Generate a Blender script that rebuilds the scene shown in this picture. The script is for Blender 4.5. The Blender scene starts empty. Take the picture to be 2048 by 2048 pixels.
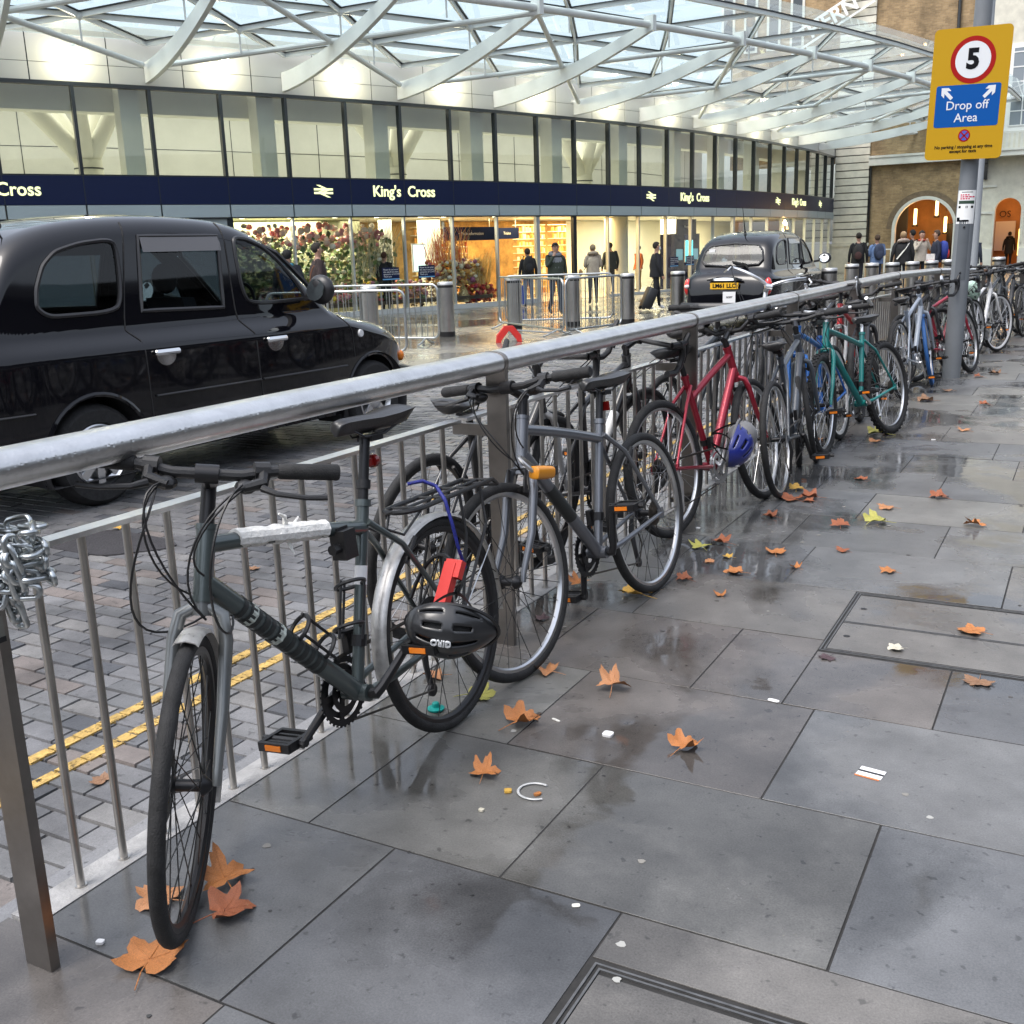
import bpy, bmesh, math, random
from mathutils import Vector, Matrix
R_ = math.radians
V = Vector
random.seed(7)
SC = bpy.context.scene
COL = SC.collection

# ---------------------------------------------------------------- camera
CAM_P = V((1.92336, 0.0, 1.38))
FPX = 2108.82
_pitch, _roll, _yaw = 0.24307, -0.03272, 0.50337
C_W = V((-math.sin(_yaw)*math.cos(_pitch), math.cos(_yaw)*math.cos(_pitch), -math.sin(_pitch)))
_r0 = V((math.cos(_yaw), math.sin(_yaw), 0)); _u0 = _r0.cross(C_W)
C_R = _r0*math.cos(_roll) + _u0*math.sin(_roll)
C_U = C_R.cross(C_W)
cd = bpy.data.cameras.new('camera'); cam = bpy.data.objects.new('camera', cd); COL.objects.link(cam)
cd.sensor_width = 36; cd.lens = FPX/2048*36; cd.clip_start = 0.05; cd.clip_end = 3000
_m = Matrix((C_R, C_U, -C_W)).transposed().to_4x4(); _m.translation = CAM_P
cam.matrix_world = _m
SC.camera = cam
def gp(x, y, z=0.0):
    """the point of the horizontal plane at height z seen at photo pixel x, y (used once, to read the plan off the photo)"""
    d = C_W*FPX + C_R*(x-1024) - C_U*(y-1024)
    t = (z-CAM_P.z)/d.z
    return CAM_P + d*t
ROAD_Z = -0.22

# ---------------------------------------------------------------- sky, sun, exposure
w = bpy.data.worlds.new('World'); SC.world = w; w.use_nodes = True
nt = w.node_tree; bg = nt.nodes['Background']
sky = nt.nodes.new('ShaderNodeTexSky'); sky.sky_type = 'NISHITA'; sky.sun_disc = False
SUN_EL, SUN_AZ = R_(62), R_(205)
sky.sun_elevation = SUN_EL; sky.sun_rotation = SUN_AZ; sky.air_density = 1.0; sky.dust_density = 3.0; sky.ozone_density = 1.0
hs = nt.nodes.new('ShaderNodeHueSaturation'); hs.inputs['Saturation'].default_value = 0.45
nt.links.new(sky.outputs[0], hs.inputs['Color'])
# overcast: the cloud sheet is brighter overhead than at the horizon
wc = nt.nodes.new('ShaderNodeTexCoord'); wz = nt.nodes.new('ShaderNodeSeparateXYZ'); wr = nt.nodes.new('ShaderNodeMapRange'); wm_ = nt.nodes.new('ShaderNodeVectorMath'); wm_.operation = 'SCALE'
nt.links.new(wc.outputs['Generated'], wz.inputs[0]); nt.links.new(wz.outputs['Z'], wr.inputs[0])
wr.inputs[1].default_value = 0; wr.inputs[2].default_value = .8; wr.inputs[3].default_value = .8; wr.inputs[4].default_value = 1.5
nt.links.new(hs.outputs[0], wm_.inputs[0]); nt.links.new(wr.outputs[0], wm_.inputs['Scale']); nt.links.new(wm_.outputs[0], bg.inputs['Color'])
bg.inputs['Strength'].default_value = 0.14
sd = bpy.data.lights.new('sun', 'SUN'); sd.energy = 0.6; sd.angle = R_(25); sd.color = (1, .96, .9)
sun = bpy.data.objects.new('sun', sd); COL.objects.link(sun)
sdir = V((math.sin(SUN_AZ)*math.cos(SUN_EL), math.cos(SUN_AZ)*math.cos(SUN_EL), math.sin(SUN_EL)))
sun.rotation_euler = sdir.to_track_quat('Z', 'Y').to_euler(); sun.location = (0, 0, 30)
SC.view_settings.view_transform = 'Standard'; SC.view_settings.look = 'None'
SC.view_settings.exposure = 1.0; SC.view_settings.gamma = 1
SC.render.engine = 'CYCLES'
SC.cycles.max_bounces = 8; SC.cycles.transparent_max_bounces = 16; SC.cycles.glossy_bounces = 4
SC.cycles.caustics_reflective = False; SC.cycles.caustics_refractive = False

# ---------------------------------------------------------------- mesh helper
class MB:
    def __init__(s): s.v = []; s.f = []; s.m = []
    def add(s, vs, fs, mi=0):
        o = len(s.v); s.v += [tuple(p) for p in vs]
        s.f += [tuple(i+o for i in f) for f in fs]; s.m += [mi]*len(fs); return s
    def box(s, c, sz, M=None, mi=0):
        c = V(c); h = V(sz)/2; vs = []
        for dx in (-1, 1):
            for dy in (-1, 1):
                for dz in (-1, 1):
                    q = V((dx*h.x, dy*h.y, dz*h.z)); q = (M @ q if M else q) + c; vs.append(q)
        return s.add(vs, [(0,1,3,2),(4,6,7,5),(0,4,5,1),(2,3,7,6),(0,2,6,4),(1,5,7,3)], mi)
    def bb(s, x0, x1, y0, y1, z0, z1, mi=0):
        return s.box(((x0+x1)/2,(y0+y1)/2,(z0+z1)/2), (x1-x0,y1-y0,z1-z0), None, mi)
    def bar(s, a, b, w_, h_, up=(0,0,1), mi=0):
        a, b = V(a), V(b); d = (b-a).normalized(); up = V(up)
        x = d.cross(up)
        if x.length < 1e-4: x = d.cross(V((1,0,0)))
        x.normalize(); z = x.cross(d)
        vs = []
        for p in (a, b):
            for sx, sz in ((-1,-1),(1,-1),(1,1),(-1,1)): vs.append(p + x*(sx*w_/2) + z*(sz*h_/2))
        return s.add(vs, [(0,1,2,3),(7,6,5,4),(0,4,5,1),(1,5,6,2),(2,6,7,3),(3,7,4,0)], mi)
    def tube(s, pts, r, n=8, closed=False, cap=True, flat=1.0, mi=0, up=(0,0,1)):
        pts = [V(p) for p in pts]; N = len(pts); rs = r if isinstance(r, (list,tuple)) else [r]*N
        rings = []; px_ = None
        for i, p in enumerate(pts):
            if closed: t = pts[(i+1) % N] - pts[i-1]
            else: t = pts[min(i+1,N-1)] - pts[max(i-1,0)]
            if t.length < 1e-9: t = V((0,0,1))
            t.normalize()
            if px_ is None:
                x = t.cross(V(up))
                if x.length < .05: x = t.cross(V((1,0,0)))
            else: x = px_ - t*px_.dot(t)
            if x.length < 1e-6: x = t.orthogonal()
            x.normalize(); px_ = x; y = x.cross(t)
            rings.append([p + x*(rs[i]*math.cos(2*math.pi*k/n)) + y*(rs[i]*flat*math.sin(2*math.pi*k/n)) for k in range(n)])
        vs = [q for rg in rings for q in rg]; fs = []
        for i in range(N if closed else N-1):
            j = (i+1) % N
            for k in range(n): fs.append((i*n+k, i*n+(k+1)%n, j*n+(k+1)%n, j*n+k))
        if cap and not closed:
            fs.append(tuple(range(n-1,-1,-1))); fs.append(tuple((N-1)*n+k for k in range(n)))
        return s.add(vs, fs, mi)
    def lathe(s, prof, n=24, M=None, mi=0, a0=0.0, a1=None):
        """profile of (r, z) turned about z"""
        M = M or Matrix.Identity(4); full = a1 is None
        A = [a0 + (2*math.pi if full else (a1-a0))*k/n for k in range(n if full else n+1)]
        vs = [M @ V((r*math.cos(a), r*math.sin(a), z)) for a in A for r, z in prof]; P = len(prof); fs = []
        for k in range(n):
            j = (k+1) % len(A)
            for i in range(P-1): fs.append((k*P+i, j*P+i, j*P+i+1, k*P+i+1))
        return s.add(vs, fs, mi)
    def ball(s, c, r, nu=10, nv=6, M=None, mi=0):
        if not isinstance(r, (tuple,list)): r = (r,r,r)
        c = V(c); vs = []; fs = []
        for j in range(nv+1):
            t = math.pi*j/nv
            for i in range(nu):
                a = 2*math.pi*i/nu; q = V((r[0]*math.sin(t)*math.cos(a), r[1]*math.sin(t)*math.sin(a), r[2]*math.cos(t)))
                vs.append((M @ q if M else q) + c)
        for j in range(nv):
            for i in range(nu): fs.append((j*nu+i, (j+1)*nu+i, (j+1)*nu+(i+1)%nu, j*nu+(i+1)%nu))
        return s.add(vs, fs, mi)
    def prism(s, poly, t0, t1, M=None, mi=0):
        """polygon in xy pulled from z=t0 to z=t1"""
        n = len(poly); vs = [V((x,y,t0)) for x,y in poly] + [V((x,y,t1)) for x,y in poly]
        if M: vs = [M @ q for q in vs]
        fs = [tuple(range(n-1,-1,-1)), tuple(range(n,2*n))] + [(i,(i+1)%n,n+(i+1)%n,n+i) for i in range(n)]
        return s.add(vs, fs, mi)
    def quad(s, a, b, c, d, mi=0): return s.add([a,b,c,d], [(0,1,2,3)], mi)
    def loft(s, rings, cap=True, mi=0):
        n = len(rings[0]); vs = [q for r in rings for q in r]; fs = []
        for i in range(len(rings)-1):
            for k in range(n): fs.append((i*n+k, i*n+(k+1)%n, (i+1)*n+(k+1)%n, (i+1)*n+k))
        if cap: fs.append(tuple(range(n-1,-1,-1))); fs.append(tuple((len(rings)-1)*n+k for k in range(n)))
        return s.add(vs, fs, mi)
    def merge(s, q):
        return s.add(q.v, q.f) if not q.m or len(set(q.m))==1 and q.m[0]==0 else s
    def mesh(s, name, mats, smooth=35, fix=True):
        me = bpy.data.meshes.new(name); me.from_pydata(s.v, [], s.f)
        for m_ in (mats if isinstance(mats,(list,tuple)) else [mats]): me.materials.append(m_)
        me.polygons.foreach_set('material_index', s.m)
        if fix:
            b = bmesh.new(); b.from_mesh(me); bmesh.ops.recalc_face_normals(b, faces=b.faces); b.to_mesh(me); b.free()
        if smooth:
            me.polygons.foreach_set('use_smooth', [True]*len(me.polygons)); me.set_sharp_from_angle(angle=R_(smooth))
        me.update(); return me
    def build(s, name, mats, parent=None, smooth=35, fix=True, M=None):
        o = bpy.data.objects.new(name, s.mesh(name, mats, smooth, fix)); COL.objects.link(o)
        if parent: o.parent = parent
        if M: o.matrix_local = M
        return o
def tag(o, label=None, cat=None, group=None, kind=None):
    if label: o['label'] = label
    if cat: o['category'] = cat
    if group: o['group'] = group
    if kind: o['kind'] = kind
    return o
def thing(name, label, cat, loc=(0,0,0), rot=(0,0,0), group=None):
    o = bpy.data.objects.new(name, None); COL.objects.link(o); o.location = loc; o.rotation_euler = rot
    o.empty_display_size = .2
    return tag(o, label, cat, group)
def struct(o): o['kind'] = 'structure'; return o
def put(me, name, parent=None, M=None):
    o = bpy.data.objects.new(name, me); COL.objects.link(o)
    if parent: o.parent = parent
    if M: o.matrix_local = M
    return o
def dup(o, parent=None, skip=()):
    c = o.copy(); COL.objects.link(c); c.parent = parent
    for ch in list(o.children):
        if ch.name.split('.')[0] not in skip: dup(ch, c, skip)
    return c
def text_mesh(txt, size, depth=.004, align='CENTER', bold=0.0, xs=1.0, sp=1.0):
    c = bpy.data.curves.new('lettering', 'FONT'); c.body = txt; c.size = size; c.extrude = depth/2; c.align_x = align
    c.align_y = 'CENTER'; c.offset = bold; c.resolution_u = 3; c.space_character = sp
    o = bpy.data.objects.new('lettering', c); COL.objects.link(o)
    dg = bpy.context.evaluated_depsgraph_get(); me = bpy.data.meshes.new_from_object(o.evaluated_get(dg))
    bpy.data.objects.remove(o); bpy.data.curves.remove(c)
    if xs != 1.0:
        for v in me.vertices: v.co.x *= xs
    return me
def text(txt, size, m, name, parent, M, **k):
    me = text_mesh(txt, size, **k); me.materials.clear(); me.materials.append(m)
    return put(me, name, parent, M)
def frame(o, x, y, z):
    """matrix with the given axes and origin"""
    m_ = Matrix((V(x).normalized(), V(y).normalized(), V(z).normalized())).transposed().to_4x4(); m_.translation = V(o); return m_
def arc(a, b, n, f): return [f(a+(b-a)*k/n) for k in range(n+1)]
def bez(p, n=10):
    p = [V(q) for q in p]; out = []
    for k in range(n+1):
        t = k/n; q = list(p)
        while len(q) > 1: q = [q[i].lerp(q[i+1], t) for i in range(len(q)-1)]
        out.append(q[0])
    return out

# ---------------------------------------------------------------- materials
def pm(name, col, rough=.5, metal=0.0, coat=0.0, var=0.0, vs=8.0, bump=0.0, bs=60.0, emit=None, es=1.0, spec=.5, rvar=0.0, islands=None, obj=True):
    m_ = bpy.data.materials.new(name); m_.use_nodes = True; n = m_.node_tree; L = n.links
    b = n.nodes['Principled BSDF']
    b.inputs['Base Color'].default_value = (*col, 1); b.inputs['Roughness'].default_value = rough
    b.inputs['Metallic'].default_value = metal; b.inputs['Coat Weight'].default_value = coat; b.inputs['Coat Roughness'].default_value = .04
    b.inputs['Specular IOR Level'].default_value = spec
    tc = n.nodes.new('ShaderNodeTexCoord')
    csock = None
    if islands:
        ge = n.nodes.new('ShaderNodeNewGeometry'); cr = n.nodes.new('ShaderNodeValToRGB'); cr.color_ramp.interpolation = 'CONSTANT'
        el = cr.color_ramp.elements
        while len(el) < len(islands): el.new(.5)
        for i, c_ in enumerate(islands): el[i].position = i/len(islands); el[i].color = (*c_, 1)
        L.new(ge.outputs['Random Per Island'], cr.inputs[0]); csock = cr.outputs[0]; L.new(csock, b.inputs['Base Color'])
    if var > 0 or rvar > 0:
        no = n.nodes.new('ShaderNodeTexNoise'); no.inputs['Scale'].default_value = vs; no.inputs['Detail'].default_value = 6
        no.inputs['Roughness'].default_value = .65
        L.new(tc.outputs['Object'], no.inputs['Vector'])
    if var > 0:
        mr = n.nodes.new('ShaderNodeMapRange'); mr.inputs[1].default_value = .3; mr.inputs[2].default_value = .7
        mr.inputs[3].default_value = 1-var; mr.inputs[4].default_value = 1+var
        L.new(no.outputs[0], mr.inputs[0])
        mx = n.nodes.new('ShaderNodeVectorMath'); mx.operation = 'SCALE'
        if csock: L.new(csock, mx.inputs[0])
        else: mx.inputs[0].default_value = col
        L.new(mr.outputs[0], mx.inputs['Scale']); L.new(mx.outputs[0], b.inputs['Base Color'])
    if rvar > 0:
        mr = n.nodes.new('ShaderNodeMapRange'); mr.inputs[1].default_value = .3; mr.inputs[2].default_value = .7
        mr.inputs[3].default_value = max(.02, rough-rvar); mr.inputs[4].default_value = min(1, rough+rvar)
        L.new(no.outputs[0], mr.inputs[0]); L.new(mr.outputs[0], b.inputs['Roughness'])
    if bump > 0:
        nb = n.nodes.new('ShaderNodeTexNoise'); nb.inputs['Scale'].default_value = bs; nb.inputs['Detail'].default_value = 4
        L.new(tc.outputs['Object'], nb.inputs['Vector'])
        bu = n.nodes.new('ShaderNodeBump'); bu.inputs['Strength'].default_value = bump; bu.inputs['Distance'].default_value = .01
        L.new(nb.outputs[0], bu.inputs['Height']); L.new(bu.outputs[0], b.inputs['Normal'])
    if emit:
        b.inputs['Emission Color'].default_value = (*emit, 1); b.inputs['Emission Strength'].default_value = es
    return m_
def glass(name, tint=(.9,.95,.95), refl=.05, power=4.0, dirt=0.0):
    m_ = bpy.data.materials.new(name); m_.use_nodes = True; n = m_.node_tree; L = n.links; n.nodes.clear()
    out = n.nodes.new('ShaderNodeOutputMaterial'); mix = n.nodes.new('ShaderNodeMixShader')
    tr = n.nodes.new('ShaderNodeBsdfTransparent'); tr.inputs[0].default_value = (*tint, 1)
    gl = n.nodes.new('ShaderNodeBsdfGlossy'); gl.inputs['Roughness'].default_value = .02; gl.inputs[0].default_value = (1,1,1,1)
    lw = n.nodes.new('ShaderNodeLayerWeight'); lw.inputs[0].default_value = .5
    p = n.nodes.new('ShaderNodeMath'); p.operation = 'POWER'; p.inputs[1].default_value = power; L.new(lw.outputs['Facing'], p.inputs[0])
    mr = n.nodes.new('ShaderNodeMapRange'); mr.inputs[3].default_value = refl; mr.inputs[4].default_value = .95; L.new(p.outputs[0], mr.inputs[0])
    L.new(mr.outputs[0], mix.inputs[0]); L.new(tr.outputs[0], mix.inputs[1]); L.new(gl.outputs[0], mix.inputs[2])
    if dirt > 0:
        df = n.nodes.new('ShaderNodeBsdfTranslucent'); df.inputs[0].default_value = (.9,.95,.95,1)
        m2 = n.nodes.new('ShaderNodeMixShader'); m2.inputs[0].default_value = dirt
        L.new(mix.outputs[0], m2.inputs[1]); L.new(df.outputs[0], m2.inputs[2]); L.new(m2.outputs[0], out.inputs[0])
    else: L.new(mix.outputs[0], out.inputs[0])
    return m_
M_ = {}
def mk(k, *a, **kw): M_[k] = pm(k, *a, **kw); return M_[k]
mk('black_plastic', (.011,.011,.012), .42, bump=.15, bs=400)
mk('rubber', (.014,.014,.0145), .75, var=.6, vs=30, bump=.3, bs=300)
mk('dusty_rubber', (.045,.042,.038), .8, var=.5, vs=25)
mk('black_paint', (.012,.012,.013), .25, coat=.4)
mk('black_metal', (.03,.03,.032), .35, metal=.6)
mk('steel', (.55,.54,.52), .3, metal=1, var=.12, vs=20)
mk('alloy', (.62,.63,.64), .28, metal=1)
mk('chrome', (.8,.8,.8), .08, metal=1)
mk('spoke_black', (.03,.03,.03), .4, metal=.5)
mk('spoke_steel', (.6,.6,.6), .3, metal=1)
mk('white_paint', (.78,.78,.76), .45, var=.04, vs=3)
mk('white_plastic', (.75,.75,.75), .4)
mk('chain_metal', (.09,.08,.07), .5, metal=.8)
mk('orange_reflector', (.8,.22,.02), .2)
mk('red_reflector', (.16,.006,.006), .2, coat=.3)
# ================================================================ GROUND
def wet_mat(name, cols, wet=(.05,.42), wscale=1.3, wpos=(.44,.6), bump=.12, speck=0.0, stain=.35, dark=.72):
    """stone with rain on it: smooth dark film in the low places, damp stone elsewhere"""
    m_ = bpy.data.materials.new(name); m_.use_nodes = True; n = m_.node_tree; L = n.links; b = n.nodes['Principled BSDF']
    tc = n.nodes.new('ShaderNodeTexCoord'); ge = n.nodes.new('ShaderNodeNewGeometry')
    cr = n.nodes.new('ShaderNodeValToRGB'); el = cr.color_ramp.elements; cr.color_ramp.interpolation = 'CONSTANT'
    while len(el) < len(cols): el.new(.5)
    for i, c_ in enumerate(cols): el[i].position = i/len(cols); el[i].color = (*c_, 1)
    L.new(ge.outputs['Random Per Island'], cr.inputs[0])
    def noise(sc, det=5, rough=.6, dist=0.0):
        q = n.nodes.new('ShaderNodeTexNoise'); q.inputs['Scale'].default_value = sc; q.inputs['Detail'].default_value = det
        q.inputs['Roughness'].default_value = rough; q.inputs['Distortion'].default_value = dist; L.new(tc.outputs['Object'], q.inputs['Vector']); return q.outputs[0]
    def rng(s_, a, b_, c, d):
        q = n.nodes.new('ShaderNodeMapRange'); q.inputs[1].default_value = a; q.inputs[2].default_value = b_; q.inputs[3].default_value = c; q.inputs[4].default_value = d
        L.new(s_, q.inputs[0]); return q.outputs[0]
    def scale(vec, f_):
        q = n.nodes.new('ShaderNodeVectorMath'); q.operation = 'SCALE'; L.new(vec, q.inputs[0]); L.new(f_, q.inputs['Scale']); return q.outputs[0]
    def mul(a, b_):
        q = n.nodes.new('ShaderNodeMath'); q.operation = 'MULTIPLY'; L.new(a, q.inputs[0]); L.new(b_, q.inputs[1]); return q.outputs[0]
    w1 = noise(wscale, 6, .55, .4)
    wetm = rng(w1, wpos[0], wpos[1], 0, 1)                        # 1 = standing film of water
    st = rng(noise(3.2, 6, .65), .3, .7, 1-stain, 1+stain)
    fine = rng(noise(210, 4, .75), .3, .7, .72, 1.28)
    sp_ = n.nodes.new('ShaderNodeMath'); sp_.operation = 'MULTIPLY'; L.new(rng(noise(34, 2, .5), .66, .72, 1.0, .55), sp_.inputs[0]); L.new(rng(noise(11, 5, .7, .6), .64, .70, 1.0, .74), sp_.inputs[1]); spots = sp_.outputs[0]
    c = scale(scale(scale(cr.outputs[0], st), fine), spots)
    c = scale(c, rng(wetm, 0, 1, 1, dark))
    L.new(c, b.inputs['Base Color'])
    L.new(rng(wetm, 0, 1, wet[1], wet[0]), b.inputs['Roughness'])
    bu = n.nodes.new('ShaderNodeBump'); bu.inputs['Distance'].default_value = .004
    hsum = n.nodes.new('ShaderNodeMath'); hsum.operation = 'ADD'
    L.new(mul(noise(70, 5, .7), rng(wetm, 0, 1, 1, .08)), hsum.inputs[0])
    q5 = n.nodes.new('ShaderNodeMath'); q5.operation = 'MULTIPLY'; q5.inputs[1].default_value = 1.6
    L.new(noise(7, 2, .5), q5.inputs[0]); L.new(q5.outputs[0], hsum.inputs[1])
    L.new(hsum.outputs[0], bu.inputs['Height']); bu.inputs['Strength'].default_value = bump; L.new(bu.outputs[0], b.inputs['Normal'])
    b.inputs['Specular IOR Level'].default_value = .55
    return m_
M_['slab'] = wet_mat('slab', [(.132,.133,.133),(.106,.107,.107),(.124,.122,.115),(.098,.10,.104),(.132,.125,.116),(.118,.121,.125),(.122,.111,.103),(.15,.147,.137)], wet=(.035,.34), wpos=(.45,.565), dark=.55, stain=.33, bump=.17)
M_['joint'] = pm('joint', (.018,.017,.016), .75, var=.5, vs=20)
M_['sett'] = wet_mat('sett', [(.122,.122,.127),(.148,.148,.152),(.105,.107,.113),(.137,.135,.135),(.16,.156,.152),(.13,.13,.134),(.115,.117,.12),(.145,.145,.147),(.07,.073,.08),(.126,.126,.13),(.15,.13,.12),(.137,.137,.141)], wet=(.18,.5), wscale=.9, wpos=(.5,.75), bump=.6, stain=.42, dark=.8)
M_['granite'] = wet_mat('granite', [(.20,.20,.205),(.17,.17,.175),(.22,.215,.21)], wet=(.2,.5), bump=.4, stain=.25, dark=.85)
M_['plaza_stone'] = wet_mat('plaza_stone', [(.20,.19,.165),(.165,.158,.14),(.22,.21,.18),(.185,.175,.155)], wet=(.08,.3), wscale=.5, wpos=(.38,.6), bump=.18)
M_['kerb'] = pm('kerb', (.34,.335,.33), .42, var=.3, vs=14, bump=.3, bs=120)

g = MB(); g.quad((-900,-600,-.26),(900,-600,-.26),(900,1200,-.26),(-900,1200,-.26))
struct(g.build('ground', pm('ground', (.09,.09,.09), .6, var=.2, vs=.3), smooth=0, fix=False))
g = MB(); g.bb(.034,60,-8,70,-.25,-.0022); struct(g.build('pavement_bed', M_['joint'], smooth=0))

# ---- paving slabs: courses of 593 mm across the path, broken joints as in the photograph
COURSE = {0:[.565,1.15,1.95], 1:[.30,.85,1.58,2.35], 2:[.545,1.285,2.10], 3:[.31,.89,1.62,2.4], 4:[.45,1.185,1.86,2.6],
          5:[.36,.885,1.715,2.5], 6:[.40,.725,1.40,2.2], 7:[.52,.95,1.72], 8:[.62,1.25,1.9], 9:[.43,.98,1.6,2.3], -1:[.58,1.4,2.2]}
sl = MB()
def slab(x0, x1, y0, y1, gap=.0028, top=0.0):
    if x1-x0 < .05 or y1-y0 < .03: return
    j = random.uniform(-.0008, .0008); x0 += gap; x1 -= gap; y0 += gap; y1 -= gap; b_ = .0003
    z = [top+random.uniform(-.0007,.0007)+j for _ in range(4)]
    sl.add([(x0+b_,y0+b_,z[0]),(x1-b_,y0+b_,z[1]),(x1-b_,y1-b_,z[2]),(x0+b_,y1-b_,z[3]),
            (x0,y0,z[0]-b_),(x1,y0,z[1]-b_),(x1,y1,z[2]-b_),(x0,y1,z[3]-b_),
            (x0,y0,-.004),(x1,y0,-.004),(x1,y1,-.004),(x0,y1,-.004)],
           [(0,1,2,3),(4,5,1,0),(5,6,2,1),(6,7,3,2),(7,4,0,3),(8,9,5,4),(9,10,6,5),(10,11,7,6),(11,8,4,7)])
rs = random.Random(11)
for k in range(-8, 100):
    y0, y1 = 1.24+.5935*k, 1.24+.5935*(k+1)
    J = list(COURSE.get(k, []))
    if not J: J = [.38+rs.random()*.45]
    while J[-1] < 9: J.append(J[-1]+.58+rs.random()*.34)
    xs = [.036 if k >= 0 else -.05]+J
    for a, b_ in zip(xs, xs[1:]):
        if b_ > .036:
            # the two recessed covers
            if k in (3,4) and a >= 1.18 and b_ < 2.7: continue
            if k == 3 and b_ == 1.62: slab(a, 1.185, y0, y1); continue
            if k == 3 and a == 1.62: continue
            if k in (-1,0) and a >= 1.14 and b_ < 3.4: continue
            if k == -1 and a < 1.14 < b_: slab(a, 1.15, y0, y1); continue
            slab(a, b_, y0, y1)
slab(1.62, 2.6, 3.02, 3.50); slab(1.185, 1.62, 3.02, 3.50)
slab(1.15, 1.95, 1.672, 1.8335); slab(1.95, 3.2, 1.672, 1.8335)
struct(sl.build('pavement', M_['slab'], smooth=0))
def cover(name, label, x0, x1, y0, y1, split, mids):
    t = thing(name, label, 'manhole cover', (x0, y0, 0))
    fr = MB()
    for a in (0, .013):
        fr.bb(a, x1-x0-a, a, a+.005, -.02, .0015); fr.bb(a, x1-x0-a, y1-y0-a-.005, y1-y0-a, -.02, .0015)
        fr.bb(a, a+.005, a+.005, y1-y0-a-.005, -.02, .0015); fr.bb(x1-x0-a-.005, x1-x0-a, a+.005, y1-y0-a-.005, -.02, .0015)
    for s_ in split:
        fr.bb(.02, x1-x0-.02, s_-.008, s_-.003, -.02, .0012); fr.bb(.02, x1-x0-.02, s_+.003, s_+.008, -.02, .0012)
    fr.build('metal_frame', pm('worn_steel', (.16,.16,.16), .45, metal=.7, var=.3, vs=30), t, smooth=0)
    ys = [.02]+list(split)+[y1-y0-.02]
    for a, b_ in zip(ys, ys[1:]):
        pl = MB(); pl.bb(.02, x1-x0-.02, a+.01, b_-.01, -.02, -.0005); pl.build('stone_infill', M_['slab'], t, smooth=0)
        if len(split):
            kh = MB()
            for px_ in (.06, x1-x0-.06): kh.lathe([(.0,.0008),(.011,.0008),(.012,0)], 12, Matrix.Translation((px_, (a+b_)/2, 0)))
            kh.build('key_hole', M_['black_plastic'], t)
    return t
cover('manhole_cover', 'stone filled manhole cover split in two panels by steel strips, beyond the white ticket', 1.187, 2.58, 3.515, 4.195, [.32], [])
cover('manhole_cover', 'brown stone manhole cover with double steel edge, at the bottom edge', 1.165, 3.1, .78, 1.66, [], [])

# ---- kerb wall under the railing, granite channel, setts, yellow lines
k_ = MB()
for i in range(0, 22): k_.bb(-.052, .034, 1.245+i*.9+.002, 1.245+(i+1)*.9-.002, -.25, .001)
struct(k_.build('kerb', M_['kerb'], smooth=0))
g = MB()
for i in range(-6, 40):
    y = -1.2+i*.92; g.bb(-.40, -.056, y+.003, y+.917, -.26, ROAD_Z+.012)
struct(g.build('kerb_channel', M_['granite'], smooth=0))
rb = MB(); rb.quad((-6.6,-6,ROAD_Z-.012),(-.05,-6,ROAD_Z-.012),(-.05,75,ROAD_Z-.012),(-6.6,75,ROAD_Z-.012))
struct(rb.build('road_bed', M_['joint'], smooth=0, fix=False))
se = MB(); rs = random.Random(5)
SW, SH = .205, .103
for r_ in range(int(-1.5/SH), int(30/SH)):
    y = r_*SH; off = (r_ % 2)*SW/2
    for c_ in range(-1, int(6.2/SW)+1):
        x1 = -.405-c_*SW+off; x0 = x1-SW
        if x1 > -.404: x1 = -.404
        if x1-x0 < .03 or x0 < -6.6: continue
        if y > 14 and False: continue
        z = ROAD_Z+rs.uniform(-.002, .002); g_ = .0035
        tz = [z+rs.uniform(-.0015,.0015) for _ in range(4)]
        sy0 = y+g_; sy1 = y+SH-g_
        se.add([(x0+g_+.003,sy0+.003,tz[0]),(x1-g_-.003,sy0+.003,tz[1]),(x1-g_-.003,sy1-.003,tz[2]),(x0+g_+.003,sy1-.003,tz[3]),
                (x0+g_,sy0,z-.014),(x1-g_,sy0,z-.014),(x1-g_,sy1,z-.014),(x0+g_,sy1,z-.014)],
               [(0,1,2,3),(4,5,1,0),(5,6,2,1),(6,7,3,2),(7,4,0,3)])
struct(se.build('road', M_['sett'], smooth=0, fix=False))
M_['yellow_line'] = pm('yellow_line', (.47,.31,.09), .55, var=.4, vs=26, bump=.6, bs=90)
_n = M_['yellow_line'].node_tree; _q = _n.nodes.new('ShaderNodeTexNoise'); _q.inputs['Scale'].default_value = 32; _q.inputs['Detail'].default_value = 6; _q.inputs['Roughness'].default_value = .75
_r = _n.nodes.new('ShaderNodeMapRange'); _r.inputs[1].default_value = .38; _r.inputs[2].default_value = .46; _n.links.new(_q.outputs[0], _r.inputs[0]); _n.links.new(_r.outputs[0], _n.nodes['Principled BSDF'].inputs['Alpha'])
_t = _n.nodes.new('ShaderNodeTexCoord'); _n.links.new(_t.outputs['Object'], _q.inputs['Vector'])
def yl(nm, x):
    q = MB(); rr = random.Random(3)
    y = -2.0
    while y < 34:
        q.bb(x-.025+rr.uniform(-.003,.003), x+.025+rr.uniform(-.003,.003), y+.0035, y+SH-.0035, ROAD_Z-.004, ROAD_Z+.0055); y += SH
    o = struct(q.build(nm, M_['yellow_line'], smooth=0)); return o
yl('yellow_line', -.90); yl('yellow_line', -1.06)
pt = MB(); c0 = gp(205, 1085, ROAD_Z)
pt.prism([(c0.x+.45*math.cos(a)*(1+.18*math.sin(3*a)), c0.y+.26*math.sin(a)*(1+.15*math.cos(2*a))) for a in [2*math.pi*i/28 for i in range(28)]], ROAD_Z-.01, ROAD_Z+.006)
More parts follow.
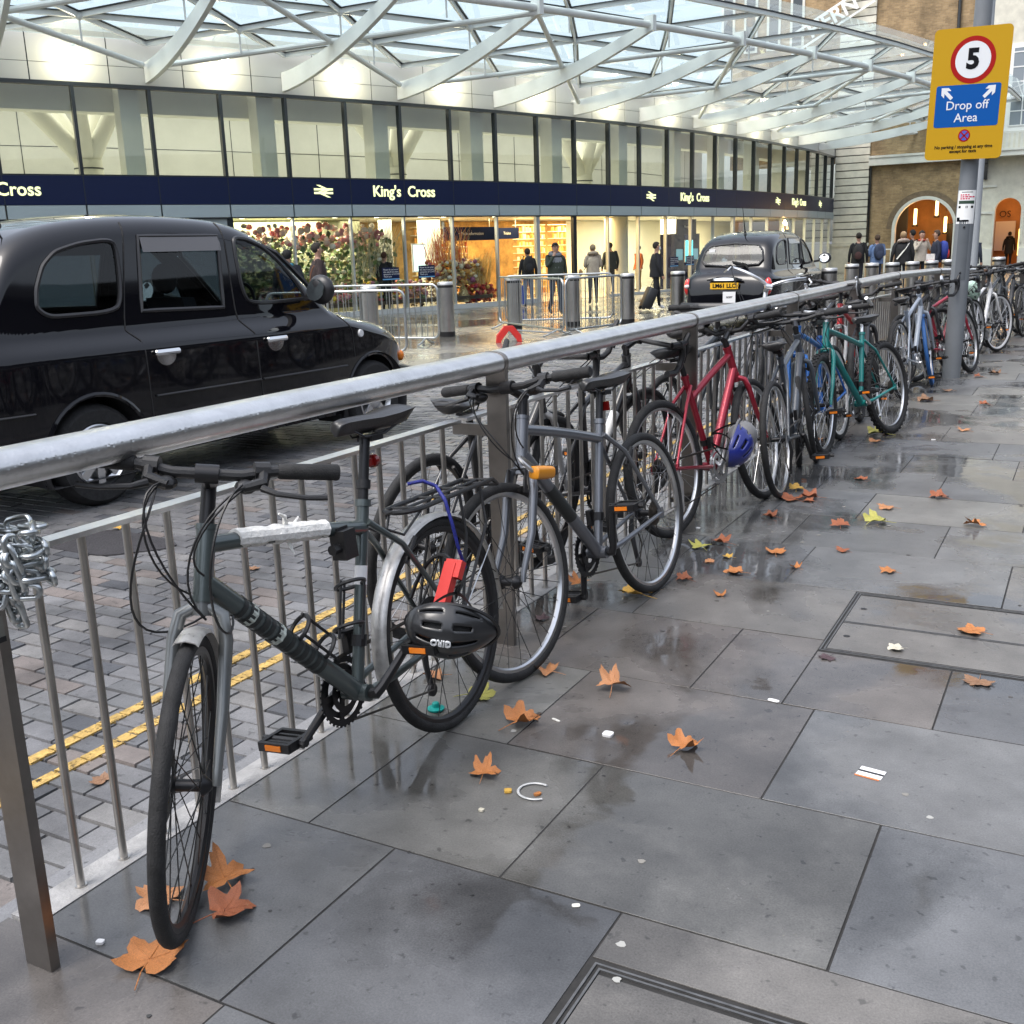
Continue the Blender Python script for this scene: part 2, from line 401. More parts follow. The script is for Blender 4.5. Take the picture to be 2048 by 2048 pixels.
struct(pt.build('road_patch', pm('asphalt_patch', (.035,.033,.036), .6, var=.4, vs=40, bump=.9, bs=70)))
# plaza paving beyond the road
pz = MB(); rs = random.Random(9)
for j in range(-2, 60):
    y = j*.9; off = rs.random()*.8
    for i in range(0, 14):
        x1 = -6.6-i*1.2+off; x0 = x1-1.2; x1 = min(x1, -6.6)
        if x1-x0 < .05: continue
        pz.quad((x0+.003,y+.003,ROAD_Z-.002),(x1-.003,y+.003,ROAD_Z-.002),(x1-.003,y+.897,ROAD_Z-.002),(x0+.003,y+.897,ROAD_Z-.002))
struct(pz.build('plaza', M_['plaza_stone'], smooth=0, fix=False))
pb = MB(); pb.quad((-40,-4,ROAD_Z-.01),(-6.6,-4,ROAD_Z-.01),(-6.6,90,ROAD_Z-.01),(-40,90,ROAD_Z-.01)); pb.quad((-6.6,30,ROAD_Z-.008),(14,30,ROAD_Z-.008),(14,90,ROAD_Z-.008),(-6.6,90,ROAD_Z-.008))
struct(pb.build('plaza_bed', pm('plaza_joint', (.13,.125,.11), .3, var=.2, vs=2), smooth=0, fix=False))

# ================================================================ GUARD RAILING
def steel_mat(name, drops=0.0, c=(.74,.735,.725), r=.31):
    m_ = pm(name, c, r, metal=1, var=.16, vs=9)
    n = m_.node_tree; L = n.links; b = n.nodes['Principled BSDF']; tc = n.nodes.new('ShaderNodeTexCoord')
    wv = n.nodes.new('ShaderNodeTexNoise'); mp = n.nodes.new('ShaderNodeMapping'); mp.inputs['Scale'].default_value = (300, 3, 300)
    L.new(tc.outputs['Object'], mp.inputs[0]); L.new(mp.outputs[0], wv.inputs['Vector']); wv.inputs['Scale'].default_value = 1
    bu = n.nodes.new('ShaderNodeBump'); bu.inputs['Strength'].default_value = .035; bu.inputs['Distance'].default_value = .002; L.new(wv.outputs[0], bu.inputs['Height'])
    if drops:
        vo = n.nodes.new('ShaderNodeTexVoronoi'); vo.inputs['Scale'].default_value = 95; vo.inputs['Randomness'].default_value = 1
        L.new(tc.outputs['Object'], vo.inputs['Vector'])
        mr = n.nodes.new('ShaderNodeMapRange'); mr.inputs[1].default_value = .1; mr.inputs[2].default_value = .42; mr.inputs[3].default_value = 1; mr.inputs[4].default_value = 0
        L.new(vo.outputs['Distance'], mr.inputs[0])
        b2 = n.nodes.new('ShaderNodeBump'); b2.inputs['Strength'].default_value = drops; b2.inputs['Distance'].default_value = .004
        L.new(mr.outputs[0], b2.inputs['Height']); L.new(bu.outputs[0], b2.inputs['Normal']); bu = b2
    L.new(bu.outputs[0], b.inputs['Normal']); return m_
M_['rail_steel'] = steel_mat('rail_steel', .13); M_['post_steel'] = steel_mat('post_steel', 0.0, (.27,.25,.23), .34)
M_['bar_steel'] = steel_mat('bar_steel', 0.0, (.50,.48,.45), .3)
railing = thing('guard_railing', 'long stainless steel guard railing with wide oval handrail between pavement and setts', 'railing', (0, 1.22, 0))
POST_Y = [1.164, 3.127, 5.11, 7.17, 9.24, 11.33, 13.4, 15.4, 17.4, 19.4]
def rail_x(y):                                     # the line bends towards the path past the sign post
    return 0.0 if y < 12.6 else (y-12.6)*.17
RL = lambda x, y, z: (rail_x(y)+x, y-1.22, z*(1-.028*max(0, y-12.6)))
def superel(cx, cz, a, b_, n=28, e=2.6):
    return [(cx+a*abs(math.cos(t))**(2/e)*(1 if math.cos(t) >= 0 else -1), cz+b_*abs(math.sin(t))**(2/e)*(1 if math.sin(t) >= 0 else -1)) for t in [2*math.pi*k/n for k in range(n)]]
ends = [.55]+POST_Y+[21]
for a, b_ in zip(ends, ends[1:]):
    q = MB(); pr = superel(.137, 1.012, .062, .037)
    q.loft([[RL(x, y, z) for x, z in pr] for y in (a+.012, b_-.012)]); q.build('handrail', M_['rail_steel'], railing, smooth=40)
    if a < 1: continue
    fb = MB(); A, B = V(RL(0,a+.02,.808)), V(RL(0,b_-.02,.808)); fb.bar(A, B, .046, .012); fb.build('flat_bar', M_['rail_steel'], railing, smooth=0)
for y in POST_Y:
    q = MB(); x = rail_x(y)
    f_ = RL(0,y,1)[2]; q.bb(x+.122, x+.197, y-1.22-.011, y-1.22+.011, -.02, f_)
    q.loft([[(x+xx, yy, z*f_) for xx, z in superel(.137,1.012,.0645,.0395)] for yy in (y-1.22-.011, y-1.22+.011)])
    q.bb(x-.022, x+.122, y-1.22-.008, y-1.22+.008, .76, .80)
    q.build('post', M_['post_steel'], railing, smooth=30)
k = 0; rest = MB()
for i in range(0, 150):
    y = 1.39+.125*i
    if any(abs(y-p_) < .03 for p_ in POST_Y) or y > 20.5: continue
    q = MB() if k < 100 else rest
    q.tube([RL(0,y,0), RL(0,y,.803)], .0095, 8); q.lathe([(.0,.004),(.014,.004),(.014,0)], 10, Matrix.Translation(RL(0,y,0)))
    if k < 100: q.build('baluster', M_['bar_steel'], railing, smooth=50)
    k += 1
tag(rest.build('baluster', M_['bar_steel'], railing, smooth=50), kind='stuff')
# ================================================================ STATION: CURVED GLASS FRONT
FC = V((-83.97, 52.27, 0)); FR = 74.19
def fp(i, dr=0.0, z=0.0):
    a = -.512+.0228*i
    return V((FC.x+(FR+dr)*math.cos(a), FC.y+(FR+dr)*math.sin(a), z))
def fax(i):                       # tangent (to the right seen from the road), outward
    a = -.512+.0228*i
    return V((-math.sin(a), math.cos(a), 0)), V((math.cos(a), math.sin(a), 0))
def arcbox(q, i0, i1, d0, d1, z0, z1, st=.5, mi=0):
    n = max(1, int(round((i1-i0)/st))); rings = []
    for k in range(n+1):
        i = i0+(i1-i0)*k/n; rings.append([fp(i,d0,z0), fp(i,d1,z0), fp(i,d1,z1), fp(i,d0,z1)])
    return q.loft(rings, mi=mi)
def pillar(q, i, w_, d0, d1, z0, z1, mi=0):
    t, o = fax(i); c = fp(i); vs = []
    for z in (z0, z1):
        for a, d in ((-w_/2,d0),(w_/2,d0),(w_/2,d1),(-w_/2,d1)): vs.append(c+t*a+o*d+V((0,0,z)))
    return q.add(vs, [(0,1,2,3),(7,6,5,4),(0,4,5,1),(1,5,6,2),(2,6,7,3),(3,7,4,0)], mi)
M_['mullion'] = pm('mullion', (.012,.018,.024), .3, coat=.3)
M_['navy'] = pm('navy', (.006,.013,.055), .35, spec=.25)
M_['grey_panel'] = pm('grey_panel', (.36,.42,.45), .35, var=.05, vs=.6)
M_['band'] = pm('band', (.62,.62,.60), .45, var=.05, vs=.5)
M_['canopy_white'] = pm('canopy_white', (.70,.71,.70), .4, var=.05, vs=1.5)
M_['cream'] = pm('cream', (.74,.72,.62), .6, var=.04, vs=1)
M_['interior_wall'] = pm('interior_wall', (.60,.60,.57), .6, var=.08, vs=.7)
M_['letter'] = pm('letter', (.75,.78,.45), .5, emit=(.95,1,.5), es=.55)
M_['window_glass'] = glass('window_glass', (.80,.86,.84), .07, 3.2)
M_['shop_glass'] = glass('shop_glass', (.88,.92,.90), .05, 4)
M_['silver_frame'] = pm('silver_frame', (.55,.58,.58), .35, metal=.6)
ZT, ZF, ZG, ZS = 5.22, 3.33, 2.69, 2.39
st = thing('station_concourse', 'curved glass station front with navy name band above lit shop windows', 'station', tuple(fp(10,0,ROAD_Z)))
SL = V(st.location)
class LB(MB):                     # station part: world coordinates shifted to the station's own origin
    def build(s, name, mats, parent=st, smooth=35, fix=True, M=None):
        s.v = [tuple(V(p)-SL) for p in s.v]; return MB.build(s, name, mats, parent, smooth, fix, M)
I0, I1 = -5, 25
for i in range(I0, I1):
    q = LB(); q.quad(fp(i+.03,-.05,ZF+.03), fp(i+.97,-.05,ZF+.03), fp(i+.97,-.05,ZT), fp(i+.03,-.05,ZT)); q.build('window', M_['window_glass'], smooth=0, fix=False)
    q = LB(); pillar(q, i, .075, -.12, .03, ZF, ZT+.02); q.build('mullion', M_['mullion'], smooth=0)
    if i % 2 == 0:
        q = LB(); pillar(q, i-.2, .46, -.95, -.45, ZF, 5.6); q.build('inner_column', M_['cream'], smooth=0)
q = LB(); arcbox(q, I0, I1, -.1, .035, ZT+.02, ZT+.105); arcbox(q, I0, I1, -.1, .03, ZF-.004, ZF+.03); arcbox(q, I0, I1, -.1, .028, ZS-.03, ZS); q.build('frame_rail', M_['mullion'], smooth=20)
q = LB(); arcbox(q, I0, I1, -.14, .04, ZG+.006, ZF-.006); q.build('name_band', M_['navy'], smooth=20)
q = LB()
for i in range(I0, I1): arcbox(q, i+.012, i+.988, -.12, .05, ZS+.004, ZG-.006)
q.build('lower_band', M_['grey_panel'], smooth=20)
q = LB()
for i in range(I0, I1):
    pillar(q, i, .02, .035, .0425, ZG, ZF)
q.build('band_seam', M_['mullion'], smooth=0)
q = LB()
for i in range(I0, I1):
    for z0, z1 in ((ZT+.105, 5.70), (5.712, 6.30)): arcbox(q, i+.008+.5, i+.992+.5, -.14, .0, z0, z1)
q.build('white_band', M_['band'], smooth=20)
q = LB(); arcbox(q, I0, I1, -.16, -.02, ZT+.105, 6.3); q.build('band_backing', M_['mullion'], smooth=20)
# lettering
def name_sign(i0, txt, size=.40):
    t, o = fax(i0); c = fp(i0, .046, (ZG+ZF)/2+.01)-SL
    text(txt, size, M_['letter'], 'lettering', st, frame(c, t, (0,0,1), o), depth=.02, bold=.006, xs=.96)
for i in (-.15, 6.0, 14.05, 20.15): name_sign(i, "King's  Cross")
def rail_arrows(i0):
    t, o = fax(i0); c = fp(i0, .046, (ZG+ZF)/2+.01)-SL; q = MB(); w_, h_ = .27, .026
    for z in (-.045, .045): q.box((0,z,0), (2*w_,2*h_,.02))
    for s_ in (1, -1):
        q.prism([(-.20*s_,.155*s_),(-.115*s_,.155*s_),(.10*s_,.045*s_+.026*s_),(-.02*s_,.045*s_+.026*s_)], -.01, .01)
        q.prism([(-.04*s_,.02*s_),(.05*s_,.02*s_),(-.09*s_,-.022*s_),(-.18*s_,-.022*s_)], -.011, .011)
    q.build('rail_emblem', M_['letter'], st, smooth=0, M=frame(c, t, (0,0,1), o))
for i in (4.52, 12.35, 18.5, 22.3): rail_arrows(i)
# ground floor frames and panes
for i in range(I0, I1):
    q = LB(); thick = i in (3, 9, 10, 16)
    pillar(q, i, .15 if thick else .05, -.16, -.04, ROAD_Z, ZS-.03); q.build('shop_mullion', M_['mullion'] if i in (3,10) else M_['silver_frame'], smooth=0)
    if i < 3:
        q = LB(); arcbox(q, i+.03, i+.97, -.1, -.06, ROAD_Z, ZS-.03); q.build('blank_panel', M_['grey_panel'], smooth=20); continue
    if i in (9, 17): continue                                    # open doorways
    q = LB(); q.quad(fp(i+.03,-.08,ROAD_Z+.12), fp(i+.97,-.08,ROAD_Z+.12), fp(i+.97,-.08,ZS-.03), fp(i+.03,-.08,ZS-.03)); q.build('shop_window', M_['shop_glass'], smooth=0, fix=False)
q = LB(); arcbox(q, 3, 9, -.14, .0, ROAD_Z, ROAD_Z+.13); arcbox(q, 11, 17, -.14, 0, ROAD_Z, ROAD_Z+.08); arcbox(q, 18, I1, -.14, 0, ROAD_Z, ROAD_Z+.08); q.build('plinth', pm('plinth', (.5,.52,.52), .4), smooth=20)
# inside: floor, wall, soffit over the shops, back wall, roof
q = LB(); arcbox(q, I0, I1, -12, -.2, ROAD_Z-.02, ROAD_Z+.004); q.build('inner_floor', pm('inner_floor', (.45,.43,.38), .25, var=.05), smooth=0)
q = LB(); arcbox(q, I0, I1, -5.5, -.15, ZS+.02, ZF-.03); q.build('mezzanine', M_['cream'], smooth=0)
q = LB(); arcbox(q, I0, I1, -7.3, -7, ROAD_Z, 7.2); q.build('inner_wall', M_['interior_wall'], smooth=20)
q = LB()
for i in range(I0, I1, 2): arcbox(q, i, i+.012, -6.995, -6.985, 3.3, 7); 
arcbox(q, I0, I1, -6.995, -6.985, 4.62, 4.635); q.build('wall_seam', M_['mullion'], smooth=0)
q = LB(); arcbox(q, I0, I1, -7.3, -.2, 6.45, 6.6); q.build('inner_roof', M_['cream'], smooth=0)
q = LB(); arcbox(q, I0, I1, -1.6, -1.1, 4.85, 5.4); q.build('inner_beam', M_['cream'], smooth=0)
q = LB(); q.quad(fp(I0,-7.2,-.3),fp(I0,-.1,-.3),fp(I0,-.1,6.6),fp(I0,-7.2,6.6)); q.build('end_wall', M_['interior_wall'], smooth=0)
def lamp_area(name, i, dr, z, sx, sy, e, col, parent=st):
    t, o = fax(i); l = bpy.data.lights.new(name, 'AREA'); l.shape = 'RECTANGLE'; l.size = sx; l.size_y = sy; l.energy = e; l.color = col
    ob = bpy.data.objects.new(name, l); COL.objects.link(ob); ob.parent = parent
    ob.matrix_local = frame(fp(i,dr,z)-SL, t, o*-1, (0,0,1)); return ob
WARM = (1, .86, .58)
for i in (-1, 4, 9, 14, 20): lamp_area('concourse_lamp', i, -4, 6.35, 7.5, 2.0, 130, (1,.97,.84))
for i, c_ in ((4.2,(1,.93,.72)),(6.8,(1,.9,.66)),(9.5,(1,.72,.35)),(12,(1,.72,.35)),(15,(1,.9,.66)),(19,(1,.84,.5))): lamp_area('shop_lamp', i, -2.2, ZS-.03, 3.6, 1.6, 105 if i == 6.8 else 290 if i == 4.2 else 175, c_)
# tree columns of the hall behind the glass
def tree_column(i, lab):
    base = fp(i, -3.2, 0); t = thing('tree_column', lab, 'column', tuple(base), (0,0,0), 'branching columns in the hall')
    q = MB(); q.tube([(0,0,3.2),(0,0,3.95)], [.36,.34], 20); q.build('trunk', M_['cream'], t)
    q = MB(); q.lathe([(.345,3.72),(.36,3.72),(.36,3.75),(.345,3.75)], 20); q.build('collar', M_['mullion'], t)
    tg, o = fax(i)
    for a, b_, z, r_ in ((-2.3,.2,6.3,.24),(1.3,.9,6.4,.21),(-.5,1.3,6.4,.2),(.9,-.8,6.4,.22),(-1.0,-1.2,6.4,.2)):
        q = MB(); q.tube([V((0,0,3.85)), V((0,0,3.9))+(tg*a+o*b_)*.2+V((0,0,.45)), tg*a+o*b_+V((0,0,z))], [.24,r_,r_*.85], 12); q.build('branch', M_['cream'], t)
tree_column(1.55, 'white branching column behind the left upper windows, above the near taxi')
tree_column(7.2, 'white branching column behind the upper windows above the flower shop')
tree_column(12.6, 'white branching column behind the upper windows above the far taxi')
# ================================================================ CANOPY
cn = thing('glass_canopy', 'white steel canopy of curved ribs, tubes and triangular glass panes over the station front', 'canopy', tuple(fp(10,0,5.6)))
CL = V(cn.location)
class CB(MB):
    def build(s, name, mats, parent=cn, smooth=35, fix=True, M=None):
        s.v = [tuple(V(p)-CL) for p in s.v]; return MB.build(s, name, mats, parent, smooth, fix, M)
RD = lambda i: 5.94+.073*(i-10)
ED = lambda i: 6.7+.095*(i-10)
RZ, EZ, GZ = 6.66, 7.2, 6.16
gz = lambda i, d: GZ+(EZ-GZ)*d/ED(i)
for i in range(-6, 23, 2):
    q = CB(); rings = []; t, o = fax(i)
    for k in range(17):
        s_ = k/16; d = s_*RD(i)+.02; zc = 5.60+(RZ-5.60-.03)*s_**1.75; h = .44*(1-s_)+.26*s_; b_ = .055
        sl_ = (RZ-5.6)*1.75*s_**.75/RD(i); nn = (V((0,0,1))-o*sl_).normalized()
        c = fp(i, d, zc); rings.append([c-t*b_-nn*h/2, c+t*b_-nn*h/2, c+t*b_+nn*h/2, c-t*b_+nn*h/2])
    q.loft(rings); c = fp(i, RD(i)+.05, RZ)
    q.build('rib', M_['canopy_white'], smooth=30)
    q = CB(); pillar(q, i, .12, RD(i)-.14, RD(i)+.16, RZ-.16, RZ+.2); q.build('node_plate', M_['canopy_white'], smooth=0)
    q = CB(); q.tube([fp(i, RD(i), RZ), fp(i+2, RD(i+2), RZ)], .085, 14); q.build('ring_tube', M_['canopy_white'])
    if i % 4 == 2 or i % 4 == -2:
        for s_ in (-4, 4):
            q = CB(); a = fp(i+.12*s_/4, .35, 5.72); e = fp(i+s_, RD(i+s_), RZ-.1); q.tube([a, e], .062, 10); q.ball(a, .075, 10, 6)
            q.bar(a, fp(i+.02*s_, .0, 5.78), .03, .06)
            q.build('tie_tube', M_['canopy_white'])
# glass grid
rows = [0.03, .25, .5, .75, 1.0]
def gn(r_, j): i = j+(.0 if r_ % 2 == 0 else 1.0); d = rows[r_]*ED(i); return fp(i, d, gz(i, d))
gls, beam, gask = CB(), CB(), CB()
for j in range(-6, 23, 2):
    for r_ in range(4):
        a, b_ = gn(r_, j), gn(r_, j+2); 
        if r_ % 2 == 0: c = gn(r_+1, j); T = [(a,b_,c)]; d1, d2 = gn(r_+1, j-2), gn(r_+1, j); T.append((a, d2, d1)); E_ = [(a,c),(b_,c)]
        else: c = gn(r_+1, j+2); T = [(a,b_,c), (a, gn(r_+1,j+2), gn(r_+1,j))]; E_ = [(a,c),(b_,c)]
        for tri in T: gls.add([p+V((0,0,.06)) for p in tri], [(0,1,2)])
        if r_ > 0: E_.append((a,b_))
        for p0, p1 in E_:
            beam.bar(p0, p1, .05, .10); gask.bar(p0+V((0,0,.066)), p1+V((0,0,.066)), .15, .012)
    for r_ in (1, 2, 3):
        a = gn(r_, j); beam.tube([a-V((0,0,.05)), a-V((0,0,.5))], .022, 6); beam.ball(a-V((0,0,.02)), .09, 8, 6)
    e0, e1 = gn(4, j), gn(4, j+2); beam.bar(e0, e1, .10, .10)
    gask.bar(e0+V((0,0,.07)), e1+V((0,0,.07)), .16, .02)
    for k in (0, 1):
        i0 = j+k; o0, o1 = fp(i0,ED(i0)+.03,EZ+.1), fp(i0+1,ED(i0+1)+.03,EZ+.1)
        o2, o3 = fp(i0+1,ED(i0+1)+.55,EZ+.19), fp(i0,ED(i0)+.55,EZ+.19); gls.quad(o0+(o1-o0)*.01, o1-(o1-o0)*.01, o2, o3)
M_['roof_glass'] = glass('roof_glass', (.72,.87,.88), .05, 5, dirt=.13)
gls.build('glass_roof', M_['roof_glass'], smooth=0, fix=False)
beam.build('roof_beams', M_['canopy_white'], smooth=30); gask.build('gasket', M_['mullion'], smooth=0)
M_['lamp_glow'] = pm('lamp_glow', (1,.95,.8), .5, emit=(1,.93,.72), es=5)
for i in range(-5, 20, 2):
    t, o = fax(i); b_ = fp(i, 0, 5.98); L_ = thing('canopy_light', 'bright floodlight on a short arm on the white band under the glass canopy', 'light', tuple(b_), (0,0,0), 'floodlights under the canopy')
    q = MB(); q.bar(V((0,0,0)), o*.38+V((0,0,.02)), .03, .05); q.build('arm', M_['canopy_white'], L_, smooth=0)
    q = MB(); q.lathe([(0,.07),(.07,.06),(.14,0),(.15,-.03),(.13,-.03)], 16, Matrix.Translation(o*.42)); q.build('housing', M_['canopy_white'], L_)
    q = MB(); q.lathe([(0,-.028),(.125,-.028)], 16, Matrix.Translation(o*.42)); q.build('lamp_face', M_['lamp_glow'], L_, fix=False)
    l = bpy.data.lights.new('canopy_bulb', 'POINT'); l.energy = 20; l.color = (1,.92,.62); l.shadow_soft_size = .1
    ob = bpy.data.objects.new('canopy_bulb', l); COL.objects.link(ob); ob.parent = L_; ob.location = o*.42+V((0,0,-.16))
# ================================================================ SHOPS BEHIND THE GLASS
def scatter(name, label, cat, i0, i1, d0, d1, z0, z1, n, cols, r, shape='ball', kind=None, rough=.6, seed=1):
    rr = random.Random(seed); q = MB(); o0 = fp((i0+i1)/2, (d0+d1)/2, z0)
    for _ in range(n):
        c = fp(rr.uniform(i0,i1), rr.uniform(d0,d1), rr.uniform(z0,z1))-o0; s_ = rr.uniform(*r)
        if shape == 'ball': q.ball(c, (s_,s_,s_*rr.uniform(.7,1.1)), 7, 5)
        elif shape == 'box': q.box(c, (s_*rr.uniform(.6,1.2), s_*rr.uniform(.6,1.2), s_*rr.uniform(.8,1.6)), Matrix.Rotation(-.3,3,'Z'))
        elif shape == 'leaf':
            a = rr.uniform(0,6.3); b_ = rr.uniform(-.9,1.3); d = V((math.cos(a)*math.cos(b_), math.sin(a)*math.cos(b_), math.sin(b_))); s2 = d.orthogonal().normalized()*s_*.3
            q.add([c, c+d*s_*.5+s2, c+d*s_, c+d*s_*.5-s2], [(0,1,2,3)])
        elif shape == 'stem':
            a = rr.uniform(0,6.3); sp = rr.uniform(.1,.5); q.tube([c, c+V((math.cos(a)*sp*.5*s_, math.sin(a)*sp*.5*s_, s_*.7)), c+V((math.cos(a)*sp*s_, math.sin(a)*sp*s_, s_))], [.008,.006,.003], 4)
    o = q.build(name, pm(name, cols[0], rough, islands=cols), smooth=60 if shape == 'ball' else 0, fix=shape != 'leaf'); o.location = o0
    return tag(o, label, cat, None, kind)
GREENS = [(.09,.16,.05),(.17,.24,.07),(.05,.10,.04),(.26,.26,.10),(.13,.19,.09),(.32,.27,.16)]
PINKS = [(.70,.30,.28),(.75,.55,.45),(.62,.22,.24),(.80,.70,.58),(.72,.42,.35),(.80,.75,.66)]
GOLD = [(.62,.40,.10),(.75,.55,.22),(.50,.24,.05),(.80,.66,.35),(.40,.16,.05),(.68,.36,.09)]
WHITES = [(.75,.70,.55),(.8,.78,.68),(.62,.55,.36),(.7,.66,.5)]
def wall(name, label, cat, i0, i1, d, z0, z1, m_):
    q = MB(); o0 = fp((i0+i1)/2, d, z0); n = max(1,int((i1-i0)*2)); rings = []
    for k in range(n+1):
        i = i0+(i1-i0)*k/n; rings.append([fp(i,d-.06,z0)-o0, fp(i,d,z0)-o0, fp(i,d,z1)-o0, fp(i,d-.06,z1)-o0])
    q.loft(rings); o = q.build(name, m_, smooth=20); o.location = o0
    return tag(o, label, cat)
wall('shop_back_wall', 'dark green back wall of the flower shop behind the hanging flowers', 'wall', 2.9, 6.1, -2.6, ROAD_Z, ZS, pm('dark_green', (.17,.17,.10), .7, var=.3, vs=4))
wall('shop_back_wall', 'honey coloured lit shop wall between the flower shop and the open doorway', 'wall', 6.1, 9, -4.6, ROAD_Z, ZS, pm('honey', (.40,.27,.11), .6, var=.6, vs=1.6))
wall('shop_back_wall', 'amber lit shelf wall behind the woman in the beige coat', 'wall', 9, 12.9, -4.4, ROAD_Z, ZS, pm('amber', (.48,.27,.08), .6, var=.55, vs=2.2))
wall('shop_back_wall', 'pale ticket hall wall behind the far taxi', 'wall', 12.9, 23.5, -4.4, ROAD_Z, ZS, M_['cream'])
scatter('flower_ceiling_garland', 'pink and cream paper flowers hanging along the top of the left shop window', 'flowers', 3.1, 5.75, -1.1, -.5, 1.62, 2.2, 190, PINKS, (.05,.10), kind='stuff', seed=2)
scatter('hanging_ornaments', 'pale drop ornaments and lights hung below the pink flowers', 'ornaments', 3.1, 6, -1.6, -.5, .75, 1.75, 260, WHITES+GREENS, (.02,.07), kind='stuff', seed=3)
scatter('shop_foliage', 'green foliage filling the flower shop behind the two standing men', 'plants', 3.0, 6.0, -2.3, -.5, .2, 1.9, 1900, GREENS, (.10,.26), 'leaf', 'stuff', seed=4)
scatter('dried_grass', 'pale dried grass spray lit inside the shop window', 'dried grass', 5.3, 6.0, -.9, -.5, .75, 1.1, 150, [(.45,.42,.28),(.6,.58,.42),(.35,.36,.2)], (.7,1.35), 'stem', 'stuff', seed=5)
scatter('cut_flowers', 'rows of potted flowers and wrapped bunches along the foot of the flower shop window', 'flowers', 3.6, 6.6, -1.2, -.4, .15, .62, 520, [(.62,.10,.10),(.75,.55,.05),(.7,.4,.35),(.08,.14,.04),(.06,.10,.04),(.75,.7,.6),(.5,.2,.25)], (.03,.085), kind='stuff', seed=6)
scatter('wrapped_bouquets', 'brown paper wrapped bouquets standing in the window between the two blue notices', 'flowers', 6.25, 7.4, -.9, -.35, -.05, .45, 420, [(.34,.20,.08),(.45,.28,.12),(.26,.15,.07),(.12,.12,.05),(.5,.36,.2)], (.05,.12), 'leaf', 'stuff', seed=7)
scatter('red_plume_grass', 'red and rust pampas plumes rising in the window beside the gold trees', 'dried grass', 6.75, 7.5, -.9, -.4, .95, 1.2, 150, [(.42,.08,.04),(.55,.2,.06),(.48,.13,.08),(.6,.4,.15)], (.5,1.15), 'stem', 'stuff', seed=8)
scatter('gold_plume_grass', 'golden feathery grasses beside the second shop window frame', 'dried grass', 7.65, 8.0, -.8, -.4, .2, .5, 140, [(.6,.42,.12),(.7,.55,.25),(.5,.3,.08)], (.6,1.0), 'stem', 'stuff', seed=9)
scatter('dried_arrangement', 'cream and gold dried flower arrangement behind the tall bollard', 'flowers', 6.8, 7.85, -1.1, -.4, .45, 1.15, 420, WHITES+GOLD+[(.3,.1,.2),(.2,.06,.04)], (.03,.1), kind='stuff', seed=10)
scatter('window_decorations', 'red berries and candles low in the window right of the gold trees', 'decorations', 7.5, 8.1, -.9, -.35, -.1, .4, 240, [(.45,.03,.02),(.5,.1,.03),(.3,.02,.02),(.6,.4,.12)], (.03,.08), kind='stuff', seed=11)
for n_, (i, h, lab) in enumerate(((7.0,.62,'taller gold twig tree in the shop window beside the tall bollard'), (7.38,.5,'shorter gold twig tree in the shop window, right of the taller one'))):
    q = MB(); rr = random.Random(20+n_)
    q.lathe([(0,-.02),(.16,0),(0.02,h),(0,h)], 12)
    for _ in range(260):
        t_ = rr.random(); a = rr.uniform(0,6.3); z = h*t_; r_ = .175*(1-t_)+.015; q.bar((r_*math.cos(a)*.8,r_*math.sin(a)*.8,z), (r_*1.25*math.cos(a+.3),r_*1.25*math.sin(a+.3),z+.05), .012, .012)
    o = q.build('gold_tree', pm('gold_twig%d' % n_, (.62,.5,.25), .4, metal=.3), smooth=30); o.location = fp(i,-.5,ROAD_Z+.16); tag(o, lab, 'ornament')
q = MB(); t, o_ = fax(7); 
tb = thing('display_table', 'low dark display ledge under the shop window arrangements', 'table', tuple(fp(5.5,-.8,ROAD_Z)))
q = MB(); rings = [[fp(i,-1.2,z0)-tb.location for z0 in ()] for i in ()]
for i in range(3, 8):
    a = [fp(i+k,d,z)-V(tb.location) for k in (0.04,.96) for d in (-1.2,-.3) for z in (.02,.12)]
    q.add(a, [(0,1,3,2),(4,6,7,5),(0,4,5,1),(2,3,7,6),(0,2,6,4),(1,5,7,3)])
q.build('ledge', pm('dark_wood', (.05,.035,.02), .5, var=.2), tb, smooth=0)
def shelves(i0, i1, d, z0, z1, rows_, cols_, lab, seed):
    rr = random.Random(seed); t = thing('shelf_unit', lab, 'shelves', tuple(fp((i0+i1)/2, d, z0))); o0 = V(t.location); q = MB(); p_ = MB()
    for k in range(rows_+1):
        z = z0+(z1-z0)*k/rows_; a, b_ = fp(i0,d+.12,z)-o0, fp(i1,d+.12,z)-o0; q.bar(a, b_, .25, .02)
        if k == rows_: break
        n = int((i1-i0)*1.7/.085)
        for j in range(n):
            if rr.random() < .12: continue
            c = fp(i0+(i1-i0)*(j+.5)/n, d+.2, z+.012)-o0; h = (z1-z0)/rows_*rr.uniform(.45,.8); q2 = rr.uniform(.022,.035)
            p_.box(c+V((0,0,h/2)), (q2*2,q2*2,h), Matrix.Rotation(-.3,3,'Z'))
    q.build('shelf', M_['cream'], t, smooth=0)
    tag(p_.build('goods', pm('goods%d' % seed, (.5,.3,.1), .45, islands=cols_), t, smooth=0), kind='stuff')
shelves(8.05, 8.8, -3.2, -.1, 1.75, 9, GOLD+[(.55,.12,.03),(.7,.3,.08)], 'shelves of orange and gold goods seen through the window left of the open doorway', 31)
shelves(10.1, 10.95, -3.0, -.1, 2.2, 10, GOLD+WHITES, 'tall lit shelves of gold bottles behind the woman in the beige coat', 32)
shelves(11.05, 11.5, -2.8, -.1, 2.2, 10, GOLD+[(.4,.2,.08)], 'narrow bay of lit shelves right of the woman in the beige coat', 33)
shelves(7.95, 8.7, -4.2, -.1, 2.2, 9, GOLD+[(.2,.08,.03),(.7,.6,.45)], 'tall lit shelves deep in the shop behind the hanging blue sign', 35)
shelves(6.3, 6.75, -4.3, .2, 1.6, 6, GOLD+[(.75,.7,.6)], 'warm shelf bay deep in the shop between the two blue notices', 34)
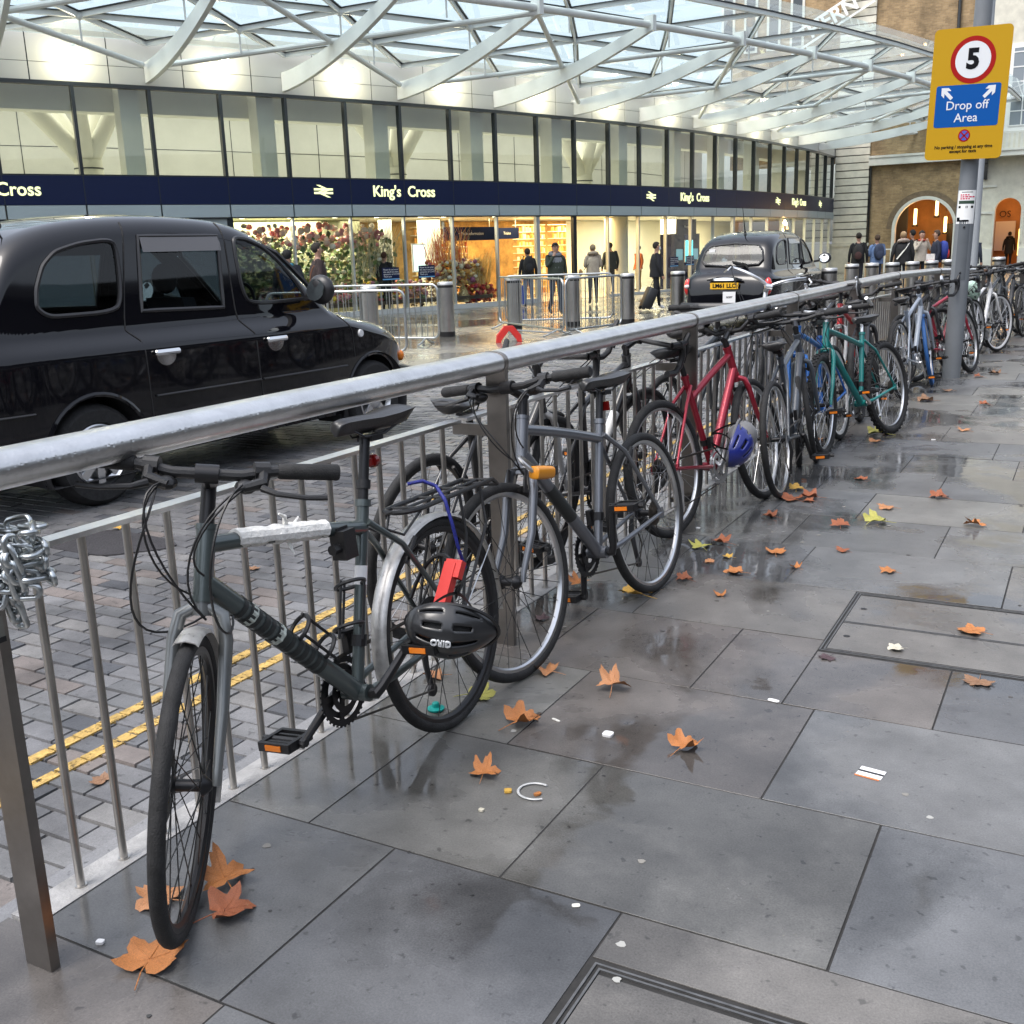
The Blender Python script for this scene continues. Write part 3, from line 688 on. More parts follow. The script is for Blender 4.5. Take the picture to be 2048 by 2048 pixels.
# dark way-finding signs hung inside
def inner_sign(i0, i1, d, z0, z1, lab, txt, size=.1):
    t, o = fax((i0+i1)/2); c = fp((i0+i1)/2, d, (z0+z1)/2); w_ = (i1-i0)*1.69
    s_ = thing('hanging_sign', lab, 'sign', tuple(c)); q = MB(); q.box((0,0,0), (w_, z1-z0, .08)); q.build('board', M_['navy'], s_, smooth=0, M=frame((0,0,0), t, (0,0,1), o))
    q = MB()
    for x in (-w_*.4, w_*.4): q.tube([(x,(z1-z0)/2,0),(x,ZS-.0-(z0+z1)/2,0)], .012, 6)
    q.build('hanger', M_['silver_frame'], s_, M=frame((0,0,0), t, (0,0,1), o))
    text(txt, size, M_['white_plastic'], 'lettering', s_, frame(o*.045, t, (0,0,1), o), depth=.004)
inner_sign(7.55, 8.75, -1.6, 1.72, 2.12, 'dark blue hanging sign inside the window left of the doorway', '+ Train information', .13)
inner_sign(9.1, 9.75, -2.2, 1.75, 2.1, 'short dark blue hanging sign inside the open doorway', 'Trains', .13)
inner_sign(14.05, 14.85, -.7, 1.75, 2.3, 'dark sign panel with small white lines above the cyan screen', 'Way out', .13)
# round white column, screen, counters
for i, d, r_, lab in ((6.35,-1.9,.20,'olive round column beside the white screen in the shop'), (7.55,-2.4,.36,'wide cream round column behind the red plumes'), (12.4,-1.5,.42,'wide cream column behind the woman with the suitcase'), (15.2,-2.2,.3,'cream column behind the roof of the far taxi')):
    q = MB(); q.lathe([(r_,ROAD_Z),(r_,ZS+.1)], 28); o = q.build('round_column', M_['cream'], smooth=60); o.location = fp(i,d,0); tag(o, lab, 'column')
def screen(i, d, z, w_, h, lab, col, es):
    t, o = fax(i); s_ = thing('display_screen', lab, 'screen', tuple(fp(i,d,z)))
    q = MB(); q.box((0,0,0), (w_+.06,h+.06,.05)); q.build('casing', M_['white_plastic'] if es < 3 else M_['black_plastic'], s_, smooth=0, M=frame((0,0,0), t, (0,0,1), o))
    q = MB(); q.box((0,0,.03), (w_,h,.01)); q.build('panel', pm('screen_panel', col, .3, emit=col, es=es), s_, smooth=0, M=frame((0,0,0), t, (0,0,1), o))
    q = MB(); q.box((0,-h/2-(z-ROAD_Z-h/2)/2,0), (.08,(z-ROAD_Z-h/2),.05)); q.build('stand', M_['black_plastic'], s_, smooth=0, M=frame((0,0,0), t, (0,0,1), o))
screen(6.75, -1.2, 1.25, .42, .75, 'white lit screen standing between the two blue notices', (.7,.9,.85), .9)
screen(14.35, -.5, 1.15, .5, .75, 'cyan lit screen in the window left of the far taxi', (.1,.75,.85), 1.4)
for i0, lab in ((14.0,'tall dark ticket machine behind the window left of the far taxi'), (14.7,'tall dark ticket machine beside the cyan screen, nearer the far taxi')):
    t, o = fax(i0+.25); tm = thing('ticket_machine', lab, 'machine', tuple(fp(i0+.25,-1.1,ROAD_Z))); q = MB(); q.box((0,0,1.0),(.75,.6,2.0)); q.build('cabinet', M_['navy'], tm, smooth=0, M=frame((0,0,0), t, o*-1, (0,0,1)))
    q = MB(); q.box((0,-.31,1.25),(.45,.02,.4)); q.build('touch_screen', pm('dim_screen', (.1,.2,.25), .2, emit=(.2,.5,.6), es=.3), tm, smooth=0, M=frame((0,0,0), t, o*-1, (0,0,1)))
# notices stuck on the glass
for i, z, lab in ((5.68,.86,'left blue notice on the flower shop glass'), (6.4,.88,'right blue notice on the flower shop glass, beside the tall bollard'), (13.3,.80,'blue notice on the glass behind the woman with the suitcase'), (13.95,.82,'blue notice on the glass below the cyan screen')):
    t, o = fax(i); s_ = thing('window_notice', lab, 'notice', tuple(fp(i,-.05,z))); fm = frame((0,0,0), t, (0,0,1), o)
    q = MB(); q.box((0,0,0), (.56,.34,.006)); q.build('panel', M_['navy'], s_, smooth=0, M=fm)
    q = MB(); q.box((0,-.145,.0045), (.55,.03,.002)); q.build('blue_edge', pm('light_blue', (.15,.4,.7), .4), s_, smooth=0, M=fm)
    text('Please do not enter\nthis way if you have\nsymptoms of COVID\nThank you', .062, M_['white_plastic'], 'lettering', s_, fm @ Matrix.Translation((-.24,.02,.005)), depth=.002, align='LEFT')
# downlights
for i in (3.4,4.2,5.0,5.8,6.7,7.2,8.4):
    q = MB(); q.lathe([(0,-.012),(.07,-.012),(.08,0)], 14); o = q.build('downlight', M_['lamp_glow'], fix=False); o.location = fp(i,-.9,ZS+.01); tag(o, 'small round downlight in the shop ceiling behind the glass', 'light', 'downlights in the shop ceiling')

# ================================================================ BRICK STATION BUILDING AT THE END
BY = 55.3
BX = lambda x: 1.923+(x-1.923)*.952
def brick_mat():
    m_ = bpy.data.materials.new('stock_brick'); m_.use_nodes = True; n = m_.node_tree; L = n.links; b = n.nodes['Principled BSDF']
    tc = n.nodes.new('ShaderNodeTexCoord'); sx = n.nodes.new('ShaderNodeSeparateXYZ'); cx = n.nodes.new('ShaderNodeCombineXYZ')
    L.new(tc.outputs['Object'], sx.inputs[0]); L.new(sx.outputs['X'], cx.inputs[0]); L.new(sx.outputs['Z'], cx.inputs[1])
    br = n.nodes.new('ShaderNodeTexBrick'); br.inputs['Scale'].default_value = 1; br.inputs['Brick Width'].default_value = .225; br.inputs['Row Height'].default_value = .075
    br.inputs['Mortar Size'].default_value = .006; br.inputs['Color1'].default_value = (.40,.275,.145,1); br.inputs['Color2'].default_value = (.29,.195,.10,1); br.inputs['Mortar'].default_value = (.30,.235,.155,1)
    L.new(cx.outputs[0], br.inputs[0])
    no = n.nodes.new('ShaderNodeTexNoise'); no.inputs['Scale'].default_value = 1.1; no.inputs['Detail'].default_value = 7; no.inputs['Roughness'].default_value = .7; L.new(tc.outputs['Object'], no.inputs[0])
    mr = n.nodes.new('ShaderNodeMapRange'); mr.inputs[1].default_value = .35; mr.inputs[2].default_value = .68; mr.inputs[3].default_value = .55; mr.inputs[4].default_value = 1.25; L.new(no.outputs[0], mr.inputs[0])
    vm = n.nodes.new('ShaderNodeVectorMath'); vm.operation = 'SCALE'; L.new(br.outputs[0], vm.inputs[0]); L.new(mr.outputs[0], vm.inputs['Scale']); L.new(vm.outputs[0], b.inputs['Base Color'])
    b.inputs['Roughness'].default_value = .85
    bu = n.nodes.new('ShaderNodeBump'); bu.inputs['Distance'].default_value = .01; bu.inputs['Strength'].default_value = .5; L.new(br.outputs['Fac'], bu.inputs['Height']); bu.invert = True; L.new(bu.outputs[0], b.inputs['Normal'])
    return m_
M_['brick'] = brick_mat()
M_['stone'] = pm('stone', (.62,.59,.50), .7, var=.14, vs=2.5, bump=.15, bs=40)
M_['pale_stone'] = pm('pale_stone', (.64,.625,.57), .65, var=.1, vs=2)
M_['dark_room'] = pm('dark_room', (.03,.025,.02), .7)
M_['orange_wall'] = pm('orange_wall', (.46,.23,.075), .6, var=.3, vs=1)
bd = thing('brick_station_building', 'old yellow brick station building with stone quoins and round arched openings, past the canopy', 'building', (0, BY, ROAD_Z))
def BB(): return MB()
def bput(q, name, m_, smooth=30, parent=bd): q.v = [(x, y-BY, z-ROAD_Z) for x,y,z in q.v]; return q.build(name, m_, parent, smooth)
def arch_wall(q, x0, x1, z0, z1, ops, yf, th=.5):
    """wall with round headed openings: (xc, half width, springing z); real reveals th deep"""
    edges = sorted(ops); x = x0
    def blk(a, b_, c, d): q.bb(a, b_, yf, yf+th, c, d)
    for xc, hw, zs in edges:
        blk(x, xc-hw, z0, z1); N = 20
        for k in range(N):
            a0, a1 = math.pi*(1-k/N), math.pi*(1-(k+1)/N); xa, xb = xc+hw*math.cos(a0), xc+hw*math.cos(a1); za, zb = zs+hw*math.sin(a0), zs+hw*math.sin(a1)
            q.add([(xa,yf,za),(xb,yf,zb),(xb,yf,z1),(xa,yf,z1),(xa,yf+th,za),(xb,yf+th,zb),(xb,yf+th,z1),(xa,yf+th,z1)], [(0,1,2,3),(7,6,5,4),(0,4,5,1),(2,6,7,3)])
        x = xc+hw
    blk(x, x1, z0, z1)
def arch_ring(q, xc, r0, r1, zs, y0, y1, zb, n=28):
    pts = [(xc+r1, zb), (xc+r0, zb)]; P = []
    outer = [(xc+r1*math.cos(a), zs+r1*math.sin(a)) for a in [math.pi*k/n for k in range(n+1)]]; inner = [(xc+r0*math.cos(a), zs+r0*math.sin(a)) for a in [math.pi*k/n for k in range(n+1)]]
    outer = [(xc+r1, zb)]+outer+[(xc-r1, zb)]; inner = [(xc+r0, zb)]+inner+[(xc-r0, zb)]
    for (a, b_), (c, d) in zip(zip(outer, outer[1:]), zip(inner, inner[1:])):
        q.add([(a[0],y0,a[1]),(b_[0],y0,b_[1]),(d[0],y0,d[1]),(c[0],y0,c[1]),(a[0],y1,a[1]),(b_[0],y1,b_[1]),(d[0],y1,d[1]),(c[0],y1,c[1])], [(0,1,2,3),(7,6,5,4),(0,4,5,1),(2,6,7,3)])
xq0, xq1, xb1 = -9.8, BX(-8.7), BX(-3.6)
AXC, AHW, AZS = BX(-5.94), 1.33, 1.80
q = BB(); arch_wall(q, xq1, xb1, ROAD_Z, 5.0, [(AXC, AHW, AZS)], BY); q.bb(xq1, xb1, BY, BY+.5, 5.0, 15); bput(q, 'brick_wall', M_['brick'], 0)
q = BB(); arch_ring(q, AXC, AHW-.02, AHW+.13, AZS, BY-.03, BY+.35, ROAD_Z); bput(q, 'arch_lining', M_['pale_stone'])
q = BB(); arch_ring(q, AXC, AHW+.13, AHW+.38, AZS, BY-.012, BY+.05, AZS-.0); bput(q, 'arch_voussoirs', pm('voussoir', (.17,.12,.075), .8, var=.25, vs=6))
q = BB(); z = ROAD_Z
q.bb(xq0-.12, xq1+.1, BY-.22, BY+.4, ROAD_Z, 1.05); q.bb(xq0-.16, xq1+.14, BY-.27, BY+.4, 1.05, 1.18)
z = 1.19
while z < 15: q.bb(xq0, xq1+(.0), BY-.14, BY+.4, z, z+.295); z += .345
bput(q, 'quoins', M_['stone'], 0)
q = BB(); q.bb(xq0+.03, xq1-.03, BY-.09, BY+.38, 1.18, 15); bput(q, 'quoin_joints', pm('stone_joint', (.16,.15,.13), .8), 0)
q = BB(); q.bb(xq1, xb1, BY-.3, BY+.1, 4.78, 5.2); q.bb(xq1, xb1, BY-.34, BY+.1, 5.12, 5.22); bput(q, 'stone_beam', M_['pale_stone'], 0)
dp = BB(); dp.tube([(BX(-8.62), BY-.08, ROAD_Z), (BX(-8.62), BY-.08, 4.7)], .06, 10); dp.tube([(BX(-4.9), BY-.1, 5.3), (BX(-4.9), BY-.1, 15)], .08, 10); bput(dp, 'drainpipe', M_['black_paint'])
# left part above the canopy, with sash windows
q = BB(); q.bb(BX(-16), xq0, BY+.1, BY+.5, 5, 15); bput(q, 'side_brick_wall', M_['brick'], 0)
q = BB()
for k in range(1,5):
    x = BX(-11.4-1.2*k); q.bb(x-.34, x+.34, BY+.02, BY+.12, 10.5, 13.4)
bput(q, 'window_surround', M_['pale_stone'], 0)
q = BB()
for k in range(1,5):
    x = BX(-11.4-1.2*k); q.bb(x-.22, x+.22, BY-.0, BY+.018, 10.6, 13.2)
bput(q, 'sash_window', pm('dim_glass', (.05,.06,.07), .1), 0)
hs_ = thing('roof_lettering', 'white letters HERN rising in a slanted row above the canopy edge', 'sign', tuple(gp(1690, 20, 0)*0+V((BX(-10.75), BY-.35, 11.6))))
text('HERN', .95, M_['white_paint'], 'lettering', hs_, Matrix.Rotation(R_(90),4,'X') @ Matrix.Rotation(R_(27),4,'Z'), depth=.08, bold=.02)
q = MB(); q.bar((-1.9,.06,-1.45), (1.9,.06,.5), .06, .1); q.bar((-1.9,.06,-.55), (1.9,.06,1.4), .06, .1); q.build('sign_frame', M_['white_paint'], hs_, smooth=0)
# right part, pale stone with arched doorway
A2X, A2W, A2Z = BX(-2.13), .55, 2.45
q = BB(); arch_wall(q, xb1, 6, ROAD_Z, 4.9, [(A2X, A2W, A2Z), (A2X+2.9, A2W, A2Z)], BY-.06); bput(q, 'stone_wall', M_['stone'], 0)
q = BB(); arch_ring(q, A2X, A2W, A2W+.12, A2Z, BY-.10, BY-.055, 1.0); bput(q, 'doorway_lining', M_['stone'])
q = BB()
for a, b_ in ((xb1+.02, A2X-A2W), (A2X+A2W, A2X+2.9-A2W)):
    q.bb(a, b_, BY-.20, BY-.05, ROAD_Z, .75); q.bb(a, b_, BY-.11, BY-.055, 2.32, 2.42); q.bb(a, b_, BY-.12, BY-.055, 3.5, 3.6)
bput(q, 'stone_mouldings', M_['pale_stone'], 0)
q = BB()
for x in (xb1+.35, A2X+1.0): q.bb(x-.08,x+.08,BY-.30,BY-.05,3.85,4.75); q.bb(x-.06,x+.06,BY-.6,BY-.05,4.55,4.78)
bput(q, 'bracket', M_['black_paint'], 0)
q = BB(); q.bb(xb1+.1, 6, BY-1.0, BY-.05, 4.80, 5.02); q.bb(xb1+.1, 6, BY-1.05, BY-.95, 5.02, 5.12); q.bb(xb1+.1, 6, BY-1.0, BY-.96, 5.75, 5.83)
for k in range(40): q.bb(xb1+.15+.2*k, xb1+.25+.2*k, BY-1.0, BY-.97, 5.12, 5.75)
bput(q, 'balcony', M_['pale_stone'], 0)
q = BB(); q.bb(xb1, 6, BY-.05, BY+.4, 4.9, 15); bput(q, 'upper_stone_wall', M_['stone'], 0)
q = BB(); q.bb(BX(-2.6), BX(-.6), BY-.12, BY-.04, 5.9, 9.6); bput(q, 'window_surround', M_['white_paint'], 0)
w2 = BB(); w2.bb(BX(-2.42), BX(-.78), BY-.14, BY-.122, 6.1, 9.4); wo = bput(w2, 'window', pm('grey_glass', (.22,.25,.28), .08), 0)
q = BB()
for k in range(6): q.bb(BX(-2.42), BX(-.78), BY-.155, BY-.142, 6.1+.62*k, 6.15+.62*k)
for k in range(4): q.bb(BX(-2.42)+.5*k, BX(-2.42)+.5*k+.05, BY-.156, BY-.1415, 6.1, 9.4)
bput(q, 'glazing_bar', M_['white_paint'], 0)
# rooms behind the two openings
def room(x0, x1, dep, zt, m_, nm):
    q = BB(); q.bb(x0, x1, BY+dep, BY+dep+.1, ROAD_Z, zt); q.bb(x0-.1, x0, BY+.5, BY+dep, ROAD_Z, zt); q.bb(x1, x1+.1, BY+.5, BY+dep, ROAD_Z, zt); q.bb(x0, x1, BY+.5, BY+dep, zt, zt+.1); q.bb(x0, x1, BY+.0, BY+dep, ROAD_Z-.02, ROAD_Z+.005)
    return bput(q, nm, m_, 0)
room(AXC-2.2, AXC+2.2, 5, 4.6, M_['orange_wall'], 'arch_room'); room(A2X-1.1, A2X+1.1, 3.5, 4.2, M_['orange_wall'], 'doorway_room')
q = BB(); q.bb(AXC-1.75, AXC-1.1, BY+2.2, BY+2.5, ROAD_Z, 4.4); bput(q, 'dark_pier', M_['dark_room'], 0)
q = BB(); q.bb(AXC+.55, AXC+1.9, BY+4.2, BY+4.5, ROAD_Z, 2.0); bput(q, 'dark_counter', M_['dark_room'], 0)
q = BB(); q.bb(A2X-.75, A2X+.15, BY+3.35, BY+3.45, .6, 2.0); bput(q, 'poster', M_['white_plastic'], 0)
text('OS', .42, M_['dark_room'], 'lettering', bd, frame(V((A2X-.35, 3.3, 2.55)), (1,0,0), (0,0,1), (0,-1,0)), depth=.01)
for x, z_, d in ((AXC-.62,2.35,1.0), (AXC+.28,2.75,1.6), (AXC+.52,1.95,3.2)):
    l_ = thing('pendant_lamp', ['tall glowing pendant lamp at the left inside the brick arch','glowing pendant lamp hanging in the middle of the brick arch','lower glowing pendant lamp deep inside the brick arch'][int(d > .99)+int(d > 1.5)+int(d > 3)-1], 'lamp', (x, BY+.5+d, z_))
    q = MB(); q.lathe([(0,-.38),(.07,-.38),(.07,.38),(0,.38)], 14); q.build('shade', pm('pendant_glow', (1,.7,.3), .5, emit=(1,.72,.3), es=3.2), l_)
    q = MB(); q.tube([(0,0,.38),(0,0,4.5-z_)], .01, 5); q.build('cord', M_['black_plastic'], l_)
    q = MB(); q.lathe([(.07,-.36),(.16,-.42),(.14,-.46)], 14); q.build('rim', M_['black_metal'], l_)
    l = bpy.data.lights.new('pendant_bulb', 'POINT'); l.energy = 24; l.color = (1,.62,.26); l.shadow_soft_size = .15; ob = bpy.data.objects.new('pendant_bulb', l); COL.objects.link(ob); ob.parent = l_; ob.location = (0,-.25,0)
dl_ = thing('door_lamp', 'strip lamp glowing at the right side of the arched stone doorway', 'lamp', (A2X+.5, BY+.9, 1.0)); q = MB(); q.lathe([(0,-.6),(.035,-.6),(.035,.6),(0,.6)], 10); q.build('tube', pm('strip_glow', (1,.7,.2), .5, emit=(1,.65,.15), es=2.5), dl_)
l = bpy.data.lights.new('door_bulb', 'POINT'); l.energy = 26; l.color = (1,.55,.22); l.shadow_soft_size = .2; ob = bpy.data.objects.new('door_bulb', l); COL.objects.link(ob); ob.parent = dl_; ob.location = (-.5, .9, 1.6)
# pale gate beside the arch
gt = thing('picket_barrier', 'pale upright barrier posts left of the brick arch behind the bollards', 'barrier', (BX(-7.6), BY-1.0, ROAD_Z)); q = MB()
q.bar((-.9,0,1.08),(.9,0,1.08),.06,.06); q.build('top_rail', M_['white_paint'], gt, smooth=0)
for k in range(7): q = MB(); q.bb(-.85+.28*k,-.78+.28*k,-.03,.03,0,1.05); q.build('post', M_['white_paint'], gt, smooth=0)

# ================================================================ POLES AND SIGN
M_['pole_grey'] = pm('pole_grey', (.17,.185,.20), .5, var=.08, vs=5)
M_['pole_pale'] = pm('pole_pale', (.26,.28,.30), .45, var=.08, vs=5)
pole = thing('sign_post', 'thick grey steel lamp post standing at the kerb end of the bicycle row', 'post', (.72, 11.42, 0), (0,R_(1.1),0))
q = MB(); q.lathe([(.086,-.02),(.086,1.6),(.083,1.72),(.078,2.3),(.076,7.5)], 28); q.build('shaft', M_['pole_grey'], pole)
q = MB(); ang = math.atan2(0-11.42, 1.923-.72)
for s_ in (1,):
    pts = []
    poly = [(-.052,.0),(-.052,.52),(-.04,.545),(.04,.545),(.052,.52),(.052,0),(.04,-.025),(-.04,-.025)]
    rr = .0885
    vs = [V((rr*math.cos(ang+x/rr), rr*math.sin(ang+x/rr), .98+z)) for x, z in poly]
    n0 = len(vs); mid = [V((rr*math.cos(ang+x/rr), rr*math.sin(ang+x/rr), .98+z)) for x in (-.03,0,.03) for z in (-.02,.54)]
    for k in range(8):
        x0, x1 = -.052+.013*k, -.052+.013*(k+1)
        P = lambda x, z, r_: V((r_*math.cos(ang+x/r_), r_*math.sin(ang+x/r_), z))
        q.add([P(x0,.96,.08),P(x1,.96,.08),P(x1,1.52,.08),P(x0,1.52,.08),P(x0,.96,rr),P(x1,.96,rr),P(x1,1.52,rr),P(x0,1.52,rr)], [(0,1,2,3),(7,6,5,4),(0,4,5,1),(1,5,6,2),(2,6,7,3),(3,7,4,0)])
q.build('access_door', pm('door_grey', (.10,.112,.125), .5, var=.08, vs=5), pole, smooth=25)
for z in (1.03, 1.46):
    b_ = MB(); b_.ball((.0895*math.cos(ang), .0895*math.sin(ang), z), (.011,.011,.011), 8, 5); b_.build('lock_screw', M_['black_metal'], pole)
M_['sign_yellow'] = pm('sign_yellow', (.46,.265,.010), .5, spec=.15); M_['sign_blue'] = pm('sign_blue', (.001,.075,.31), .5, spec=.15); M_['sign_red'] = pm('sign_red', (.32,.008,.006), .5, spec=.15)
M_['sign_white'] = pm('sign_white', (.66,.68,.70), .45, spec=.2); M_['sign_black'] = pm('sign_black', (.006,.006,.008), .6, spec=.1)
def rrect(w_, h, r, n=6):
    P = []
    for cx, cy, a0 in ((w_/2-r,h/2-r,0),(-w_/2+r,h/2-r,90),(-w_/2+r,-h/2+r,180),(w_/2-r,-h/2+r,270)):
        for k in range(n+1): a = R_(a0+90*k/n); P.append((cx+r*math.cos(a), cy+r*math.sin(a)))
    return P
def disc(r, n=48): return [(r*math.cos(2*math.pi*k/n), r*math.sin(2*math.pi*k/n)) for k in range(n)]
sg = thing('traffic_sign', 'yellow drop off area sign with a red ringed 5 on the thick grey post', 'sign', (lambda d: tuple(CAM_P+d*(11.27/d.y)))(C_W*FPX+C_R*(1936-1024)-C_U*(188-1024)), (R_(90), R_(1.5), R_(0)))
sg.scale = (.84,.885,1); q = MB(); q.prism(rrect(.80,1.31,.05), -.004, .004); q.build('panel', M_['sign_yellow'], sg, smooth=20)
def flat(poly, m_, nm, z, th=.002, T=(0,0)): q = MB(); q.prism([(x+T[0],y+T[1]) for x,y in poly], z, z+th); return q.build(nm, m_, sg, smooth=0)
flat(disc(.232), M_['sign_red'], 'speed_ring', .004, .0015, (.02,.335)); flat(disc(.182), M_['sign_white'], 'speed_disc', .0055, .0015, (.02,.335))
text('5', .27, M_['sign_black'], 'lettering', sg, Matrix.Translation((.02,.335,.008)), depth=.002, bold=.012)
flat(rrect(.665,.42,.025), M_['sign_blue'], 'blue_panel', .004, .0015, (.0,-.115))
text('Drop off\nArea', .125, M_['sign_white'], 'lettering', sg, Matrix.Translation((.0,-.175,.0065)), depth=.002, bold=.0005)
def arrow(cx, cy, a):
    c_, s_ = math.cos(a), math.sin(a); P = [(-.018,-.085),(.018,-.085),(.018,.01),(.05,-.02),(.05,.022),(0,.075),(-.05,.022),(-.05,-.02),(-.018,.01)]
    flat([(cx+x*c_-y*s_, cy+x*s_+y*c_) for x,y in P], M_['sign_white'], 'arrow', .0055, .002)
arrow(-.225, .02, R_(45)); arrow(.225, .02, R_(-45))
flat(disc(.063), M_['sign_red'], 'clearway_ring', .004, .0015, (-.0,-.415)); flat(disc(.048), pm('clearway_blue', (.06,.09,.42), .3), 'clearway_disc', .0055, .0015, (0,-.415))
for a in (45, -45):
    q = MB(); q.box((0,-.415,.0078), (.014,.098,.0015), Matrix.Rotation(R_(a),3,'Z')); q.build('clearway_bar', M_['sign_red'], sg, smooth=0)
text('No parking / stopping at any time\nexcept for taxis', .0445, M_['sign_black'], 'lettering', sg, Matrix.Translation((0,-.55,.005)), depth=.002, bold=.0012)
q = MB()
for y in (.4,-.4): q.box((-.02,y,-.035),(.3,.04,.06)); q.bar((-.16,y,-.02),(-.16,y,-.2),.03,.012); q.bar((-.02,y,-.02),(-.02,y,-.2),.03,.012)
q.build('mounting_bracket', M_['pole_grey'], sg, smooth=0)
po = thing('paper_notice', 'white paper notice taped round the thick grey post below the yellow sign', 'notice', (.752, 11.42, 1.645), (0,R_(1.1),0))
def wrapq(q, x0, x1, z0, z1, r_, n=8):
    P = lambda x, z: V((r_*math.cos(ang+x/r_), r_*math.sin(ang+x/r_), z))
    for k in range(n):
        a, b_ = x0+(x1-x0)*k/n, x0+(x1-x0)*(k+1)/n; q.quad(P(a,z0), P(b_,z0), P(b_,z1), P(a,z1))
q = MB(); wrapq(q, -.095,.095,-.155,.155,.0885,12); q.build('paper', pm('paper', (.8,.81,.80), .6), po, smooth=60)
def wq(x0, x1, z0, z1, m_, nm): q = MB(); wrapq(q, x0,x1,z0,z1,.0893); q.build(nm, m_, po, smooth=60)
wq(-.075,.08,.03,.06, pm('dark_green_print', (.02,.05,.03), .6), 'printed_band'); wq(-.05,.055,.135,.141, M_['sign_black'], 'printed_line')
M_['print_red'] = pm('print_red', (.55,.02,.08), .6)
rr = random.Random(4)
for k, (z, w_) in enumerate(((.112,.085),(.094,.115),(.076,.08))):
    x = -.06
    while x < -.06+w_: d = rr.uniform(.012,.03); wq(x, x+d, z-.005, z+.007, M_['print_red'], 'printed_word'); x += d+.006
for x in (-.06,0,.012,.06): wq(x-.014 if abs(x) > .03 else x-.003, x+.01 if abs(x) > .03 else x+.003, -.01, .012, M_['sign_black'], 'printed_icon')
wq(-.085,.035,-.135,-.118, M_['sign_black'], 'printed_band'); wq(-.085,-.05,-.118,-.095, M_['sign_black'], 'printed_icon')
d_ = C_W*FPX+C_R*(1951-1024)-C_U*(460-1024); d_ = CAM_P+d_*(19/FPX)
p2 = thing('grey_post', 'thinner grey post standing behind the thick sign post', 'post', (d_.x, d_.y, 0))
q = MB(); q.lathe([(.075,0),(.07,3.2),(.06,3.25),(.06,6)], 20); q.build('shaft', M_['pole_pale'], p2)

# ================================================================ BUILDINGS ADDED OUT OF VIEW (for the cabs to reflect instead of open sky)
ob_ = thing('added_terrace', 'unseen long dark terrace added across the pavement for the cab windows to mirror', 'building', (15, 0, 0))
q = MB(); q.bb(0,8,-34,62,-.2,6.4); q.build('wall', pm('terrace_black', (.026,.025,.026), .85, var=.25, vs=.8), ob_, smooth=0)  # walls and trim kept near black to darken the reflections in the cabs
q = MB(); q.bb(-.25,8,-34.2,62,6.4,6.75); q.build('cornice', mk('terrace_trim_dark', (.05,.05,.05), .7), ob_, smooth=0)
fr_, pn_ = MB(), MB()
for y in range(-32, 61, 4):
    for z in (1.0, 3.6):
        fr_.bb(-.05,.02,y-.95,y+.95,z-.12,z+1.52); pn_.bb(-.07,-.052,y-.8,y+.8,z,z+1.4)
fr_.build('window_frames', M_['terrace_trim_dark'], ob_, smooth=0); pn_.build('window_panes', pm('dark_pane', (.03,.035,.04), .08), ob_, smooth=0)
ob2 = thing('added_terrace', 'unseen dark terrace added behind the viewer for the farther cab to mirror', 'building', (0, -24, 0))  # unseen block added so the farther cab's rear mirrors something dark
q = MB(); q.bb(-60,23,-8,0,-.3,8); q.build('wall', pm('terrace_black_rear', (.026,.025,.026), .85, var=.25, vs=.8), ob2, smooth=0)
fr_, pn_ = MB(), MB()
for x in range(-58, 22, 4):
    for z in (1.2, 4.6): fr_.bb(x-.95,x+.95,-.02,.05,z-.12,z+2.12); pn_.bb(x-.8,x+.8,.052,.07,z,z+2)
fr_.build('window_frames', M_['terrace_trim_dark'], ob2, smooth=0); pn_.build('window_panes', pm('dark_pane', (.03,.035,.04), .08), ob2, smooth=0)
# ================================================================ BLACK CABS
M_['cab_paint'] = pm('cab_paint', (.004,.004,.006), .08, coat=1.0, spec=.1); M_['cab_paint'].node_tree.nodes['Principled BSDF'].inputs['Coat IOR'].default_value = 1.45
M_['cab_glass'] = glass('cab_glass', (.42,.47,.46), .17, 3.0)
M_['cab_rear_glass'] = glass('cab_rear_glass', (.30,.34,.35), .035, 5)
M_['cab_trim'] = pm('cab_trim', (.02,.02,.022), .35)
M_['cab_inside'] = pm('cab_inside', (.035,.035,.037), .8)
M_['seat_cloth'] = pm('seat_cloth', (.06,.065,.075), .85)
M_['lamp_red'] = pm('lamp_red', (.60,.015,.012), .12, coat=1); M_['lamp_clear'] = pm('lamp_clear', (.7,.6,.58), .1, coat=1)
def ip(x, P):
    if x <= P[0][0]: return P[0][1]
    for (a, b_), (c, d) in zip(P, P[1:]):
        if x <= c:
            t = (x-a)/(c-a); return b_+(d-b_)*t
    return P[-1][1]
def sm(P, n=3):
    """smooth a polyline of (x, v) by corner cutting"""
    for _ in range(n):
        Q = [P[0]]
        for (a, b_), (c, d) in zip(P, P[1:]): Q += [(a*.75+c*.25, b_*.75+d*.25), (a*.25+c*.75, b_*.25+d*.75)]
        P = Q+[P[-1]]
    return P
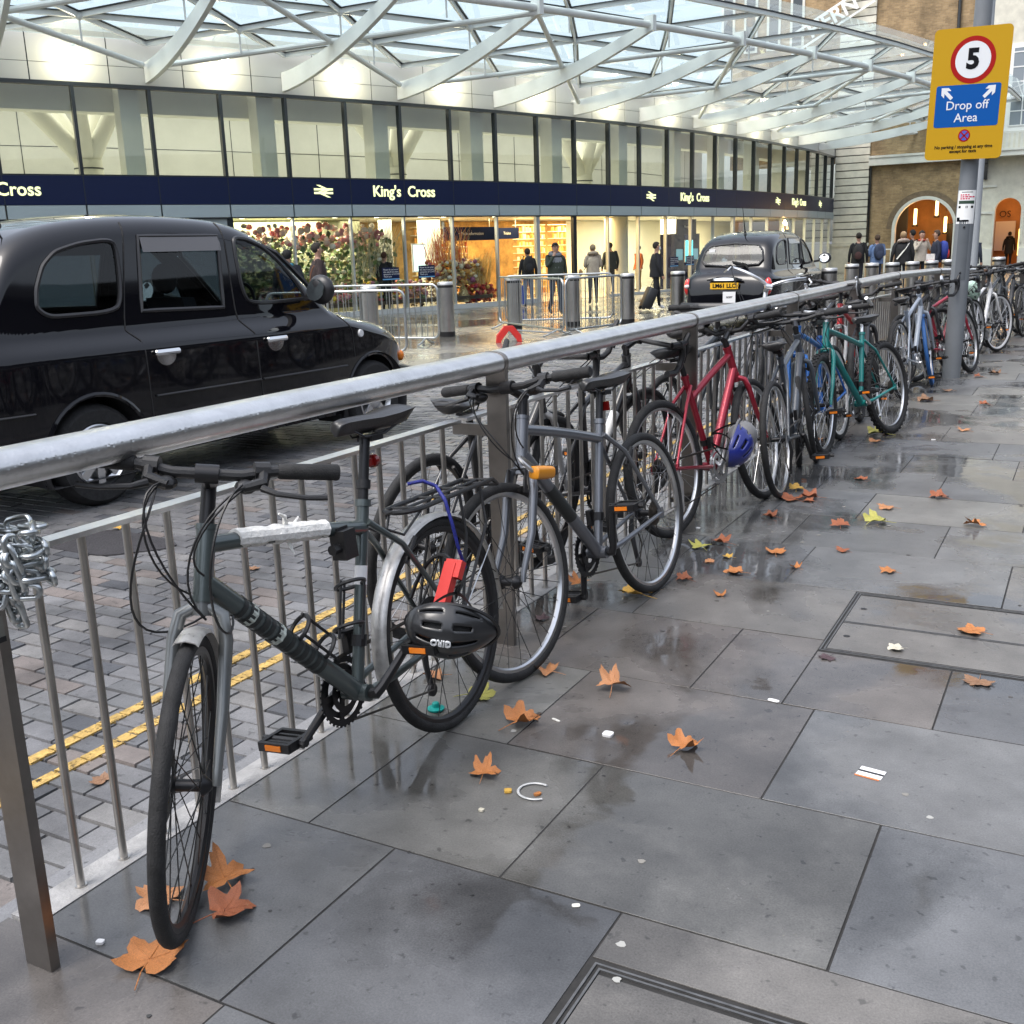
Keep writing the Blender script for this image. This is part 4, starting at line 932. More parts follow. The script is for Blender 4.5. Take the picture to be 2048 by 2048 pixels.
# x: 0 at the front hub, forward positive; z above the road
TOP = sm([(-3.86,.62),(-3.84,.86),(-3.76,1.06),(-3.58,1.16),(-3.50,1.24),(-3.38,1.52),(-3.22,1.72),(-2.9,1.83),(-2.4,1.88),(-1.9,1.885),(-1.4,1.86),(-1.08,1.77),(-.80,1.56),(-.52,1.30),(-.34,1.13),(-.1,1.06),(.3,.97),(.52,.88),(.64,.74),(.68,.60)])
BOT = sm([(-3.86,.40),(-3.7,.30),(-3.2,.26),(.3,.26),(.6,.30),(.68,.40)])
WID = sm([(-3.86,.66),(-3.78,.78),(-3.5,.86),(-3.0,.885),(-1,.885),(-.2,.87),(.3,.82),(.55,.72),(.66,.55),(.68,.48)])
BELT = lambda x: 1.14
def half(x, z):
    """half width of the body side at height z"""
    W = ip(x, WID); zt = ip(x, TOP); zb = ip(x, BOT)
    if z < .40: f = .93+.07*max(0,(z-zb))/max(.01,.40-zb)
    elif z < .98: f = 1.0
    elif z < 1.15: t = (z-.98)/.17; f = 1-.125*t*t*(3-2*t)
    else: f = .875-.135*(z-1.15)/.72
    y = W*f
    # round into the top
    r = .17 if zt > 1.2 else .14; dz = zt-z
    if dz < r: y *= math.sqrt(max(0, 1-((r-dz)/r)**2))*.30+.70 if dz > 0 else .70
    return y
def cab_section(x):
    W = ip(x, WID); zt = ip(x, TOP); zb = ip(x, BOT); S = []
    n1 = 70; z_edge = zt-.012
    for k in range(n1+1): z = zb+(z_edge-zb)*k/n1; S.append((half(x,z), z))
    y0 = S[-1][0]; crown = .035 if zt > 1.2 else .03
    for k in range(1, 11): t = k/10; y = y0*(1-t); S.append((y, z_edge+crown*(1-(y/max(y0,.01))**2)))
    return S
WIN = {  # outlines on the side, (x, z), and the frame seams
 'rear_quarter_window': [(-3.10,1.27),(-3.135,1.31),(-3.11,1.42),(-3.03,1.56),(-2.92,1.645),(-2.72,1.695),(-2.43,1.72),(-2.50,1.25),(-3.04,1.245)],
 'rear_door_window': [(-2.345,1.24),(-2.245,1.735),(-1.52,1.735),(-1.60,1.22)],
 'front_door_window': [(-1.38,1.225),(-1.375,1.725),(-1.22,1.71),(-1.06,1.655),(-.92,1.55),(-.76,1.36),(-.70,1.25),(-.74,1.235)]}
for _k in WIN:
    if _k == 'rear_door_window': continue
    for _f in (.14,.25,.25):
        _w = WIN[_k]; _o = []
        for _i in range(len(_w)):
            (a0,a1),(c0,c1) = _w[_i], _w[(_i+1)%len(_w)]; _o += [(a0+(c0-a0)*_f, a1+(c1-a1)*_f), (c0+(a0-c0)*_f, c1+(a1-c1)*_f)]
        WIN[_k] = _o
def inpoly(x, y, P):
    c = False; n = len(P)
    for i in range(n):
        (x1,y1),(x2,y2) = P[i], P[i-1]
        if (y1 > y) != (y2 > y) and x < (x2-x1)*(y-y1)/(y2-y1)+x1: c = not c
    return c
HUBS = ((0,.335), (-2.886,.335)); ARCH = .405
REARW = [(-.50,1.28),(-.56,1.36),(-.53,1.52),(-.44,1.62),(0,1.66),(.44,1.62),(.53,1.52),(.56,1.36),(.50,1.28),(0,1.24)]
FRONTW = [(-.62,1.20),(-.56,1.60),(-.45,1.67),(0,1.70),(.45,1.67),(.56,1.60),(.62,1.20),(0,1.17)]
def taxi(label, loc, rotz, plate=None):
    t = thing('taxi', label, 'taxi', loc, (0,0,rotz), 'black cabs'); t.scale = (1,1,1.025); N = 210
    xs = [-3.86+(4.54)*k/N for k in range(N+1)]; secs = [cab_section(x) for x in xs]; P = len(secs[0])
    for side in (1,):
        pass
    b_ = MB(); vs = []
    for x, S in zip(xs, secs):
        vs += [(x, -y, z) for y, z in S] + [(x, y, z) for y, z in reversed(S[:-1])]
    n = 2*P-1; fs = []
    for i in range(N):
        for k in range(n-1):
            a = (i*n+k, (i+1)*n+k, (i+1)*n+k+1, i*n+k+1)
            cx = sum(vs[q][0] for q in a)/4; cy = sum(vs[q][1] for q in a)/4; cz = sum(vs[q][2] for q in a)/4
            if abs(cy) > .5 and any(inpoly(cx, cz, w_) for w_ in WIN.values()): continue
            if abs(cy) > .55 and any((cx-hx)**2+(cz-hz)**2 < ARCH**2 for hx, hz in HUBS): continue
            if cx < -3.2 and inpoly(cy, cz, REARW) and cz > 1.25: continue
            if cx > -1.12 and abs(cy) < .60 and inpoly(cy, cz, FRONTW): continue
            fs.append(a)
    vs2 = vs+[(xs[0],0,.5),(xs[-1],0,.5)]
    for k in range(n-1): fs.append((k+1, k, len(vs))); fs.append((N*n+k, N*n+k+1, len(vs)+1))
    b_.add(vs2, fs); b_.build('body', M_['cab_paint'], t, smooth=50, fix=True)
    sidew = lambda x, z, off: half(x, z)+off
    for s_ in (-1, 1):
        for nm, w_ in WIN.items():
            q = MB(); loop = []
            for i in range(len(w_)):
                a, c = V((*w_[i],0)), V((*w_[(i+1)%len(w_)],0))
                for k in range(1 if len(w_) > 5 else 6): p = a.lerp(c, k/(1 if len(w_) > 5 else 6)); loop.append((p.x, p.y))
            cx = sum(p[0] for p in loop)/len(loop); cz = sum(p[1] for p in loop)/len(loop)
            rings = []
            for f in (1.0,.75,.5,.25): rings.append([(cx+(x-cx)*f, s_*(sidew(cx+(x-cx)*f, cz+(z-cz)*f, -.006)), cz+(z-cz)*f) for x,z in loop])
            vv = [p for r in rings for p in r]; L_ = len(loop); ff = []
            for r in range(3):
                for k in range(L_): ff.append((r*L_+k, r*L_+(k+1)%L_, (r+1)*L_+(k+1)%L_, (r+1)*L_+k))
            vv.append((cx, s_*sidew(cx,cz,-.006), cz)); ff += [(3*L_+k, 3*L_+(k+1)%L_, len(vv)-1) for k in range(L_)]
            q.add(vv, ff); wo = q.build(nm, M_['cab_rear_glass'], t, smooth=60)
            q = MB(); q.tube([(x, s_*sidew(x,z,.0), z) for x,z in loop], .016, 6, closed=True, flat=1); q.build('window_seal', M_['cab_trim'], wo)
        # tinted rain deflector over the side windows
        q = MB(); q.loft([[(x, s_*sidew(x,z,.012+.03*(1.75-z)), z) for x in (-2.24+.72*k/6 for k in range(7))] for z in (1.745,1.69,1.63)], cap=False); q.build('wind_deflector', pm('deflector', (.10,.09,.09), .1, coat=1), t, smooth=60, fix=False)
        # seams
        for S in ([(-2.33,1.83),(-2.36,1.75),(-2.50,1.2),(-2.515,1.12),(-2.45,1.05),(-2.44,.45)], [(-1.44,1.83),(-1.455,1.75),(-1.49,1.2),(-1.48,1.12),(-1.41,1.02),(-1.385,.36)], [(-.37,1.08),(-.28,.95),(-.26,.70)]):
            pts = []
            for a, c in zip(S, S[1:]):
                for k in range(8): p = V((*a,0)).lerp(V((*c,0)), k/8); pts.append((p.x, s_*sidew(p.x,p.y,.0005), p.y))
            q = MB(); q.tube(pts, .006, 5); q.build('door_seam', M_['rubber'], t)
        for a, c in ((-2.40,-1.40),(-1.375,-.38),(-3.72,-3.33)):
            q = MB(); q.tube([(a+(c-a)*k/8, s_*sidew(a+(c-a)*k/8,.67,.004), .67) for k in range(9)], .016, 6, flat=.5); q.build('rub_strip', M_['cab_trim'], t)
        for x, z in ((-2.28,.96),(-1.21,.96)):
            q = MB(); y = s_*sidew(x,z,.022); q.tube([(x-.11,y,z),(x-.10,y,z+.0),(x+.10,y,z),(x+.11,y,z)], [.012,.021,.021,.012], 10)
            h_ = q.build('door_handle', M_['chrome'], t)
            q = MB(); q.prism([(.085*math.cos(a), .075*math.sin(a)) for a in [math.pi+math.pi*k/10 for k in range(11)]], -.004, .006, frame((x, s_*sidew(x,z-.03,.002), z-.018), (1,0,0), (0,0,1), (0,-1,0))); q.build('handle_cup', M_['chrome'], h_)
        q = MB(); q.lathe([(0,.02),(.03,.018),(.034,0)], 16, frame((-.17, s_*sidew(-.17,.92,-.002), .92), (1,0,0), (0,0,1), (0,s_,0))); q.build('side_repeater', M_['white_plastic'], t)
        # arch lips and liners
        for hx, hz in HUBS:
            q = MB(); A = [R_(-22)+(math.pi+R_(44))*k/26 for k in range(27)]
            q.tube([(hx+ARCH*math.cos(a), s_*sidew(hx+ARCH*math.cos(a), hz+ARCH*math.sin(a), -.004), hz+ARCH*math.sin(a)) for a in A], .018, 6); q.build('arch_lip', M_['cab_paint'], t)
            q = MB(); q.loft([[(hx+ARCH*1.02*math.cos(a), s_*y, hz+ARCH*1.02*math.sin(a)) for a in A] for y in (.875,.50)], cap=False); q.add([(hx+ARCH*1.02*math.cos(a), s_*.50, hz+ARCH*1.02*math.sin(a)) for a in A], [tuple(range(27))]); q.build('arch_liner', M_['cab_inside'], t, fix=False)
            Mw = frame((hx, s_*.775, hz), (1,0,0), (0,0,-s_) , (0,s_,0)) if s_ > 0 else frame((hx, s_*.775, hz), (1,0,0), (0,0,1), (0,-1,0))
            q = MB(); q.lathe([(.205,.06),(.22,.085),(.30,.088),(.33,.06),(.342,.0),(.342,-.05),(.33,-.09),(.2,-.09)], 40, Mw); wh = q.build('wheel', M_['rubber'], t, smooth=40)
            q = MB(); q.lathe([(.21,.075),(.20,.082),(.185,.06),(.165,.05)], 36, Mw); q.lathe([(.09,.062),(.075,.075),(.045,.09),(0,.094)], 28, Mw); q.lathe([(.21,.02),(.0,.02)], 20, Mw)
            for k in range(8):
                a = 2*math.pi*k/8; c_ = math.cos(a); d_ = math.sin(a); q.bar(Mw @ V((.06*c_,.06*d_,.062)), Mw @ V((.19*c_,.19*d_,.058)), .055, .012, up=Mw.to_3x3() @ V((0,0,1)))
            q.build('hub_cap', M_['alloy'], wh)
        # mirror
        q = MB(); q.ball((-.80, s_*1.03, 1.31), (.07,.13,.115), 18, 12); q.bar((-.74,s_*.80,1.24),(-.78,s_*.98,1.27),.05,.04); mi = q.build('wing_mirror', M_['cab_trim'], t)
        q = MB(); q.lathe([(0,.004),(.085,.0)], 24, frame((-.872, s_*1.03, 1.31), (0,1.25,0), (.28,0,1), (-1,0,.28)) @ Matrix.Diagonal((1.12,1,1,1))); q.build('mirror_glass', pm('mirror_glass', (.75,.8,.78), .03, metal=1), mi)
        # head lamp, rear lamp
        q = MB(); q.ball((.50, s_*.60, .70), (.13,.12,.12), 16, 10); q.build('headlight', M_['lamp_clear'], t)
        q = MB(); q.ball((.56, s_*.70, .66), (.04,.04,.05), 10, 6); q.build('indicator', M_['orange_reflector'], t)
        q = MB(); q.ball((-3.72, s_*.77, .86), (.085,.075,.165), 16, 12); rl = q.build('rear_light', M_['lamp_red'], t)
        q = MB(); q.ball((-3.75, s_*.765, .87), (.078,.066,.05), 14, 8); q.build('clear_lens', M_['lamp_clear'], rl)
    # bumpers
    for x, d in ((-3.80,-1),(.60,1)):
        q = MB(); pts = []
        for k in range(17):
            y = -.86+1.72*k/16; e = abs(y)/.86; pts.append((x+d*(.10-.22*max(0,e-.55)**1.5*2.2), y, .46))
        q.tube(pts, .085, 10, flat=1.25); q.build('bumper', M_['cab_trim'], t)
    # glass front and rear
    def pane(nm, xf, poly, off):
        q = MB(); L_ = len(poly); cz = sum(p[1] for p in poly)/L_
        rr_ = [[(xf(y*f, cz+(z-cz)*f)+off, y*f, cz+(z-cz)*f) for y,z in poly] for f in (1.06,.7,.35)]
        vv = [p for r in rr_ for p in r]; ff = [(r*L_+k, r*L_+(k+1)%L_, (r+1)*L_+(k+1)%L_, (r+1)*L_+k) for r in range(2) for k in range(L_)]
        vv.append((xf(0,cz)+off,0,cz)); ff += [(2*L_+k, 2*L_+(k+1)%L_, len(vv)-1) for k in range(L_)]
        q.add(vv, ff); o = q.build(nm, M_['cab_rear_glass'], t, smooth=60)
        q = MB(); q.tube([(xf(y*1.04,cz+(z-cz)*1.04)+off, y*1.04, cz+(z-cz)*1.04) for y,z in poly], .02, 6, closed=True); q.build('window_seal', M_['cab_trim'], o)
        return o
    def xr(y, z):
        for k in range(1200):
            x = -3.62+k*.0005
            if ip(x, TOP)+.02 >= z: return x
        return -3.2
    def xf_(y, z):
        for k in range(2800):
            x = -.2-k*.0005
            if ip(x, TOP)+.02 >= z: return x
        return -1.1
    poly = []
    for i in range(len(REARW)):
        a, c = REARW[i], REARW[(i+1)%len(REARW)]
        for k in range(4): poly.append((a[0]+(c[0]-a[0])*k/4, a[1]+(c[1]-a[1])*k/4))
    rw = pane('rear_window', xr, poly, -.012)
    poly = []
    for i in range(len(FRONTW)):
        a, c = FRONTW[i], FRONTW[(i+1)%len(FRONTW)]
        for k in range(4): poly.append((a[0]+(c[0]-a[0])*k/4, a[1]+(c[1]-a[1])*k/4))
    pane('windscreen', xf_, poly, .012)
    q = MB(); q.bar((xr(0,1.27)-.045,-.30,1.27),(xr(0,1.32)-.04,-.02,1.325),.03,.03); q.bar((xr(0,1.23)-.05,-.34,1.20),(xr(0,1.29)-.045,-.25,1.29),.025,.025); q.build('rear_wiper', M_['rubber'], t)
    q = MB(); q.tube([(-2.9,-.05,1.86),(-3.2,-.09,2.35)], [.012,.004], 6); q.lathe([(0,.06),(.02,.04),(.03,0)], 10, Matrix.Translation((-2.9,-.05,1.85))); q.build('aerial', M_['rubber'], t)
    # boot handle, plates
    xb = -3.885
    q = MB(); q.loft([[(xb+.03, y, 1.0-.0), (xb-.02-.01*(1-abs(y)/.32), y, 1.0-.02), (xb-.02, y, 1.0+.035*(1-(abs(y)/.34)**2)), (xb+.05, y, 1.0+.06*(1-(abs(y)/.34)**2))] for y in (-.33,-.28,-.2,-.1,-.05,0,.05,.1,.2,.28,.33)]); q.build('boot_handle', M_['chrome'], t)
    q = MB(); q.box((xb-.005,0,.88),(.02,.535,.12)); pl = q.build('number_plate', pm('plate_yellow', (.75,.42,.02), .35) if plate else M_['cab_trim'], t, smooth=0)
    Mp = frame((xb-.017,0,.88), (0,-1,0), (0,0,1), (-1,0,0))
    if plate: text(plate, .105, M_['sign_black'], 'lettering', pl, Mp, depth=.003, bold=.004, xs=1.0)
    if plate:
        q = MB(); q.box((xb-.012,-.10,.665),(.012,.24,.21)); p2_ = q.build('licence_plate', M_['white_plastic'], t, smooth=0)
        text('16207', .05, M_['sign_black'], 'lettering', p2_, frame((xb-.019,-.10,.665), (0,-1,0), (0,0,1), (-1,0,0)), depth=.002, bold=.002)
        q = MB(); q.box((xr(.42,1.55)-.03,.42,1.53),(.004,.12,.09)); q.build('window_sticker', M_['white_plastic'], rw, smooth=0)
    # inside: floor, seats, partition, dash, wheel
    q = MB(); q.bb(-3.5,.2,-.70,.70,.34,.40); q.bb(-3.48,-3.40,-.72,.72,.40,1.22); q.bb(-.45,-.40,-.7,.7,.4,1.08); q.build('floor', M_['cab_inside'], t, smooth=0)
    q = MB(); q.bb(-3.36,-2.85,-.62,.62,.40,.80); q.bb(-3.42,-3.22,-.62,.62,.80,1.32); q.build('rear_seat', M_['seat_cloth'], t, smooth=0)
    q = MB(); q.bb(-1.72,-1.25,-.62,-.12,.40,.82)
    q.loft([[(-1.70-.02*k, y*(1-.02*k), .80+.1*k) for y in (-.60,-.14)]+[(-1.58-.02*k, y*(1-.02*k), .80+.1*k) for y in (-.14,-.60)] for k in range(6)]); q.ball((-1.80,-.37,1.44),(.06,.13,.11),12,8); q.build('driver_seat', M_['seat_cloth'], t)
    q = MB(); q.bb(-.98,-.45,-.70,.70,.95,1.14); q.build('dashboard', pm('dash', (.10,.11,.115), .7), t, smooth=0)
    q = MB(); q.tube([( -1.08+.055*math.sin(a), -.36+.185*math.cos(a), 1.20+.175*math.sin(a)) for a in [2*math.pi*k/28 for k in range(28)]], .014, 8, closed=True); q.tube([(-1.08,-.36,1.20),(-.9,-.36,1.06)], .03, 8); q.bar((-1.08,-.54,1.2),(-1.08,-.18,1.2),.03,.02); q.build('steering_wheel', M_['cab_trim'], t)
    return t
R0 = gp(204, 1008, ROAD_Z); hd = R_(4.4); dv = V((math.sin(hd), math.cos(hd), 0)); F0 = R0+dv*2.886; nv = V((dv.y,-dv.x,0))
taxi1 = taxi('nearer black cab, seen side on behind the handrail, its nose pointing right', tuple(F0-nv*.80), R_(90)-hd)
tl = gp(1448, 664, ROAD_Z); hd2 = R_(2)
dv2 = V((math.sin(hd2), math.cos(hd2), 0))
taxi2 = taxi('farther black cab, seen from behind with red rear lights and yellow number plate', tuple(tl+dv2*3.86), R_(90)-hd2, 'LM61 LLC'); taxi2.scale = (1,1,.955)
# ================================================================ BICYCLES
WHEELS = {}
def wheel_meshes(R, tw, rim_m, spoke_m, tyre_m, knob, disc, cass, rimdepth):
    key = (R, tw, rim_m, spoke_m, tyre_m, knob, disc, cass, rimdepth)
    if key in WHEELS: return WHEELS[key]
    # axle along local y
    Mx = Matrix.Rotation(R_(90), 4, 'X')
    rt = R-tw                                        # rim bead radius about
    q = MB(); N = 56
    prof = [(R-tw+tw*math.cos(a), tw*1.0*math.sin(a)) for a in [R_(-150)+R_(300)*k/12 for k in range(13)]]
    q.lathe(prof, N, Mx)
    if knob:
        for k in range(44):
            a = 2*math.pi*k/44
            for b_, off in ((0,0),(.55,.5),(-.55,.5)):
                aa = a+off*2*math.pi/44; rr = R-tw+tw*math.cos(b_)+.002; c = V((rr*math.cos(aa), 0, rr*math.sin(aa)))+V((0,tw*math.sin(b_),0))
                q.box(c, (.009,.013,.016), Matrix.Rotation(-aa,3,'Y'))
    ty = q.mesh('tyre', M_[tyre_m], 40)
    q = MB(); ri = R-2*tw+.004
    q.lathe([(ri,-.011),(ri,.011),(ri-.010,.010),(ri-rimdepth,.004),(ri-rimdepth,-.004),(ri-.010,-.010),(ri,-.011)], N, Mx); rim = q.mesh('rim', M_[rim_m], 30)
    q = MB(); ns = 28; rh = .022
    for k in range(ns):
        s_ = 1 if k % 2 else -1; a = 2*math.pi*k/ns; b_ = a+(R_(46) if (k//2) % 2 else R_(-46))
        q.tube([(rh*math.cos(b_), s_*.030, rh*math.sin(b_)), ((ri-rimdepth)*math.cos(a), s_*.002, (ri-rimdepth)*math.sin(a))], .0014, 4, cap=False)
    sp = q.mesh('spokes', M_[spoke_m], 60)
    q = MB(); q.lathe([(0,-.052),(.006,-.05),(.012,-.046),(.022,-.034),(.024,-.03),(.013,-.024),(.013,.024),(.024,.03),(.022,.034),(.012,.046),(.006,.05),(0,.052)], 16, Mx)
    if disc: q.lathe([(.05,.041),(.08,.041),(.08,.043),(.05,.043)], 24, Mx)
    hub = q.mesh('hub', M_['black_metal'], 40)
    cs = None
    if cass:
        q = MB()
        for k in range(7):
            r_ = .052-.0042*k; y = -.034-.0032*k
            q.lathe([(.012,y),(r_,y),(r_,y-.0018),(.012,y-.0018)], 22, Mx)
        cs = q.mesh('cassette', M_['chain_metal'], 30)
    WHEELS[key] = (ty, rim, sp, hub, cs); return WHEELS[key]
SADDLE = None
def saddle_mesh():
    q = MB(); R2 = []
    for x, hw, zt, th in ((.145,.012,-.012,.02),(.14,.020,-.004,.03),(.11,.024,.0,.035),(.05,.030,.0,.036),(-.01,.044,-.001,.036),(-.06,.066,.004,.04),(-.10,.076,.010,.045),(-.128,.070,.012,.045),(-.14,.05,.008,.03)):
        ring = []
        for k in range(14):
            a = 2*math.pi*k/14; y = hw*math.cos(a); z = math.sin(a)
            ring.append((x, y*(1 if z > -.2 else .82), zt+(z*.012 if z > 0 else z*th)-(.006*(y/hw)**2 if z > 0 else 0)))
        R2.append(ring)
    q.loft(R2); return q.mesh('saddle', M_['saddle_black'], 60)
M_['saddle_black'] = pm('saddle_black', (.02,.02,.021), .38, coat=.15, bump=.1, bs=200)
def rod_mesh(): 
    q = MB()
    for s_ in (-.022,.022): q.tube([(.09,s_*.4,-.022),(.05,s_,-.045),(-.04,s_,-.045),(-.09,s_*1.4,-.025)], .0035, 6)
    q.box((0,0,-.05),(.05,.05,.018)); return q.mesh('saddle_rails', M_['black_metal'], 40)
PED = {}
def bike(label, rear, front, col, lean=7, steer=0, R=.345, tw=.018, bar='flat', col2=None, fork=None, z0=0.0, crank=30, seat=.0, bh=.0, tyre='rubber', rim='black_metal', spoke='spoke_steel', knob=False, rimdepth=.012,
         slope=.06, opts=(), metal=.0, hd=None, rad=1.0, wb=None, bartape='black_plastic', seatpost='black_metal', accent=None, side=None, turn=0):
    global SADDLE
    r3, f3 = V((*rear, z0)), V((*front, z0)); d = f3-r3; WB = wb or d.length; hdg = math.atan2(d.y, d.x)
    # the lean is towards the railing (or away from it for the bikes on the road side)
    left = V((-math.sin(hdg), math.cos(hdg), 0)); tow = V((-1,0,0)) if side is None else V((1,0,0))
    ln = R_(lean)*(1 if left.dot(tow) < 0 else -1)
    t = thing('bicycle', label, 'bicycle', tuple(r3), (ln, 0, hdg), 'bicycles locked to the railing')
    FM = col if not isinstance(col, tuple) else pm('frame_paint', col, .32, metal=metal, coat=.5, var=.08, vs=12)
    FK = FM if fork is None else (fork if not isinstance(fork, tuple) else pm('fork_paint', fork, .32, metal=metal, coat=.5, var=.08, vs=12))
    wm = wheel_meshes(R, tw, rim, spoke, tyre, knob, 'disc' in opts, True, rimdepth); wmf = wheel_meshes(R, tw, rim, spoke, tyre if 'ftyre' not in opts else 'tyre_blue', knob, 'disc' in opts, False, rimdepth)
    def wheel(m5, M, spin):
        M = M @ Matrix.Rotation(spin, 4, 'Y'); o = put(m5[1], 'wheel', t, M)
        put(m5[0], 'tyre', o); put(m5[2], 'spokes', o); put(m5[3], 'hub', o)
        if m5[4]: put(m5[4], 'cassette', o)
        return o
    bb = V((.435, 0, .275)); sa, ha = R_(73), R_(71.5); sd_ = V((-math.cos(sa), 0, math.sin(sa)))
    stl = .49; stt = bb+sd_*stl; sadp = bb+sd_*(.665+seat)
    Fh = V((WB, 0, R)); hx = V((-math.cos(ha), 0, math.sin(ha))); hn = V((math.sin(ha), 0, math.cos(ha)))
    A0 = Fh-hn*.045; S = Matrix.Translation(A0) @ Matrix.Rotation(R_(steer), 4, hx) @ Matrix.Translation(-A0)
    cr = A0+hx*(R+.055); hb = cr+hx*.012; hl = .155; ht = hb+hx*hl; stem_b = ht+hx*(.05+bh)
    wheel(wm, Matrix.Translation((0,0,R)), 1.0); wheel(wmf, S @ Matrix.Translation(Fh), .4)
    # frame
    q = MB(); k_ = rad
    if 'stepthru' in opts: q.tube(bez([ht-hx*.06, hb.lerp(bb,.35)+V((0,0,.05)), bb+sd_*.2]), .018*k_, 10)
    else:
        tt0 = ht-hx*.035; tt1 = stt-sd_*slope
        q.tube(bez([tt0, tt0.lerp(tt1,.5)+V((0,0,.012)), tt1], 6), .0175*k_, 12, flat=1.0)
    q.tube([hb+hx*.04, bb], .0225*k_, 14); q.tube([bb, stt+sd_*.012], .0165, 12); q.tube([hb, ht], .0215, 14); q.tube([ht-hx*.0,ht+hx*.012], .024, 14); q.tube([hb-hx*.002,hb+hx*.01], .0245, 14)
    q.tube([bb+V((0,-.04,0)), bb+V((0,.04,0))], .023, 14); q.tube([stt-sd_*.004, stt+sd_*.014], .021, 12)
    for s_ in (-1, 1):
        dr = V((0, s_*.066, R)); q.tube([bb+V((-.02,s_*.030,0)), bb+V((-.10,s_*.050,.01)), dr], [.012,.011,.008], 8)
        q.tube([stt-sd_*.045+V((0,s_*.018,0)), stt.lerp(dr,.3)+V((0,s_*.025,0)), dr], [.010,.009,.007], 8); q.box(dr+V((.005,0,0)), (.045,.006,.04))
    q.build('frame', FM, t, smooth=50)
    if accent:
        q = MB(); a, b_ = hb+hx*.04, bb; q.tube([a.lerp(b_,.32), a.lerp(b_,.62)], .0233*k_, 14, cap=False); q.build('frame_decal', accent, t, smooth=60)
    # fork
    q = MB(); q.tube([cr-hx*.02, cr+hx*.012], .021, 12)
    for s_ in (-1, 1):
        e = Fh+V((0,s_*.058,0)); q.tube([cr+V((0,s_*.012,0)), cr+V((0,s_*.045,0))-hx*.018, cr+V((0,s_*.055,0))-hx*.07, (cr-hx*.22)+V((0,s_*.057,0))+hn*.006, e+hx*.03-hn*.0, e], [.015,.0155,.0155,.0135,.010,.009], 10)
    if 'susp' in opts:
        for s_ in (-1,1): q.tube([cr+V((0,s_*.055,0))-hx*.02, cr+V((0,s_*.055,0))-hx*.2], .019, 10)
    q.build('fork', FK, t, smooth=50, M=S)
    # seat
    q = MB(); q.tube([stt-sd_*.02, sadp-sd_*.045], .0140, 12); q.build('seat_post', M_[seatpost], t, smooth=50)
    if SADDLE is None: SADDLE = (saddle_mesh(), rod_mesh())
    Ms = Matrix.Translation(sadp+V((-.01,0,.0))) @ Matrix.Rotation(R_(-2 if 'noseup' not in opts else -10), 4, 'Y'); so = put(SADDLE[0], 'saddle', t, Ms); put(SADDLE[1], 'saddle_rails', so)
    # stem + bars (steered)
    S0 = S; S = Matrix.Translation(A0) @ Matrix.Rotation(R_(steer+turn), 4, hx) @ Matrix.Translation(-A0)
    bc = stem_b+hn*.085+hx*.012
    if bar == 'drop': bc = stem_b+hn*.10
    q = MB(); q.tube([ht, stem_b+hx*.012], .0165, 12); q.tube([stem_b-hn*.012, bc], [.018,.0155], 10); q.tube([bc+V((0,-.024,0)), bc+V((0,.024,0))], .021, 12); q.build('stem', M_['black_metal'] if 'silverbar' not in opts else M_['alloy'], t, M=S)
    barm = M_['alloy'] if 'silverbar' in opts else M_['black_plastic']
    hs = []
    if bar == 'flat':
        hw = .30 if 'wide' not in opts else .268; rise = .012 if 'riser' not in opts else .045
        P = lambda s_: [bc, bc+V((0,s_*.07,0)), bc+V((-.01,s_*.14,rise)), bc+V((-.035,s_*hw,rise*1.0))]
        q = MB(); q.tube(list(reversed(P(-1)))+P(1)[1:], .0125, 10); ho = q.build('handlebar', barm, t, M=S)
        for s_ in (-1, 1):
            p = P(s_); u = (p[3]-p[2]).normalized(); g_ = MB(); g_.tube([p[3]-u*.125, p[3]-u*.12, p[3]+u*.004, p[3]+u*.008], [.0145,.0175,.0185,.016], 12); g_.build('grip', M_['rubber'], ho)
            b_ = p[3]-u*.155; q = MB(); q.tube([b_-u*.02, b_+u*.012], .020, 10); q.tube([b_, b_+V((.035,0,-.02)), b_+V((.045,-s_*.04,-.03))], [.014,.014,.010], 8)
            q.tube([b_+V((.045,0,-.028)), b_+V((.065,s_*.03,-.034)), b_+V((.060,s_*.09,-.040)), b_+V((.062,s_*.135,-.036))], [.009,.0065,.006,.007], 8); q.ball(b_+V((.02,-s_*.035,-.032)), (.026,.024,.016), 8, 6); q.build('brake_lever', M_['black_plastic'], ho); hs.append(b_+V((.045,-s_*.03,-.025)))
            if 'barend' in opts: q = MB(); q.tube([p[3], p[3]+V((.05,0,.02)), p[3]+V((.11,-s_*.01,.05))], .0115, 8); q.build('bar_end', barm, ho)
    elif bar == 'swept':
        P = lambda s_: [bc, bc+V((.02,s_*.06,.05)), bc+V((.02,s_*.2,.09)), bc+V((-.08,s_*.27,.09)), bc+V((-.20,s_*.28,.085))]
        q = MB(); q.tube(bez(list(reversed(P(-1))),8)+bez(P(1),8)[1:], .0115, 10); ho = q.build('handlebar', barm, t, M=S)
        for s_ in (-1,1):
            p = P(s_); u = (p[4]-p[3]).normalized(); g_ = MB(); g_.tube([p[4]-u*.11, p[4]], .0165, 10); g_.build('grip', M_['rubber'], ho)
            q = MB(); b_ = p[4]-u*.13; q.tube([b_, b_+V((.02,s_*.02,-.02)), b_+V((-.09,s_*.03,-.045))], .006, 6); q.build('brake_lever', M_['alloy'], ho); hs.append(b_)
    else:
        P = lambda s_: [bc, bc+V((0,s_*.10,0)), bc+V((.01,s_*.19,0))]
        q = MB(); q.tube([P(-1)[2], P(-1)[1], bc, P(1)[1], P(1)[2]], .0125, 10); ho = q.build('handlebar', barm, t, M=S)
